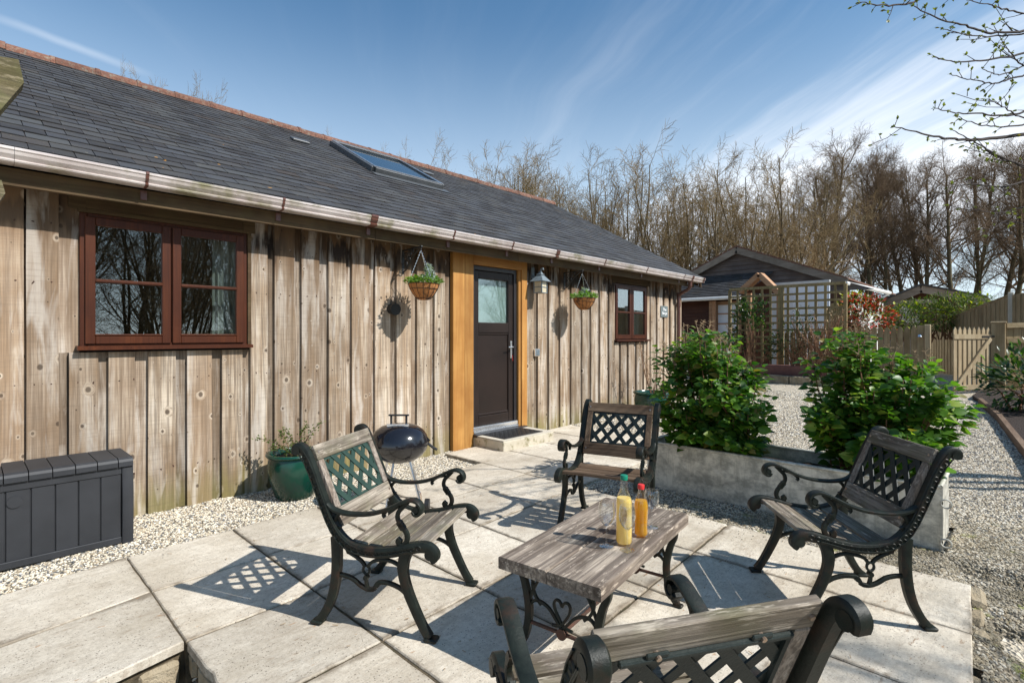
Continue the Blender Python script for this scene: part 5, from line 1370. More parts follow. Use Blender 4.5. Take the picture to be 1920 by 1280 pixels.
def basket(x, y, z, label, seed, flowers):
    r_ = random.Random(seed); o = empty('hanging_basket', (x, y, z)); tag(o, label, 'hanging basket')
    RBk = .168
    prof_ = [(0.0, -.175), (.05, -.172), (.08, -.155), (.12, -.105), (.15, -.055), (RBk, 0.0), (RBk - .02, .004), (RBk - .04, -.02)]
    MB().lathe(prof_, (0, 0, 0), 28).build('coir_liner', M_COIR, o)
    wm = MB()
    for k in range(14):
        a = 2 * math.pi * k / 14
        wm.tube([((q + .003) * math.cos(a), (q + .003) * math.sin(a), zz) for q, zz in prof_[1:6]], .0022, 4)
    for rr, zz in ((RBk + .004, 0.0), (.152, -.055), (.083, -.155)):
        wm.tube([(rr * math.cos(a), rr * math.sin(a), zz) for a in [2 * math.pi * k / 28 for k in range(28)]], .003, 5, closed=True)
    wm.build('wire_frame', M_BLACK, o)
    ch = MB(); top = Vector((3.40 - x if x < 4 else 6.33 - x, 4.65 - y, 2.32 - z))
    for k in range(3):
        a = 2 * math.pi * k / 3 + .5; b0 = Vector((RBk * math.cos(a), RBk * math.sin(a), 0)); n = 24
        for i in range(n):
            p = b0.lerp(top, (i + .5) / n); d = (top - b0).normalized() * .008
            ch.beam(p - d, p + d, .006 if i % 2 else .002, .002 if i % 2 else .006)
    ch.build('chain', M_ALU, o)
    MB().lathe([(RBk - .035, -.012), (0, .0)], (0, 0, 0), 20).build('soil', M_SOIL, o)
    P = []; S = []; Q = []; Wf = []
    for _ in range(420):
        a = r_.uniform(0, 6.28); q = RBk * 1.12 * math.sqrt(r_.random()); h = r_.uniform(0, .09) * (1.3 - q / .24)
        side = math.cos(a - math.atan2(rv.y, rv.x))
        P.append(((q * math.cos(a), q * math.sin(a), h), (math.cos(a) * .7 + r_.gauss(0, .5), math.sin(a) * .7 + r_.gauss(0, .5), r_.uniform(.1, 1.0))))
    cS = rv * .05 if flowers == 0 else rv * -.0
    for _ in range(420):
        h = r_.uniform(.02, .20 if flowers == 0 else .13); w_ = .065 * (1.1 - h / .2)
        S.append(((cS.x + r_.gauss(0, w_ * .6), cS.y + r_.gauss(0, w_ * .6), h), (r_.gauss(0, .6), r_.gauss(0, .6), r_.uniform(.3, 1))))
    leaf_cloud(P, .044, .020, r_).build('foliage', L_BRIGHT, o)['kind'] = 'stuff'
    leaf_cloud(S, .042, .017, r_).build('silver_foliage', L_SILVER, o)['kind'] = 'stuff'
    for _ in range(60):
        c_ = (rv * -.15 if flowers == 0 else rv * -.13) + Vector((r_.gauss(0, .025), r_.gauss(0, .025), r_.uniform(.01, .07)))
        Q.append((c_, (r_.gauss(0, 1), r_.gauss(0, 1), .7)))
    leaf_cloud(Q, .024, .018, r_).build('pale_foliage', L_YEL if flowers == 0 else L_WHT, o)['kind'] = 'stuff'
    fl = []
    if flowers:
        for c_, mm in ((rv * -.03 + Vector((0, 0, .10)), L_PURP), (rv * .145 + Vector((0, 0, .085)), L_WHT), (rv * -.06 + Vector((.02, 0, .075)), L_PURP)):
            leaf_cloud([(c_, (math.cos(k * 1.26), math.sin(k * 1.26), .3)) for k in range(5)], .030, .026, r_, lvar=.1).build('pansy_flower', mm, o)
basket(3.43, 4.64, 1.955, 'hanging basket of silver and lime foliage between the window and the door', 31, 0)
basket(6.38, 4.65, 1.95, 'hanging basket with a white flower to the right of the wall lantern', 32, 1)
# wall lantern
lt = empty('wall_lantern', (5.60, 4.99, 1.95)); tag(lt, 'blue-grey wall lantern with cream glass beside the door', 'wall lantern')
LY = -.15


MB().box((0, -.008, .34), (.06, .016, .17), None, .006).tube(smooth_path([(0, -.01, .31), (0, -.05, .27), (0, -.10, .30), (0, LY, .345), (0, LY - .015, .385), (0, LY - .045, .39), (0, LY - .05, .365)], 4), .011, 8).build('wall_arm', M_LEAD, lt)
def frust(w0, z0, w1_, z1):
    vs = []
    for w_, z in ((w0, z0), (w1_, z1)):
        for k in range(4):
            a = math.pi / 4 + k * math.pi / 2 + R(8); vs.append((w_ * math.cos(a), LY + w_ * math.sin(a), z))
    return vs, [(3, 2, 1, 0), (4, 5, 6, 7), (0, 1, 5, 4), (1, 2, 6, 5), (2, 3, 7, 6), (3, 0, 4, 7)]
MB().add(*frust(.155, .205, .045, .30)).add(*frust(.062, .302, .052, .312)).add(*frust(.045, .31, .012, .35)).build('roof', M_LEAD, lt)
gl_ = MB().add(*frust(.088, .045, .088, .203)).build('lantern_glass', M_LGLASS, lt)
cg = MB()
for k in range(4):
    a = math.pi / 4 + k * math.pi / 2 + R(8); a2 = a + math.pi / 2
    p, q = Vector((.092 * math.cos(a), LY + .092 * math.sin(a), 0)), Vector((.092 * math.cos(a2), LY + .092 * math.sin(a2), 0))
    cg.beam(p + Vector((0, 0, .04)), p + Vector((0, 0, .206)), .011, .011)
    for zz in (.045, .125): cg.beam(p + Vector((0, 0, zz)), q + Vector((0, 0, zz)), .009, .009)
cg.build('cage', M_LEAD, lt)
# switch box, round fitting, sign
o = MB().span((-.05, -.045, -.055), (.05, 0, .055), .008).build('doorbell_box', M_ALU, None, (5.67, 4.992, 1.15)); tag(o, 'small silver-grey box on the wall right of the door', 'switch box')
MB().span((-.032, -.05, -.04), (.032, -.044, .04), .003).build('cover', M_LEAD, o)
wf = empty('wall_fitting', (3.25, 4.99, 1.69)); tag(wf, 'small round dark green fitting hung on the boards below the first basket', 'wall fitting')
MB().tube([(0, 0, 0), (0, -.075, -.006)], .062, 24).tube([(0, -.07, -.006), (0, -.082, -.007)], .066, 24).build('drum', M_BLACK, wf)
MB().tube(smooth_path([(-.03, -.03, .05), (-.02, -.02, .11), (.01, -.015, .14), (.03, -.02, .10), (.035, -.03, .055)], 4), .004, 6).build('hanger', M_BLACK, wf)
sg = empty('house_sign', (9.48, 4.985, 1.86)); tag(sg, 'small grey house sign with white lettering near the barn corner', 'sign')
MB().span((-.14, -.012, -.11), (.14, 0, .11), .004).build('panel', M_SIGN, sg)
for txt, z, sz in (('The', .015, .075), ('Barge', -.055, .075)):
    cu = bpy.data.curves.new('lettering', 'FONT'); cu.body = txt; cu.size = sz; cu.align_x = 'CENTER'; cu.extrude = .001; cu.offset = .0012
    cu.materials.append(M_LETTER)
    o = obj('lettering', cu, sg, (0, -.015, z), (R(90), 0, 0)); o.scale = (1.15, 1.0, 1)
    bpy.context.view_layer.update()
    me_ = bpy.data.meshes.new_from_object(o.evaluated_get(bpy.context.evaluated_depsgraph_get())); bpy.data.objects.remove(o)
    o = obj('lettering', me_, sg, (0, -.015, z), (R(90), 0, 0)); o.scale = (1.15, 1.0, 1)
dm = MB().span((-.36, -.21, 0), (.36, .21, .008), .003)
for i in range(17):
    for j in range(9): dm.box((-.32 + i * .04, -.17 + j * .0425, .011), (.03, .012, .004), Matrix.Rotation(R(45 if (i + j) % 2 else -45), 3, 'Z'))
dmo = dm.build('door_mat', M_MAT, None, (4.90, 4.71, .1245)); tag(dmo, 'black rubber mat on the doorstep', 'door mat')
#@@GARDEN
# ------------------------------------------------------------------ galvanised trough
tx0, tx1, ty0, ty1, tz0, tz1 = 4.46, 5.04, .36, 2.52, -.04, .395
tg = empty('steel_trough', (4.75, 1.44, tz0)); tag(tg, 'long galvanised steel trough planted with two hydrangeas', 'trough')
def tgb(mb, nm, mat, par=tg):
    o = mb.build(nm, mat, par)
    for v in o.data.vertices: v.co.x -= 4.75; v.co.y -= 1.44; v.co.z -= tz0
    return o
def dent(p): return (p[0] + .006 * mnoise.noise(Vector((p[1] * 1.8, p[2] * 4, 2))), p[1], p[2])
vs = []; fs = []; ny, nz_ = 40, 6
for face_x in (tx0, tx0 + .004):
    o_ = len(vs)
    for i in range(ny + 1):
        for j in range(nz_ + 1): vs.append(dent((face_x + .012 * (1 - j / nz_), ty0 + (ty1 - ty0) * i / ny, tz0 + (tz1 - tz0) * j / nz_)))
    for i in range(ny):
        for j in range(nz_):
            a = o_ + i * (nz_ + 1) + j; q = (a, a + 1, a + nz_ + 2, a + nz_ + 1); fs.append(q if face_x == tx0 else q[::-1])
wl_ = MB().add(vs, fs, 0, True)
wl_.span((tx1 - .004, ty0, tz0), (tx1, ty1, tz1)).span((tx0 + .01, ty0 - .002, tz0), (tx1 - .005, ty0 + .002, tz1)).span((tx0 + .01, ty1 - .002, tz0), (tx1 - .005, ty1 + .002, tz1))
tgb(wl_, 'wall', M_GALV)
tgb(MB().tube([dent((tx0, ty0, tz1)), *[dent((tx0, ty0 + (ty1 - ty0) * k / 12, tz1)) for k in range(1, 12)], dent((tx0, ty1, tz1))], .014, 10).tube([(tx1, ty0, tz1), (tx1, ty1, tz1)], .014, 10).tube([(tx0, ty0, tz1), (tx1, ty0, tz1)], .014, 10).tube([(tx0, ty1, tz1), (tx1, ty1, tz1)], .014, 10), 'rolled_rim', M_GALV)
rg = MB()
for z_ in (.29, .03): rg.tube([(tx0 - .004, ty0 - .03 + .028 * math.cos(a), z_ + .028 * math.sin(a)) for a in [2 * math.pi * k / 14 for k in range(14)]], .006, 6, closed=True).beam((tx0, ty0 - .008, z_), (tx0 + .05, ty0 - .008, z_), .012, .02)
rg.beam((tx0 + .004, ty0 - .006, tz0), (tx0 + .004, ty0 - .006, tz1 - .01), .014, .008, (1, 0, 0)).beam((tx0 + .03, ty0 - .006, tz0), (tx0 + .03, ty0 - .006, tz1 - .01), .012, .008, (1, 0, 0))
tgb(rg, 'ring_bracket', M_GALV)
vs = []; fs = []
for i in range(31):
    for j in range(9): vs.append((tx0 + .02 + (tx1 - tx0 - .04) * j / 8, ty0 + .01 + (ty1 - ty0 - .02) * i / 30, .30 + .03 * mnoise.noise(Vector((i * .5, j * .7, 3)))))
for i in range(30):
    for j in range(8): a = i * 9 + j; fs.append((a, a + 1, a + 10, a + 9))
tgb(MB().add(vs, fs), 'soil', M_SOIL)

# ------------------------------------------------------------------ hydrangeas: woody stems, paired leaves, dry heads
def hydrangea(name_label, x0, y0, base_z, ny_, hmax, seed, tops, nstem=34):
    r_ = random.Random(seed); root = empty('hydrangea_bush', (x0, y0, base_z)); tag(root, name_label, 'bush')
    stems = MB(); leaves = []; heads = []
    for k in range(nstem):
        u = (k + .5) / nstem * 2 - 1 + r_.uniform(-.05, .05)
        by = u * ny_ * .55 + r_.uniform(-.08, .08); bx_ = r_.uniform(-.16, .16)
        ty = u * ny_ + r_.gauss(0, .07); H = hmax * float(np.interp(ty, [t[0] for t in tops], [t[1] for t in tops])) * r_.uniform(.78, 1.0)
        tx_ = r_.uniform(-.30, .26)
        if r_.random() < .45: H *= r_.uniform(.22, .7); tx_ = -.32 + r_.uniform(-.12, .10)
        p = smooth_path([(bx_, by, 0), (bx_ * .7 + tx_ * .3 + r_.gauss(0, .03), by * .6 + ty * .4, H * .45), (tx_ * .9, ty * .95, H * .8), (tx_, ty, H)], 8)
        stems.tube(p, list(np.linspace(.008, .003, len(p))), 5)
        n = len(p)
        for i in range(max(3, int(n * .12)), n):
            for sub_ in range(6):
                if r_.random() < (.5 if i < n * .4 else .85):
                    q = Vector(p[i]).lerp(Vector(p[i - 1]), r_.random()); a = r_.uniform(0, 6.28)
                    d = Vector((math.cos(a), math.sin(a), r_.uniform(-.15, .75)))
                    st_ = r_.uniform(.01, .11) * (1 if i > n * .4 else 1.4)
                    sz = r_.uniform(.042, .108) * (0.72 if q.z > H * .85 else 1.0) * (1.12 if q.z < .35 else 1)
                    leaves.append((q + d.normalized() * st_, d, sz, r_.random()))
        if H > hmax * .72 and r_.random() < .8: heads.append(Vector(p[-1]))
    # view-nearest leaves become parts, the rest one mass
    camp = Vector((0, 0, 1.4)) - Vector((x0, y0, base_z))
    leaves.sort(key=lambda L_: -L_[2] / (L_[0] - camp).length ** 3 )
    var = []
    for k in range(6):
        V0, F0 = leaf_vs(1, r_.uniform(.66, .86), r_.uniform(.1, .35), r_.uniform(.05, .4), 5); var.append((V0, F0))
    mes = [MB().add(V0, F0, 0, True).mesh('leaf', L_HYD) for V0, F0 in var]
    mass = MB()
    for i, (p, d, sz, rr) in enumerate(leaves):
        M = rot_to(d, r_.uniform(-.5, .5))
        # leaves hold their blades up to the light
        up = Vector((0, 0, 1)) + Vector(SUN_V) * .5 + Vector((p.x, p.y * .5, 0)) * 1.8 + Vector((0, 0, (p.z - .6) * .6))
        y_ = Vector(d).normalized(); z_ = (up - y_ * up.dot(y_)).normalized(); z_ = (z_ + Vector((r_.gauss(0, .42), r_.gauss(0, .42), r_.gauss(0, .42)))).normalized(); z_ = (z_ - y_ * z_.dot(y_)).normalized(); x_ = y_.cross(z_)
        M = Matrix((x_, y_, z_)).transposed()
        if i < 290:
            o = bpy.data.objects.new('leaf', mes[i % 6]); COL.objects.link(o); o.parent = root
            o.location = p; o.rotation_euler = M.to_euler(); o.scale = (sz, sz, sz)
        else:
            V0, F0 = var[i % 6]; mass.add([Vector(p) + M @ (Vector(v) * sz) for v in V0], F0, max(.01, rr), True)
    mass.build('foliage', L_HYD, root)['kind'] = 'stuff'
    hd = MB()
    for h_ in heads:
        for _ in range(3):
            e = h_ + Vector((r_.gauss(0, .03), r_.gauss(0, .03), r_.uniform(.04, .12)))
            hd.tube([h_ + Vector((r_.gauss(0, .02), r_.gauss(0, .02), -.02)), e], [.0028, .0016], 4)
            for _ in range(6):
                f = e + Vector((r_.gauss(0, .014), r_.gauss(0, .014), r_.uniform(-.01, .03))); hd.tube([e, f], .0012, 3); hd.box(f, (.007, .007, .004))
    hd.build('dry_flower_heads', M_DRY, root)['kind'] = 'stuff'
    stems.build('stems', M_STEM, root)
    return root, len(leaves)
hydrangea('rounded green hydrangea at the barn end of the steel trough', 4.80, 1.99, .30, .40, 1.12, 3, [(-.45, .62), (-.25, .86), (0, 1.0), (.25, 1.0), (.45, .86)], 50)
hydrangea('broader green hydrangea with dry flower heads at the near end of the trough', 4.86, .76, .30, .42, 1.12, 4, [(-.65, .35), (-.45, .60), (-.2, .88), (.1, 1.0), (.36, .97), (.45, .8)], 50)
# trailing side shoots past the end of the trough
r_ = random.Random(77)

# ------------------------------------------------------------------ beyond: fences, gate, trellis
def picket_top(x, y0, y1, z0, z1, th=.02, axis=0, tip=.05):
    w_ = (y1 - y0)
    return MB().prism([(y0, z0), (y1, z0), (y1, z1 - tip), (y1 - w_ * .28, z1 - tip * .25), ((y0 + y1) / 2, z1), (y0 + w_ * .28, z1 - tip * .25), (y0, z1 - tip)], x, x + th, axis=0)
FX = 15.0
pf = empty('picket_fence', (FX, 2.0, .2)); tag(pf, 'weathered picket fence with pointed tops right of the trellis', 'fence')
def loc_build(mb, nm, mat, root, kind=None):
    o = mb.build(nm, mat, root); L = root.location
    for v in o.data.vertices: v.co -= L
    if kind: o['kind'] = kind
    return o
y = 3.0
while y > 1.60:
    loc_build(picket_top(FX, y - .108, y, gz(FX), 1.60 + rng.uniform(-.01, .01), tip=.075), 'picket', W_FENCE, pf); y -= .1265
loc_build(MB().span((FX + .02, 1.6, 1.35), (FX + .06, 3.0, 1.43)).span((FX + .02, 1.6, .6), (FX + .06, 3.0, .68)), 'rail', W_FENCEX, pf)
loc_build(MB().span((FX - .02, 1.38, gz(FX)), (FX + .09, 1.49, 1.64), .01), 'post', W_GATE, pf); loc_build(MB().span((FX - .01, 1.50, gz(FX)), (FX + .02, 1.62, 1.62)), 'picket', W_FENCE, pf)
loc_build(MB().lathe([(.05, 0), (.03, .05), (.0, .06)], (FX - .05, 1.57, 1.36), 12), 'solar_lamp', M_ALU, pf)
y = 4.45
while y > 3.05:
    loc_build(picket_top(FX + .12, y - .108, y, gz(FX), 1.50 + rng.uniform(-.01, .01), tip=.075), 'picket', W_FENCE, pf); y -= .14
pf2 = empty('picket_fence', (FX, 6.5, .2)); tag(pf2, 'dark picket fence with rounded tops between the barn corner and the trellis', 'fence')
y = 7.6
while y > 5.85:
    loc_build(picket_top(FX + .3, y - .13, y, gz(FX), 1.50, tip=.07), 'picket', W_TREL, pf2); y -= .175
loc_build(MB().span((FX + .33, 5.8, 1.2), (FX + .37, 7.6, 1.28)).span((FX + .33, 5.8, .55), (FX + .37, 7.6, .63)), 'rail', W_TREL, pf2)
# trellis
TX = 14.85
tr = empty('garden_trellis', (TX, 4.4, .3)); tag(tr, 'tall square-lattice timber trellis standing in a brown planter', 'trellis')
ya, yb = 3.0, 5.80; ztop, zbot = 2.66, .62
loc_build(MB().span((TX - .02, ya, ztop - .02), (TX + .05, yb, ztop + .05)), 'top_rail', W_TREL, tr)
for y_ in (ya, yb, 4.43): loc_build(MB().span((TX - .025, y_ - .035, zbot - .2), (TX + .045, y_ + .035, ztop)), 'post', W_TREL, tr)
ncol = 13
for k in range(1, ncol):
    y_ = ya + (yb - ya) * k / ncol
    if abs(y_ - 4.43) < .06: continue
    loc_build(MB().span((TX, y_ - .03, zbot if 4.5 < y_ < 5.3 else 1.42), (TX + .018, y_ + .03, ztop - .02)), 'lath', W_TREL, tr)
for k in range(10):
    z_ = ztop - .2 - .185 * k
    lo_ = z_ < 1.42
    loc_build(MB().span((TX - .018, 4.47 if lo_ else ya + .03, z_ - .028), (TX, 5.25 if lo_ else yb - .03, z_ + .028)), 'lath', W_TREL, tr)
pl = empty('brown_planter', (14.5, 4.55, .2)); tag(pl, 'raised reddish brown planter at the foot of the trellis', 'planter')
loc_build(MB().span((14.3, 3.3, .30), (14.9, 5.0, .62), .01), 'trough_body', M_BRICKP, pl)
for a, b_ in ((3.55, 4.02), (4.04, 4.60), (2.9, 3.5)):
    o = MB().box((0, 0, 0), (.22, b_ - a, .24), None, .02, 0, .008).build('stone_block', M_BLOCK, None, (14.1, (a + b_) / 2, gz(14) + .08))
    tag(o, {3.55: 'rough buff stone block below the brown planter, its right-hand end', 4.04: 'longer rough buff stone block below the brown planter, its left-hand end', 2.9: 'rough buff stone block glimpsed between the two hydrangeas, right of the planter'}[a], 'stone block')
# gate
gt = empty('garden_gate', (13.95, .70, .25)); tag(gt, 'small open picket gate with a diagonal brace', 'gate')
A_, B_ = Vector((13.9, .93, 0)), Vector((14.75, .40, 0)); gd = (B_ - A_).normalized(); gn = Vector((-gd.y, gd.x, 0)) * -1
GZ0, GZ1 = gz(14) + .06, 1.57
for k in range(8):
    p = A_ + gd * (.05 + k * .128)
    mb = MB(); w_ = .04
    M = Matrix((gd, gn, Vector((0, 0, 1)))).transposed()
    poly = [(-w_, 0), (w_, 0), (w_, GZ1 - GZ0 - .07), (0, GZ1 - GZ0), (-w_, GZ1 - GZ0 - .07)]
    vs = [p + M @ Vector((q[0], 0, q[1])) + Vector((0, 0, GZ0)) for q in poly] + [p + M @ Vector((q[0], .02, q[1])) + Vector((0, 0, GZ0)) for q in poly]
    mb.add(vs, [(4, 3, 2, 1, 0), (5, 6, 7, 8, 9)] + [(i, (i + 1) % 5, (i + 1) % 5 + 5, i + 5) for i in range(5)])
    loc_build(mb, 'picket', W_GATE, gt)
fo = gn * -.022
if fo.x > 0: fo = -fo
loc_build(MB().beam(A_ + fo + Vector((0, 0, 1.37)), B_ + fo + Vector((0, 0, 1.37)), .03, .10), 'rail', W_GATE, gt)
loc_build(MB().beam(A_ + fo + Vector((0, 0, .33)), B_ + fo + Vector((0, 0, .33)), .03, .10), 'rail', W_GATE, gt)
loc_build(MB().beam(A_ + fo * 2.4 + gd * .06 + Vector((0, 0, .38)), B_ + fo * 2.4 - gd * .04 + Vector((0, 0, 1.33)), .028, .08), 'brace', W_GATE, gt)
loc_build(MB().beam(B_ + fo * 2 - gd * .25 + Vector((0, 0, 1.37)), B_ + fo * 2 + gd * .12 + Vector((0, 0, 1.37)), .01, .03), 'hinge', M_BLACK, gt)
gp = empty('gate_post', (14.9, .30, .2)); tag(gp, 'thick dark timber post the small gate hangs on', 'post')
loc_build(MB().box((14.9, .26, .92), (.22, .22, 1.46), None, .012), 'shaft', W_FENCE, gp); loc_build(MB().box((14.9, .26, 1.665), (.25, .25, .035), None, .01), 'cap', W_GATE, gp)
# boarded fence to the right of the post
bf = empty('boarded_fence', (14.6, -.6, .2)); tag(bf, 'low boarded fence with heavy rails running off the right edge', 'fence')
P0, P1 = Vector((15.05, .15, 0)), Vector((17.2, -2.6, 0)); fd = (P1 - P0).normalized()
k = 0.0
while k < (P1 - P0).length - .15:
    p = P0 + fd * k; loc_build(MB().beam(p + Vector((0.05, 0, .9)), p + fd * .14 + Vector((0.05, 0, .9)), .02, 1.3), 'board', W_FENCE, bf); k += .15
for z_, h_ in ((1.60, .10), (1.28, .10), (.5, .10)): loc_build(MB().beam(P0 + Vector((0, 0, z_)), P1 + Vector((0, 0, z_ + .12)), .06, h_), 'rail', W_FENCEX, bf)
# tall close-boarded fence climbing to the right
cf = empty('close_boarded_fence', (19, 1, .2)); tag(cf, 'tall close-boarded fence rising to the right behind the gate', 'fence')
C0, C1 = atX(1738, 614, 22.5), atX(1897, 553, 16.3)
C2 = C1 + (C1 - C0).normalized() * .9
L_ = (Vector((C2.x, C2.y, 0)) - Vector((C0.x, C0.y, 0))).length; k = 0.0; n_ = 0
while k < L_:
    t = k / L_; p = C0.lerp(C2, t); hd_ = Vector(((C2 - C0).x, (C2 - C0).y, 0)).normalized(); sp_ = .135
    z1 = p.z if p.x > C1.x else C1.z + .0
    q0 = Vector((p.x, p.y, 0)); off = Vector((0, .012 * (n_ % 2), 0))
    loc_build(MB().beam(q0 + off + Vector((0, 0, (z1 - .4) / 2)), q0 + hd_ * (sp_ + .015) + off + Vector((0, 0, (z1 - .4) / 2)), .018, z1 + .4), 'board', W_FENCE, cf)
    k += sp_; n_ += 1
loc_build(MB().beam(C0 + Vector((0, 0, .02)), C1 + Vector((0, 0, .02)), .05, .03), 'capping', W_FENCE, cf)
pc = C1 + hd_ * .02; loc_build(MB().span((pc.x - .07, pc.y - .03, -.2), (pc.x + .07, pc.y + .07, C1.z + .06), .01), 'post', M_STEPTOP, cf)

# ------------------------------------------------------------------ lodge
lg = empty('timber_lodge', (18, 6, 0)); tag(lg, 'dark red-brown timber lodge with a grey gable and a slate lean-to roof', 'lodge')
LX = 19.0; ap = atX(1383, 468, LX); er = atX(1590, 528, LX); el = atX(1262, 535, LX)
def lb(mb, nm, mat, kind=None): return loc_build(mb, nm, mat, lg, kind)
lb(MB().prism([(er.y, er.z - .05), (ap.y, ap.z - .1), (el.y, el.z - .05), (el.y, 0), (er.y, 0)], LX + .12, LX + .3, axis=0), 'wall', W_LODGE)
# gable boards with laps
gb = MB(); z = 2.8
while z < ap.z - .2:
    zz = z + .155
    def yat(zq, s_): e = er if s_ < 0 else el; return ap.y + (e.y - ap.y) * (ap.z - .08 - zq) / (ap.z - .08 - e.z)
    y0_, y1_ = yat(zz, -1), yat(zz, 1); y0b, y1b = yat(z, -1), yat(z, 1)
    gb.add([(LX + .07, y0b, z), (LX + .07, y1b, z), (LX + .11, y1_, zz), (LX + .11, y0_, zz), (LX + .12, y0b, z), (LX + .12, y1b, z)], [(0, 3, 2, 1), (0, 1, 5, 4)])
    z = zz
lb(gb, 'gable_cladding', W_LODGEG, 'stuff')
for e in (er, el):
    lb(MB().beam(Vector((LX - .12, ap.y, ap.z - .02)), Vector((LX - .12, e.y, e.z - .02)), .05, .24, (0, 0, 1)), 'bargeboard', W_BARGE)
    lb(MB().prism([(ap.y, ap.z + .08), (e.y, e.z + .08), (e.y, e.z + .13), (ap.y, ap.z + .14)], LX - .15, LX + 9, axis=0), 'roof', M_RIDGE)
# side wall, gutter on its return
lb(MB().span((LX + .3, er.y + .3, 0), (LX + 8, er.y + .4, 2.9)), 'wall', M_WHITE)
g1, g2 = atX(1585, 531, LX - .2), atX(1668, 549, LX + 5.5)
lb(MB().tube([g1, g2], .07, 8), 'gutter', M_WHITE); lb(MB().tube([g2, g2 + Vector((-.6, .35, -.35)), g2 + Vector((-.7, .4, -2))], .05, 8), 'downpipe', M_WHITE)
# lean-to roof and front wall
ex = 17.5; e0, e1 = atX(1210, 567, ex), atX(1385, 556, ex)
t0, t1 = atX(1225, 547, LX + .05), atX(1425, 511, LX + .05)
zt = (t1.z + t0.z) / 2
rows = MB(); nrw = 14
for k in range(nrw):
    a = k / nrw; b_ = (k + 1.25) / nrw
    p0 = Vector((ex - .05 + (LX + .1 - ex) * a, 0, e1.z + (t1.z - e1.z) * a)); p1_ = Vector((ex - .05 + (LX + .1 - ex) * b_, 0, e1.z + (t1.z - e1.z) * b_))
    for j in range(34):
        y_ = e1.y - .08 - .55 * a + j * .14
        rows.add([(p0.x, y_, p0.z + .03), (p0.x, y_ + .135, p0.z + .03), (p1_.x, y_ + .135, p1_.z), (p1_.x, y_, p1_.z), (p0.x, y_, p0.z), (p0.x, y_ + .135, p0.z)], [(0, 3, 2, 1), (0, 1, 5, 4)], rng.uniform(.3, .99))
lb(rows, 'lean_to_shingles', M_SLATE, 'stuff')
lb(MB().tube([Vector((ex - .1, e1.y - .1, e1.z - .03)), Vector((ex - .1, 10.5, e1.z - .03))], .055, 8), 'gutter', M_WHITE)
lw_ = MB(); z = 0.1
while z < e1.z - .08:
    lw_.add([(ex + .35, 6.4, z), (ex + .35, 11, z), (ex + .38, 11, z + .13), (ex + .38, 6.4, z + .13), (ex + .39, 6.4, z), (ex + .39, 11, z)], [(0, 3, 2, 1), (0, 1, 5, 4)]); z += .13
lb(lw_, 'wall_boards', W_LODGE, 'stuff')
lb(MB().span((ex + .39, 5.4, 0), (ex + .5, 11, e1.z)), 'wall', W_LODGE)
wa, wb = atX(1390, 572, ex + .3), atX(1346, 572, ex + .3)
zb_ = atX(1346, 660, ex + .3).z
fr = lb(MB().span((ex + .28, wb.y, zb_), (ex + .36, wb.y + .07, wb.z + .12)).span((ex + .28, wa.y, zb_), (ex + .36, wa.y + .07, wb.z + .12)).span((ex + .28, (wa.y + wb.y) / 2 - .04, zb_), (ex + .36, (wa.y + wb.y) / 2 + .04, wb.z + .12)).span((ex + .28, wa.y, wb.z), (ex + .36, wb.y, wb.z + .12)), 'french_window', W_ORANGE)
o = MB().span((ex + .32, wa.y, zb_), (ex + .34, wb.y, wb.z)).build('pane', M_PANEL, fr)
for v in o.data.vertices: v.co -= lg.location
gb2 = MB()
for z_ in np.linspace(zb_ + .3, wb.z - .3, 4): gb2.span((ex + .30, wa.y, z_ - .02), (ex + .33, wb.y, z_ + .02))
o = gb2.build('glazing_bar', W_ORANGE, fr)
for v in o.data.vertices: v.co -= lg.location
for px_ in (1332, 1338):
    q = atX(px_, 600, ex + .1); lb(MB().span((q.x, q.y - .05, 0), (q.x + .1, q.y + .05, e1.z - .1)), 'porch_post', W_ORANGE)
# little gabled porch in pale timber
PX = 16.2; pa, pl_, pr_ = atX(1426, 515, PX), atX(1389, 548, PX), atX(1462, 550, PX)
ph = empty('entrance_porch', (PX, pa.y, 0)); tag(ph, 'small gabled porch of pale orange timber behind the trellis', 'porch')
for e in (pl_, pr_): loc_build(MB().beam(Vector((PX, pa.y, pa.z)), Vector((PX, e.y, e.z)), .35, .14, (0, 0, 1)), 'bargeboard', W_ORANGE, ph)
loc_build(MB().prism([(pl_.y, pl_.z), (pa.y, pa.z - .12), (pr_.y, pr_.z)], PX + .3, PX + .33, axis=0), 'gable_panel', W_LODGE, ph)
for e, s_ in ((pl_, -1), (pr_, 1)): loc_build(MB().span((PX + .3, e.y + s_ * .12 - .06, 0), (PX + .42, e.y + s_ * .12 + .06, e.z)), 'post', W_ORANGE, ph)
# white greenhouse panels behind the trellis
wp_ = empty('white_garden_room', (17, 4.2, 0)); tag(wp_, 'white painted wall panels of a garden room behind the trellis', 'garden room')
ra, rb_ = atX(1446, 540, 16.9), atX(1556, 535, 16.9)
nP = 5
for k in range(nP):
    y0_ = ra.y + (rb_.y - ra.y) * k / nP; y1_ = ra.y + (rb_.y - ra.y) * (k + 1) / nP
    loc_build(MB().span((16.9, y1_ + .01, .2), (16.95, y0_ - .01, ra.z + .1)), 'panel', M_PANEL, wp_)
loc_build(MB().span((16.87, rb_.y, ra.z + .08), (16.97, ra.y, ra.z + .14)), 'top_trim', M_WHITE, wp_)
# stubby green posts near the right end
gpn = empty('garden_shed', (16, 3.2, 0)); tag(gpn, 'narrow greenish timber upright panel behind the right end of the trellis', 'panel')
q = atX(1548, 560, 16.0); q2 = atX(1580, 560, 16.0)
for k in range(4):
    y0_ = q2.y + (q.y - q2.y) * k / 4; loc_build(MB().span((16.0, y0_ + .005, .2), (16.03, y0_ + (q.y - q2.y) / 4 - .005, 2.25 - (.12 if k in (0, 3) else 0))), 'board', W_TREL, gpn)
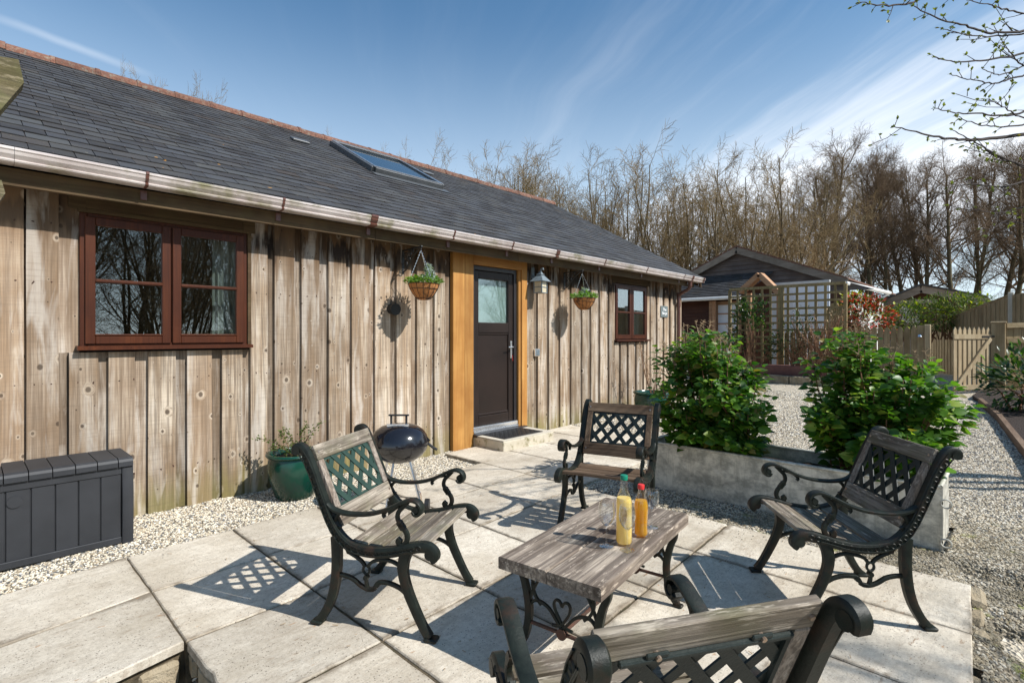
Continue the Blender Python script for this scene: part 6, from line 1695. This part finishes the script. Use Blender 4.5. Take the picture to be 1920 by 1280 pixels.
# second cabin
cb = empty('timber_cabin', (30, 3, 0)); tag(cb, 'low brown timber cabin with a shallow gable beyond the hedge', 'cabin')
CX = 29.0; ca, cl_, cr_ = atX(1727, 537, CX), atX(1650, 568, CX), atX(1852, 560, CX)
loc_build(MB().prism([(cr_.y, cr_.z - .3), (ca.y, ca.z - .2), (cl_.y, cl_.z - .2), (cl_.y, -1), (cr_.y, -1)], CX + .6, CX + .8, axis=0), 'wall', W_LODGE, cb)
for e in (cl_, cr_):
    loc_build(MB().beam(Vector((CX, ca.y, ca.z - .12)), Vector((CX, e.y, e.z - .12)), .06, .30, (0, 0, 1)), 'bargeboard', W_BARGE, cb)
    loc_build(MB().prism([(ca.y, ca.z + .05), (e.y, e.z + .05), (e.y, e.z + .12), (ca.y, ca.z + .13)], CX - .1, CX + 8, axis=0), 'roof', M_SLATE, cb)
loc_build(MB().span((CX - .02, cl_.y - .6, ca.z - .75), (CX + .05, cr_.y + 1.6, ca.z - .58)), 'tie_beam', W_BARGE, cb)
q = atX(1700, 588, CX); loc_build(MB().span((CX + .55, q.y - .4, q.z - .4), (CX + .6, q.y + .4, q.z + .4)), 'window', M_GLASS2, cb)
q = atX(1690, 575, CX); loc_build(MB().span((CX + .56, q.y - .55, q.z - 2.5), (CX + .59, q.y + 1.0, q.z + .2)), 'door', W_BARGE, cb)
# soil bed with timber edging on the right
bed = MB()
E0, E1, E2 = atX(1838, 752, 12.6), atX(1905, 764, 10.6), atX(1925, 830, 8.4)
pts_ = [(12.6, E0.y), (10.7, .18), (8.0, -.10), (5.5, -.35), (5.5, -3), (14.6, -3), (14.7, .5), (13.4, .6)]
bed.prism([(a, b_) for a, b_ in pts_][::-1], -.3, .22, axis=2)
o = bed.build('soil_bed', M_SOIL); tag(o, kind='structure')
for v in o.data.vertices:
    if v.co.z > 0: v.co.z = gz(v.co.x) + .07
for (a, b_), (c_, d_) in zip(pts_[:3], pts_[1:4]):
    o = MB().beam((a, b_, gz(a) + .045), (c_, d_, gz(c_) + .045), .06, .14).build('timber_edging', W_EDGE); tag(o, {12.6: 'far length of timber edging along the mulch bed', 10.7: 'middle length of timber edging running towards the camera at the right edge', 8.0: 'nearest length of timber edging by the right edge of the picture'}[a], 'edging board')

# ------------------------------------------------------------------ shrubs
def shrub(name, label, cat, c, rad, n, L, W, mat, seed, low=-.6, extra=(), stemmat=None, lift=.4, nst=14, clump=0):
    r_ = random.Random(seed); root = empty(name, (c[0], c[1], c[2] - rad[2])); tag(root, label, cat)
    P = []; cl_ = [(Vector((r_.gauss(0, .55), r_.gauss(0, .55), r_.gauss(0, .5)))) for _ in range(clump or 1)]
    while len(P) < n:
        if clump:
            k = r_.choice(cl_); v = k + Vector((r_.gauss(0, .22), r_.gauss(0, .22), r_.gauss(0, .22)))
        else: v = Vector((r_.gauss(0, 1), r_.gauss(0, 1), r_.gauss(0, 1))).normalized() * (r_.random() ** .35)
        if v.length > 1.15 or v.z < low: continue
        if mnoise.noise(v * 2.3 + Vector((seed, 0, 0))) < -.18: continue
        d = v.normalized() + Vector((r_.gauss(0, .5), r_.gauss(0, .5), lift + r_.gauss(0, .3)))
        P.append(((v.x * rad[0], v.y * rad[1], v.z * rad[2] + rad[2]), d))
    leaf_cloud(P, L, W, r_).build('foliage', mat, root)['kind'] = 'stuff'
    for mm, cnt, nm, LL in extra:
        Q = [(Vector(p) * 1.02 + Vector((0, 0, .02)), d) for p, d in r_.sample(P, cnt) if True]
        leaf_cloud(Q, LL, LL * .5, r_).build(nm, mm, root)['kind'] = 'stuff'
    sb_ = MB()
    for k in range(nst):
        p, d = r_.choice(P); p = Vector(p); b0 = Vector((r_.uniform(-.15, .15) * rad[0], r_.uniform(-.3, .3) * rad[1], -.1))
        sb_.tube([b0, b0.lerp(p, .5) + Vector((0, 0, .1)), p], [.02, .012, .005], 5)
    sb_.build('stems', stemmat or M_STEM, root)
    return root
q = atX(1412, 640, 14.4); shrub('climbing_shrub', 'leafy green shrub climbing the left end of the trellis', 'shrub', (14.4, q.y, 1.35), (.35, .55, 1.0), 1500, .075, .04, L_DARK, 51, clump=14)
q = atX(1500, 640, 14.5); shrub('climbing_shrub', 'thin twiggy green shrub at the middle of the trellis', 'shrub', (14.5, q.y, 1.30), (.3, .6, .8), 600, .06, .03, L_DARK, 52, clump=12, nst=30)
q = atX(1545, 620, 14.3); shrub('dry_shrub', 'dry brown twiggy shrub below the right end of the trellis', 'shrub', (14.4, q.y, 1.3), (.3, .85, .75), 900, .05, .02, M_DRY, 53, clump=14, nst=90)
q = atX(1622, 588, 18.0); shrub('pieris_shrub', 'pieris bush with red new leaves and cream blossom behind the picket fence', 'shrub', (17.6, q.y, 1.75), (.6, .80, .80), 1500, .11, .05, L_DARK, 54, extra=((L_CREAM, 450, 'cream_blossom', .08), (L_RED, 1250, 'red_leaves', .10)))
q = atX(1600, 560, 18.2); shrub('yellow_shrub', 'yellow-green shrub just right of the trellis top', 'shrub', (18.3, q.y, 2.2), (.3, .55, .5), 600, .09, .045, L_YEL, 55)
for i, (px_, py_, rr, xx) in enumerate(((1690, 592, .62, 19.5), (1730, 588, .72, 19.8), (1775, 580, .75, 20.0), (1815, 572, .6, 20.2))):
    q = atX(px_, py_, xx); shrub('conifer_shrub', ('low clipped conifer at the left end of the hedge behind the fence', 'second conifer from the left in the hedge behind the fence', 'third conifer from the left in the hedge behind the fence', 'highest conifer at the right end of the hedge, with yellow tips')[i], 'conifer', (xx, q.y, q.z - .15), (.6, rr * 1.2, rr * .85), 1500, .10, .025, L_CONI, 60 + i, extra=((L_YEL, 160, 'yellow_tips', .12),) if i in (0, 3) else (), lift=.2)
q = atX(1925, 700, 11.5); shrub('glossy_shrub', 'glossy green shrub on the mulch bed at the right edge', 'shrub', (11.5, q.y - .05, .70), (.5, .62, .55), 900, .12, .05, L_DARK, 70, low=-.9, extra=((L_BRIGHT, 60, 'pale_tips', .10),))
# dark brush under the far trees
r_ = random.Random(8); P = []
for _ in range(14000):
    y = r_.uniform(-12, 45); x = 38 + r_.uniform(-2, 4); h = 2.7 + 1.0 * mnoise.noise(Vector((y * .3, 0, 0))); z = r_.uniform(-1, h)
    P.append(((x, y, z), (r_.gauss(0, 1), r_.gauss(0, 1), r_.gauss(.3, .7))))
o = leaf_cloud(P, .55, .22, r_).build('undergrowth', mat_leaf('dark_undergrowth', (0.03, 0.028, 0.012), (0.06, 0.05, 0.022), (0.07, 0.09, 0.02), 0.9, .1)); tag(o, kind='stuff')
hl = MB(); vs = []; fs = []
for i in range(41):
    y = -200 + i * 20
    for j, (xx, zz) in enumerate(((44, -1.5), (60, 1.5), (110, 4.0), (200, 5.0))): vs.append((xx, y, zz + (1.0 * mnoise.noise(Vector((i * .4, j, 0))) if j else 0)))
for i in range(40):
    for j in range(3): a = i * 4 + j; fs.append((a, a + 1, a + 5, a + 4))
o = hl.add(vs, fs, 0, True).build('hillside', mat_noise('distant_field', (0.06, 0.075, 0.03), (0.10, 0.11, 0.045), .2, .95, 0)); tag(o, kind='structure')

# ------------------------------------------------------------------ bare trees
def grow(r_, style):
    """polylines of a bare tree about 1 unit = 1 m, returned by level"""
    out = [[], [], [], [], []]
    def limb(p, d, L, rad, lv, nseg, wob, up):
        pts = [Vector(p)]; d = Vector(d).normalized()
        for i in range(nseg):
            d = (d + Vector((r_.gauss(0, wob), r_.gauss(0, wob), r_.gauss(0, wob) + up))).normalized()
            pts.append(pts[-1] + d * (L / nseg))
        e = .25 if lv < 3 else .5
        rad_ = [rad * (1 - (1 - e) * i / nseg) for i in range(nseg + 1)]
        out[lv].append((pts, rad_)); return pts, rad_
    def kids(pts, rad_, lv, n, t0, Lf, ang, wob, up, L, rmin):
        for k in range(n):
            t = t0 + (1 - t0) * (k + r_.random()) / n; i = min(int(t * (len(pts) - 1)), len(pts) - 2); f = t * (len(pts) - 1) - i
            p = pts[i].lerp(pts[i + 1], f); d0 = (pts[i + 1] - pts[i]).normalized()
            a = r_.uniform(0, 6.28); s_ = d0.orthogonal().normalized(); s_ = Matrix.Rotation(a, 3, d0) @ s_
            an = R(r_.gauss(*ang)); d = d0 * math.cos(an) + s_ * math.sin(an)
            l = L * Lf * r_.uniform(.6, 1.15) * (1.15 - .6 * t); rr = max(rmin, rad_[i] * (.55 if lv < 3 else .6) * r_.uniform(.7, 1))
            yield p, d, l, rr
    if style == 'tall':
        H = 13.0; tp, tr_ = limb((0, 0, 0), (r_.gauss(0, .04), r_.gauss(0, .04), 1), H * .93, .19, 0, 14, .045, .02)
        for p, d, l, rr in kids(tp, tr_, 1, 31, .34, .30, (46, 15), .1, .05, H, .02):
            bp_, br_ = limb(p, d, l, min(rr, .050), 1, 7, .10, .06)
            for p2, d2, l2, r2 in kids(bp_, br_, 2, 8, .2, .46, (42, 14), .1, .05, l, .009):
                cp, cr = limb(p2, d2, l2, r2, 2, 5, .14, .05)
                for p3, d3, l3, r3 in kids(cp, cr, 3, 7, .15, .55, (46, 15), .1, 0, l2, .0066):
                    ep, er_ = limb(p3, d3, max(.35, l3), r3, 3, 4, .18, .04)
                    for p4, d4, l4, r4 in kids(ep, er_, 4, 3, .3, .6, (38, 15), .1, 0, l3, .003):
                        limb(p4, d4, max(.3, l4), .0050, 4, 2, .25, .05)
    elif style == 'shrub':
        H = 8.0
        for s__ in range(9):
            a = r_.uniform(0, 6.28); sp = r_.uniform(.05, .42)
            tp, tr_ = limb((math.cos(a) * .3, math.sin(a) * .3, 0), (math.cos(a) * sp, math.sin(a) * sp, 1), H * r_.uniform(.7, 1.05), .055, 0, 12, .07, .05)
            for p, d, l, rr in kids(tp, tr_, 1, 13, .18, .30, (40, 14), .1, .05, H, .009):
                bp_, br_ = limb(p, d, l, rr, 1, 6, .10, .09)
                for p2, d2, l2, r2 in kids(bp_, br_, 2, 7, .15, .5, (42, 15), .1, .05, l, .0055):
                    cp, cr = limb(p2, d2, max(.3, l2), r2, 2, 4, .14, .07)
                    for p3, d3, l3, r3 in kids(cp, cr, 3, 5, .15, .65, (42, 16), .1, 0, l2, .0062):
                        limb(p3, d3, max(.3, l3), .0056, 3, 3, .2, .04)
    return out
def tree_mesh(levels, lo, hi, name, mat, sides):
    """numpy tubes for all polylines of levels lo..hi"""
    V = []; Fc = []; off = 0
    for lv in range(lo, hi + 1):
        n = sides[lv]; ca = np.cos(np.arange(n) * 2 * math.pi / n); sa = np.sin(np.arange(n) * 2 * math.pi / n)
        for pts, rad in levels[lv]:
            P = np.array([tuple(p) for p in pts]); m = len(P)
            T = np.gradient(P, axis=0); T /= np.linalg.norm(T, axis=1)[:, None] + 1e-9
            ref = np.array([0.3, 0.2, 1.0]) if abs(T[0][2]) < .8 else np.array([1.0, 0.1, 0.0])
            U = np.cross(T, ref); U /= np.linalg.norm(U, axis=1)[:, None] + 1e-9; W_ = np.cross(T, U)
            Rr = np.array(rad)[:, None, None]
            ring = P[:, None, :] + Rr * (U[:, None, :] * ca[None, :, None] + W_[:, None, :] * sa[None, :, None])
            V.append(ring.reshape(-1, 3))
            i = np.arange(m - 1)[:, None] * n; k = np.arange(n)[None, :]; k2 = (k + 1) % n
            Fc.append(np.stack([i + k, i + k2, i + n + k2, i + n + k], -1).reshape(-1, 4) + off); off += m * n
    V = np.concatenate(V); Fc = np.concatenate(Fc)
    me = bpy.data.meshes.new(name); me.vertices.add(len(V)); me.vertices.foreach_set('co', V.astype('f4').ravel())
    me.loops.add(Fc.size); me.loops.foreach_set('vertex_index', Fc.astype('i4').ravel())
    me.polygons.add(len(Fc)); me.polygons.foreach_set('loop_start', (np.arange(len(Fc)) * 4).astype('i4')); me.polygons.foreach_set('loop_total', np.full(len(Fc), 4, 'i4'))
    me.polygons.foreach_set('use_smooth', np.ones(len(Fc), bool)); me.materials.append(mat); me.update(calc_edges=True)
    return me
TALL = []; SHR = []; ntri = 0
for s_ in range(3):
    lv = grow(random.Random(100 + s_), 'tall'); TALL.append((tree_mesh(lv, 0, 0, 'trunk', M_BARK, [9, 5, 4, 3, 3]), tree_mesh(lv, 1, 4, 'crown', M_TWIG, [9, 5, 4, 3, 3]), lv))
for s_ in range(3):
    lv = grow(random.Random(200 + s_), 'shrub'); SHR.append((tree_mesh(lv, 0, 0, 'trunk', M_BARK, [6, 4, 3, 3, 3]), tree_mesh(lv, 1, 3, 'crown', M_TWIGY, [6, 4, 3, 3, 3]), lv))
def budmesh(lv, r_, n, L, mat, lvl=2, spread=.1, zlo=0, zhi=99):
    P = []; src = [p for pts, _ in lv[lvl] for p in pts if zlo < p.z < zhi]
    for _ in range(n):
        p = r_.choice(src); P.append((p + Vector((r_.gauss(0, spread), r_.gauss(0, spread), r_.gauss(0, spread))), (r_.gauss(0, 1), r_.gauss(0, 1), r_.gauss(.5, .8))))
    return leaf_cloud(P, L, L * .5, r_, 1).mesh('buds', mat)
rt = random.Random(12)
BUDS = [budmesh(SHR[k][2], rt, 5200, .062, L_SPR if k else L_BUD, 3, .04) for k in range(2)]
def topz(me):
    a = np.empty(len(me.vertices) * 3, 'f4'); me.vertices.foreach_get('co', a); z = np.sort(a[2::3]); return float(z[int(len(z) * .999)])
HT = {('tall', k): topz(TALL[k][1]) for k in range(3)}; HT.update({('shrub', k): topz(SHR[k][1]) for k in range(3)})
def place_tree(kind, k, px, d, top_y, label, group, base_drop=0.0, lean=0.0, bud=None, wide=1.0, crown_mat=None):
    D_ = atD(px, 628, d); H0 = HT[(kind, k)]
    zg = gz(D_.x) - base_drop; H = (628 - top_y) / 980 * d + 1.4 - zg; s_ = H / H0
    root = empty('bare_tree', (D_.x, D_.y, zg), rt.uniform(0, 6.28)); root.scale = (s_ * wide, s_ * wide, s_)
    if lean: root.rotation_euler[0] = lean * math.cos(root.rotation_euler[2]); root.rotation_euler = (lean, 0, 0)
    tag(root, label, 'tree', group)
    src = (TALL if kind == 'tall' else SHR)[k]
    obj('trunk', src[0], root); obj('crown', src[1], root)
    if bud is not None: obj('buds', bud, root)['kind'] = 'stuff'
    return root
ords = ['first', 'second', 'third', 'fourth', 'fifth', 'sixth', 'seventh', 'eighth', 'ninth', 'tenth', 'eleventh', 'twelfth', 'thirteenth', 'fourteenth', 'fifteenth', 'sixteenth', 'seventeenth', 'eighteenth', 'nineteenth', 'twentieth', 'twenty-first', 'twenty-second', 'twenty-third', 'twenty-fourth']
TG = 'tall bare trees in the row behind the cabins'
tl = [(1556, 31, 240, 0), (1600, 33, 262, 1), (1640, 31, 285, 2), (1664, 32, 275, 0), (1700, 33, 290, 1), (1732, 31, 288, 2), (1790, 29, 262, 0), (1836, 30, 275, 1), (1868, 32, 262, 2), (1905, 30, 252, 0), (1950, 31, 250, 1), (1520, 36, 310, 2), (1620, 38, 292, 0), (1755, 37, 292, 1), (1680, 40, 300, 1), (1812, 38, 285, 2), (1578, 36, 285, 2), (1716, 35, 300, 0), (1888, 36, 285, 1)]
order = sorted(range(len(tl)), key=lambda i: tl[i][0])
for n_, i in enumerate(order):
    px_, d_, ty_, k_ = tl[i]
    place_tree('tall', k_, px_, d_, ty_, '%s tall bare tree from the left in the row behind the cabins' % ords[n_], TG, wide=rt.uniform(.8, 1.0))
SG = 'bushy bare trees behind the barn'
shl = [(872, 27, 268, 0), (935, 24, 300, 1), (985, 25, 288, 2), (1035, 23, 300, 0), (1085, 26, 292, 1), (1140, 23, 305, 2), (1180, 25, 290, 0), (1240, 24, 275, 1), (1290, 26, 300, 2), (1335, 23, 280, 0), (1385, 25, 300, 1), (1430, 24, 292, 2), (1480, 26, 268, 0), (1510, 29, 290, 1), (905, 30, 300, 2), (1110, 31, 300, 1), (1310, 31, 300, 0), (1455, 31, 290, 1)]
for n_, (px_, d_, ty_, k_) in enumerate(shl):
    place_tree('shrub', k_, px_, d_, ty_ + rt.uniform(0, 16), '%s bushy many-stemmed bare tree from the left behind the barn roof' % ords[n_], SG, base_drop=.4 + rt.uniform(0, .5), bud=BUDS[n_ % 2] if n_ % 4 != 3 else None, wide=rt.uniform(.8, 1.15))
# sparse tops peeping over the ridge
RG = 'bare treetops peeping over the barn ridge'
for n_, (px_, ty_, d_, wd) in enumerate(((268, 142, 16, .35), (300, 132, 16.5, .4), (338, 146, 16, .35), (372, 158, 17, .4), (412, 178, 17, .35), (592, 240, 18, .25), (718, 268, 20, .5), (782, 286, 21, .5))):
    place_tree('shrub', n_ % 3, px_, d_, ty_, '%s sparse twiggy treetop from the left peeping over the barn ridge' % ords[n_], RG, base_drop=.3, wide=wd)
# the leafing tree behind the gable end
D_ = atD(1010, 628, 22)
lt_ = empty('leafing_tree', (D_.x, D_.y, 0)); tag(lt_, 'small tree already in green leaf behind the right end of the barn ridge', 'tree')
lt_.scale = (1.0, 1.0, 1.03)
obj('trunk', SHR[1][0], lt_); obj('crown', SHR[1][1], lt_); obj('foliage', budmesh(SHR[1][2], rt, 6500, .10, L_SPR, 2, .12, 3.0), lt_)['kind'] = 'stuff'
# ivy on one of the tall trunks
D_ = atD(1836, 628, 29.6); P = []
for _ in range(2600):
    a = rt.uniform(0, 6.28); h = rt.uniform(0, 7); q = (.30 + .25 * mnoise.noise(Vector((h, a, 0)))) * rt.uniform(.6, 1.6)
    P.append(((q * math.cos(a), q * math.sin(a), h), (math.cos(a), math.sin(a), rt.gauss(0, .5))))
o = leaf_cloud(P, .17, .12, rt, 1).build('ivy', L_DARK, None, (D_.x, D_.y, -.3)); tag(o, 'dark ivy clothing a tall trunk near the right edge', 'ivy')

# stray grit and litter on the terrace
r_ = random.Random(21); gm = MB()
def pebble(x, y, s_, z=0):
    M = Matrix.Rotation(r_.uniform(0, 6.28), 3, 'Z') @ Matrix.Rotation(r_.uniform(-.5, .5), 3, 'X'); vs = []
    for (a, b_, c_) in ((1, 0, 0), (-1, 0, 0), (0, 1, 0), (0, -1, 0), (0, 0, 1), (0, 0, -1)):
        k = r_.uniform(.7, 1.2); vs.append(Vector((x, y, z + s_ * .5)) + M @ Vector((a * s_ * k, b_ * s_ * k * .8, c_ * s_ * .6 * k)))
    gm.add(vs, [(0, 2, 4), (2, 1, 4), (1, 3, 4), (3, 0, 4), (2, 0, 5), (1, 2, 5), (3, 1, 5), (0, 3, 5)], r_.random())
for _ in range(170):
    x = r_.uniform(-.5, 5.0); yb_ = yj(6, x) if x < 3.9 else yj(7, x); pebble(x, yb_ - abs(r_.gauss(0, .10)), r_.uniform(.003, .008))
for _ in range(90): pebble(3.88 - abs(r_.gauss(0, .12)), r_.uniform(.3, 2.6), r_.uniform(.003, .008))
for _ in range(120): x = r_.uniform(.8, 3.8); k = r_.choice([2, 3, 4, 5]); pebble(x, yj(k, x) + r_.gauss(0, .01), r_.uniform(.0025, .005), -.004)
o = gm.build('loose_grit', mat_noise('loose_grit', (0.25, 0.2, 0.14), (0.5, 0.45, 0.37), 40, .9, .1)); tag(o, kind='stuff')
lm_ = MB()
for _ in range(110):
    x, y = r_.uniform(.75, 3.8), r_.uniform(.5, 4.0); a = r_.uniform(0, 6.28); L = r_.uniform(.008, .03)
    lm_.beam((x, y, .004), (x + math.cos(a) * L, y + math.sin(a) * L, .005 + r_.uniform(0, .004)), r_.uniform(.0015, .004), .0015)
o = lm_.build('fallen_bud_scales', M_DRY); tag(o, kind='stuff')

# trees behind the camera: they show in the window glass and dapple the terrace
BG = 'bare trees across the garden, seen reflected in the windows'
for n_, (x_, y_, kd, k_, sc_) in enumerate(((-1.5, -10, 'shrub', 0, .85), (1.2, -9.0, 'shrub', 1, .85), (3.8, -10.5, 'shrub', 2, .95), (6.6, -9.5, 'shrub', 0, .85), (9.5, -11, 'shrub', 1, .95), (13, -11, 'tall', 0, .62), (17, -12, 'shrub', 2, 1.0), (21, -13, 'tall', 1, .7), (2.4, -12.5, 'tall', 2, .66), (-5, -11, 'tall', 1, .65), (25, -14, 'shrub', 1, 1.1), (.2, -13.5, 'shrub', 2, 1.0), (5.2, -13.5, 'shrub', 1, 1.05), (8.0, -13, 'shrub', 2, 1.0))):
    root = empty('bare_tree', (x_, y_, -.1), rt.uniform(0, 6.28)); root.scale = (sc_,) * 3; tag(root, '%s bare tree from the left in the mirrored row across the garden' % ords[n_], 'tree', BG)
    src = (TALL if kd == 'tall' else SHR)[k_]; obj('trunk', src[0], root); obj('crown', src[1], root)
root = empty('bare_tree', (3.6, -5.0, -.1), 1.0); root.scale = (.62,) * 3; tag(root, 'slender bare tree across the garden that dapples the terrace with shade', 'tree', None)
obj('trunk', SHR[0][0], root); obj('crown', SHR[0][1], root)
# garden fence mirrored low in the glass
gfe = empty('garden_fence', (5, -8, 0)); tag(gfe, 'dark boarded garden fence mirrored low in the window glass', 'fence')
x = -6.0
while x < 22:
    loc_build(MB().span((x, -8.02, -.1), (x + .145, -8.0, 1.15)), 'board', W_FENCE, gfe); x += .15

# ------------------------------------------------------------------ overhanging branches, upper right
ov = empty('overhanging_tree', (8.4, -3.4, 0)); tag(ov, 'budding tree whose thin branches hang into the upper right corner', 'tree')
OL = Vector((8.4, -3.4, 0)); r_ = random.Random(9)
trk = MB().tube([Vector((0, 0, -.1)), Vector((-.05, .1, 1.5)), Vector((-.2, .3, 3.0)), Vector((-.3, .4, 4.6))], [.13, .11, .085, .05], 10).build('trunk', M_BARK, ov)
ob_ = MB(); buds = []
def twig(pix, d0, d1, r0, r1, side=True, base=None):
    n = len(pix); P = [atD(px, py, d0 + (d1 - d0) * i / (n - 1)) for i, (px, py) in enumerate(pix)]
    P = [Vector(q) for q in smooth_path([tuple(p) for p in P], 6)]
    if base is not None: P = P + [P[-1].lerp(Vector(base), .5), Vector(base)]
    rr = [r0 + (r1 - r0) * i / (len(P) - 1) for i in range(len(P))]
    # tiny kinks
    P = [p + Vector((r_.gauss(0, .003), r_.gauss(0, .003), r_.gauss(0, .003))) for p in P]
    ob_.tube([p - OL for p in P], rr, 6)
    for i in range(0, len(P) - 4):
        px_ = (P[i] - Vector((0, 0, 1.4)))
        if side and r_.random() < .55:
            t = (P[max(i - 1, 0)] - P[i + 1]).normalized(); o = t.orthogonal().normalized(); o = Matrix.Rotation(r_.uniform(0, 6.28), 3, t) @ o
            L = r_.uniform(.018, .06) if r_.random() < .82 else r_.uniform(.09, .2)
            d = (t * .7 + o * .8).normalized(); q = [P[i], P[i] + d * L * .5 + Vector((0, 0, .006)), P[i] + d * L + Vector((0, 0, .02 * L / .1))]
            ob_.tube([a - OL for a in q], [max(.0022, rr[i] * .6), .002, .0018], 5)
            buds.append((q[-1] - OL, d))
            if L > .1:
                for tt in (.4, .7):
                    o2 = Matrix.Rotation(r_.uniform(0, 6.28), 3, d) @ d.orthogonal(); a = P[i].lerp(q[-1], tt); b_ = a + (d * .5 + o2).normalized() * r_.uniform(.015, .05); ob_.tube([a - OL, b_ - OL], [.0022, .0016], 4); buds.append((b_ - OL, o2))
    buds.append((P[0] - OL, (P[0] - P[1])))
B1, B0, B2 = atD(2075, 30, 3.95), atD(2080, 170, 3.95), atD(2080, 350, 3.9)
for J, tz_ in ((B1, 3.3), (B0, 2.6), (B2, 2.0)):
    a = OL + Vector((-.22, .3, tz_)); pth_ = smooth_path([tuple(a), tuple(a.lerp(J, .3) + Vector((.05, -.1, .22))), tuple(a.lerp(J, .65) + Vector((-.05, .12, .20))), tuple(J)], 7)
    P_ = [Vector(q) + Vector((r_.gauss(0, .012), r_.gauss(0, .012), r_.gauss(0, .012))) for q in pth_]
    ob_.tube([q - OL for q in P_], list(np.linspace(.05, .012, len(P_))), 8)
    for i in range(3, len(P_) - 2, 2):
        for _ in range(3):
            d = Vector((r_.gauss(0, 1), r_.gauss(0, 1), r_.gauss(.3, .6))).normalized(); L = r_.uniform(.15, .45)
            if (P_[i] + d * L).y > P_[i].y + .2 and i > len(P_) - 6: continue
            q = [P_[i], P_[i] + d * L * .5 + Vector((0, 0, .02)), P_[i] + d * L + Vector((0, 0, .06))]; ob_.tube([w_ - OL for w_ in q], [.007, .004, .002], 5); buds.append((q[-1] - OL, d))
twig([(1612, 4), (1650, 10), (1700, 8), (1740, -8), (1830, -40)], 3.4, 3.8, .0025, .012, base=B1)
twig([(1715, 12), (1760, 36), (1810, 48), (1860, 62), (1930, 58)], 3.3, 3.7, .0028, .010, base=B1)
twig([(1770, 55), (1815, 66), (1870, 68), (1930, 62)], 3.35, 3.7, .0022, .007, base=B1)
twig([(1820, 2), (1860, 10), (1900, 22), (1950, 28)], 3.3, 3.6, .0022, .007, base=B1)
twig([(1752, 108), (1790, 116), (1850, 112), (1930, 98)], 3.3, 3.6, .0024, .008, base=B0)
twig([(1880, 85), (1895, 100), (1910, 118), (1950, 140)], 3.3, 3.6, .0022, .006, base=B0)
twig([(1784, 141), (1820, 150), (1860, 156), (1890, 150), (1940, 135)], 3.3, 3.6, .0022, .007, base=B0)
twig([(1840, 128), (1870, 140), (1900, 132), (1950, 110)], 3.3, 3.6, .002, .006, base=B0)
twig([(1754, 202), (1790, 212), (1840, 214), (1890, 216), (1950, 200)], 3.2, 3.5, .0024, .008, base=B0)
twig([(1850, 185), (1880, 200), (1905, 215), (1950, 235)], 3.2, 3.5, .002, .006, base=B0)
twig([(1678, 238), (1725, 249), (1780, 260), (1840, 262), (1930, 250)], 3.1, 3.5, .0026, .013, base=B0)
twig([(1785, 244), (1830, 268), (1870, 292), (1940, 318)], 3.1, 3.5, .0022, .008, base=B2)
twig([(1800, 222), (1850, 236), (1900, 236), (1950, 226)], 3.1, 3.5, .0022, .007, base=B0)
twig([(1812, 262), (1850, 285), (1900, 306), (1950, 322)], 3.4, 3.7, .002, .007, base=B2)
twig([(1780, 352), (1830, 345), (1880, 350), (1950, 330)], 3.5, 3.8, .002, .007, base=B2)
twig([(1830, 392), (1870, 400), (1910, 390), (1950, 385)], 3.5, 3.8, .002, .006, base=B2)
twig([(1850, 440), (1885, 415), (1925, 420), (1960, 410)], 3.5, 3.8, .002, .006, base=B2)
ob_.build('branches', M_BRANCH, ov)
leaf_cloud([(Vector(p) + Vector(d).normalized() * .002 * k, Vector(d).normalized() + Vector((r_.gauss(0, .35), r_.gauss(0, .35), r_.gauss(.1, .35)))) for p, d in buds for k in range(5)], .021, .012, r_, 3).build('buds', L_BUD, ov)['kind'] = 'stuff'
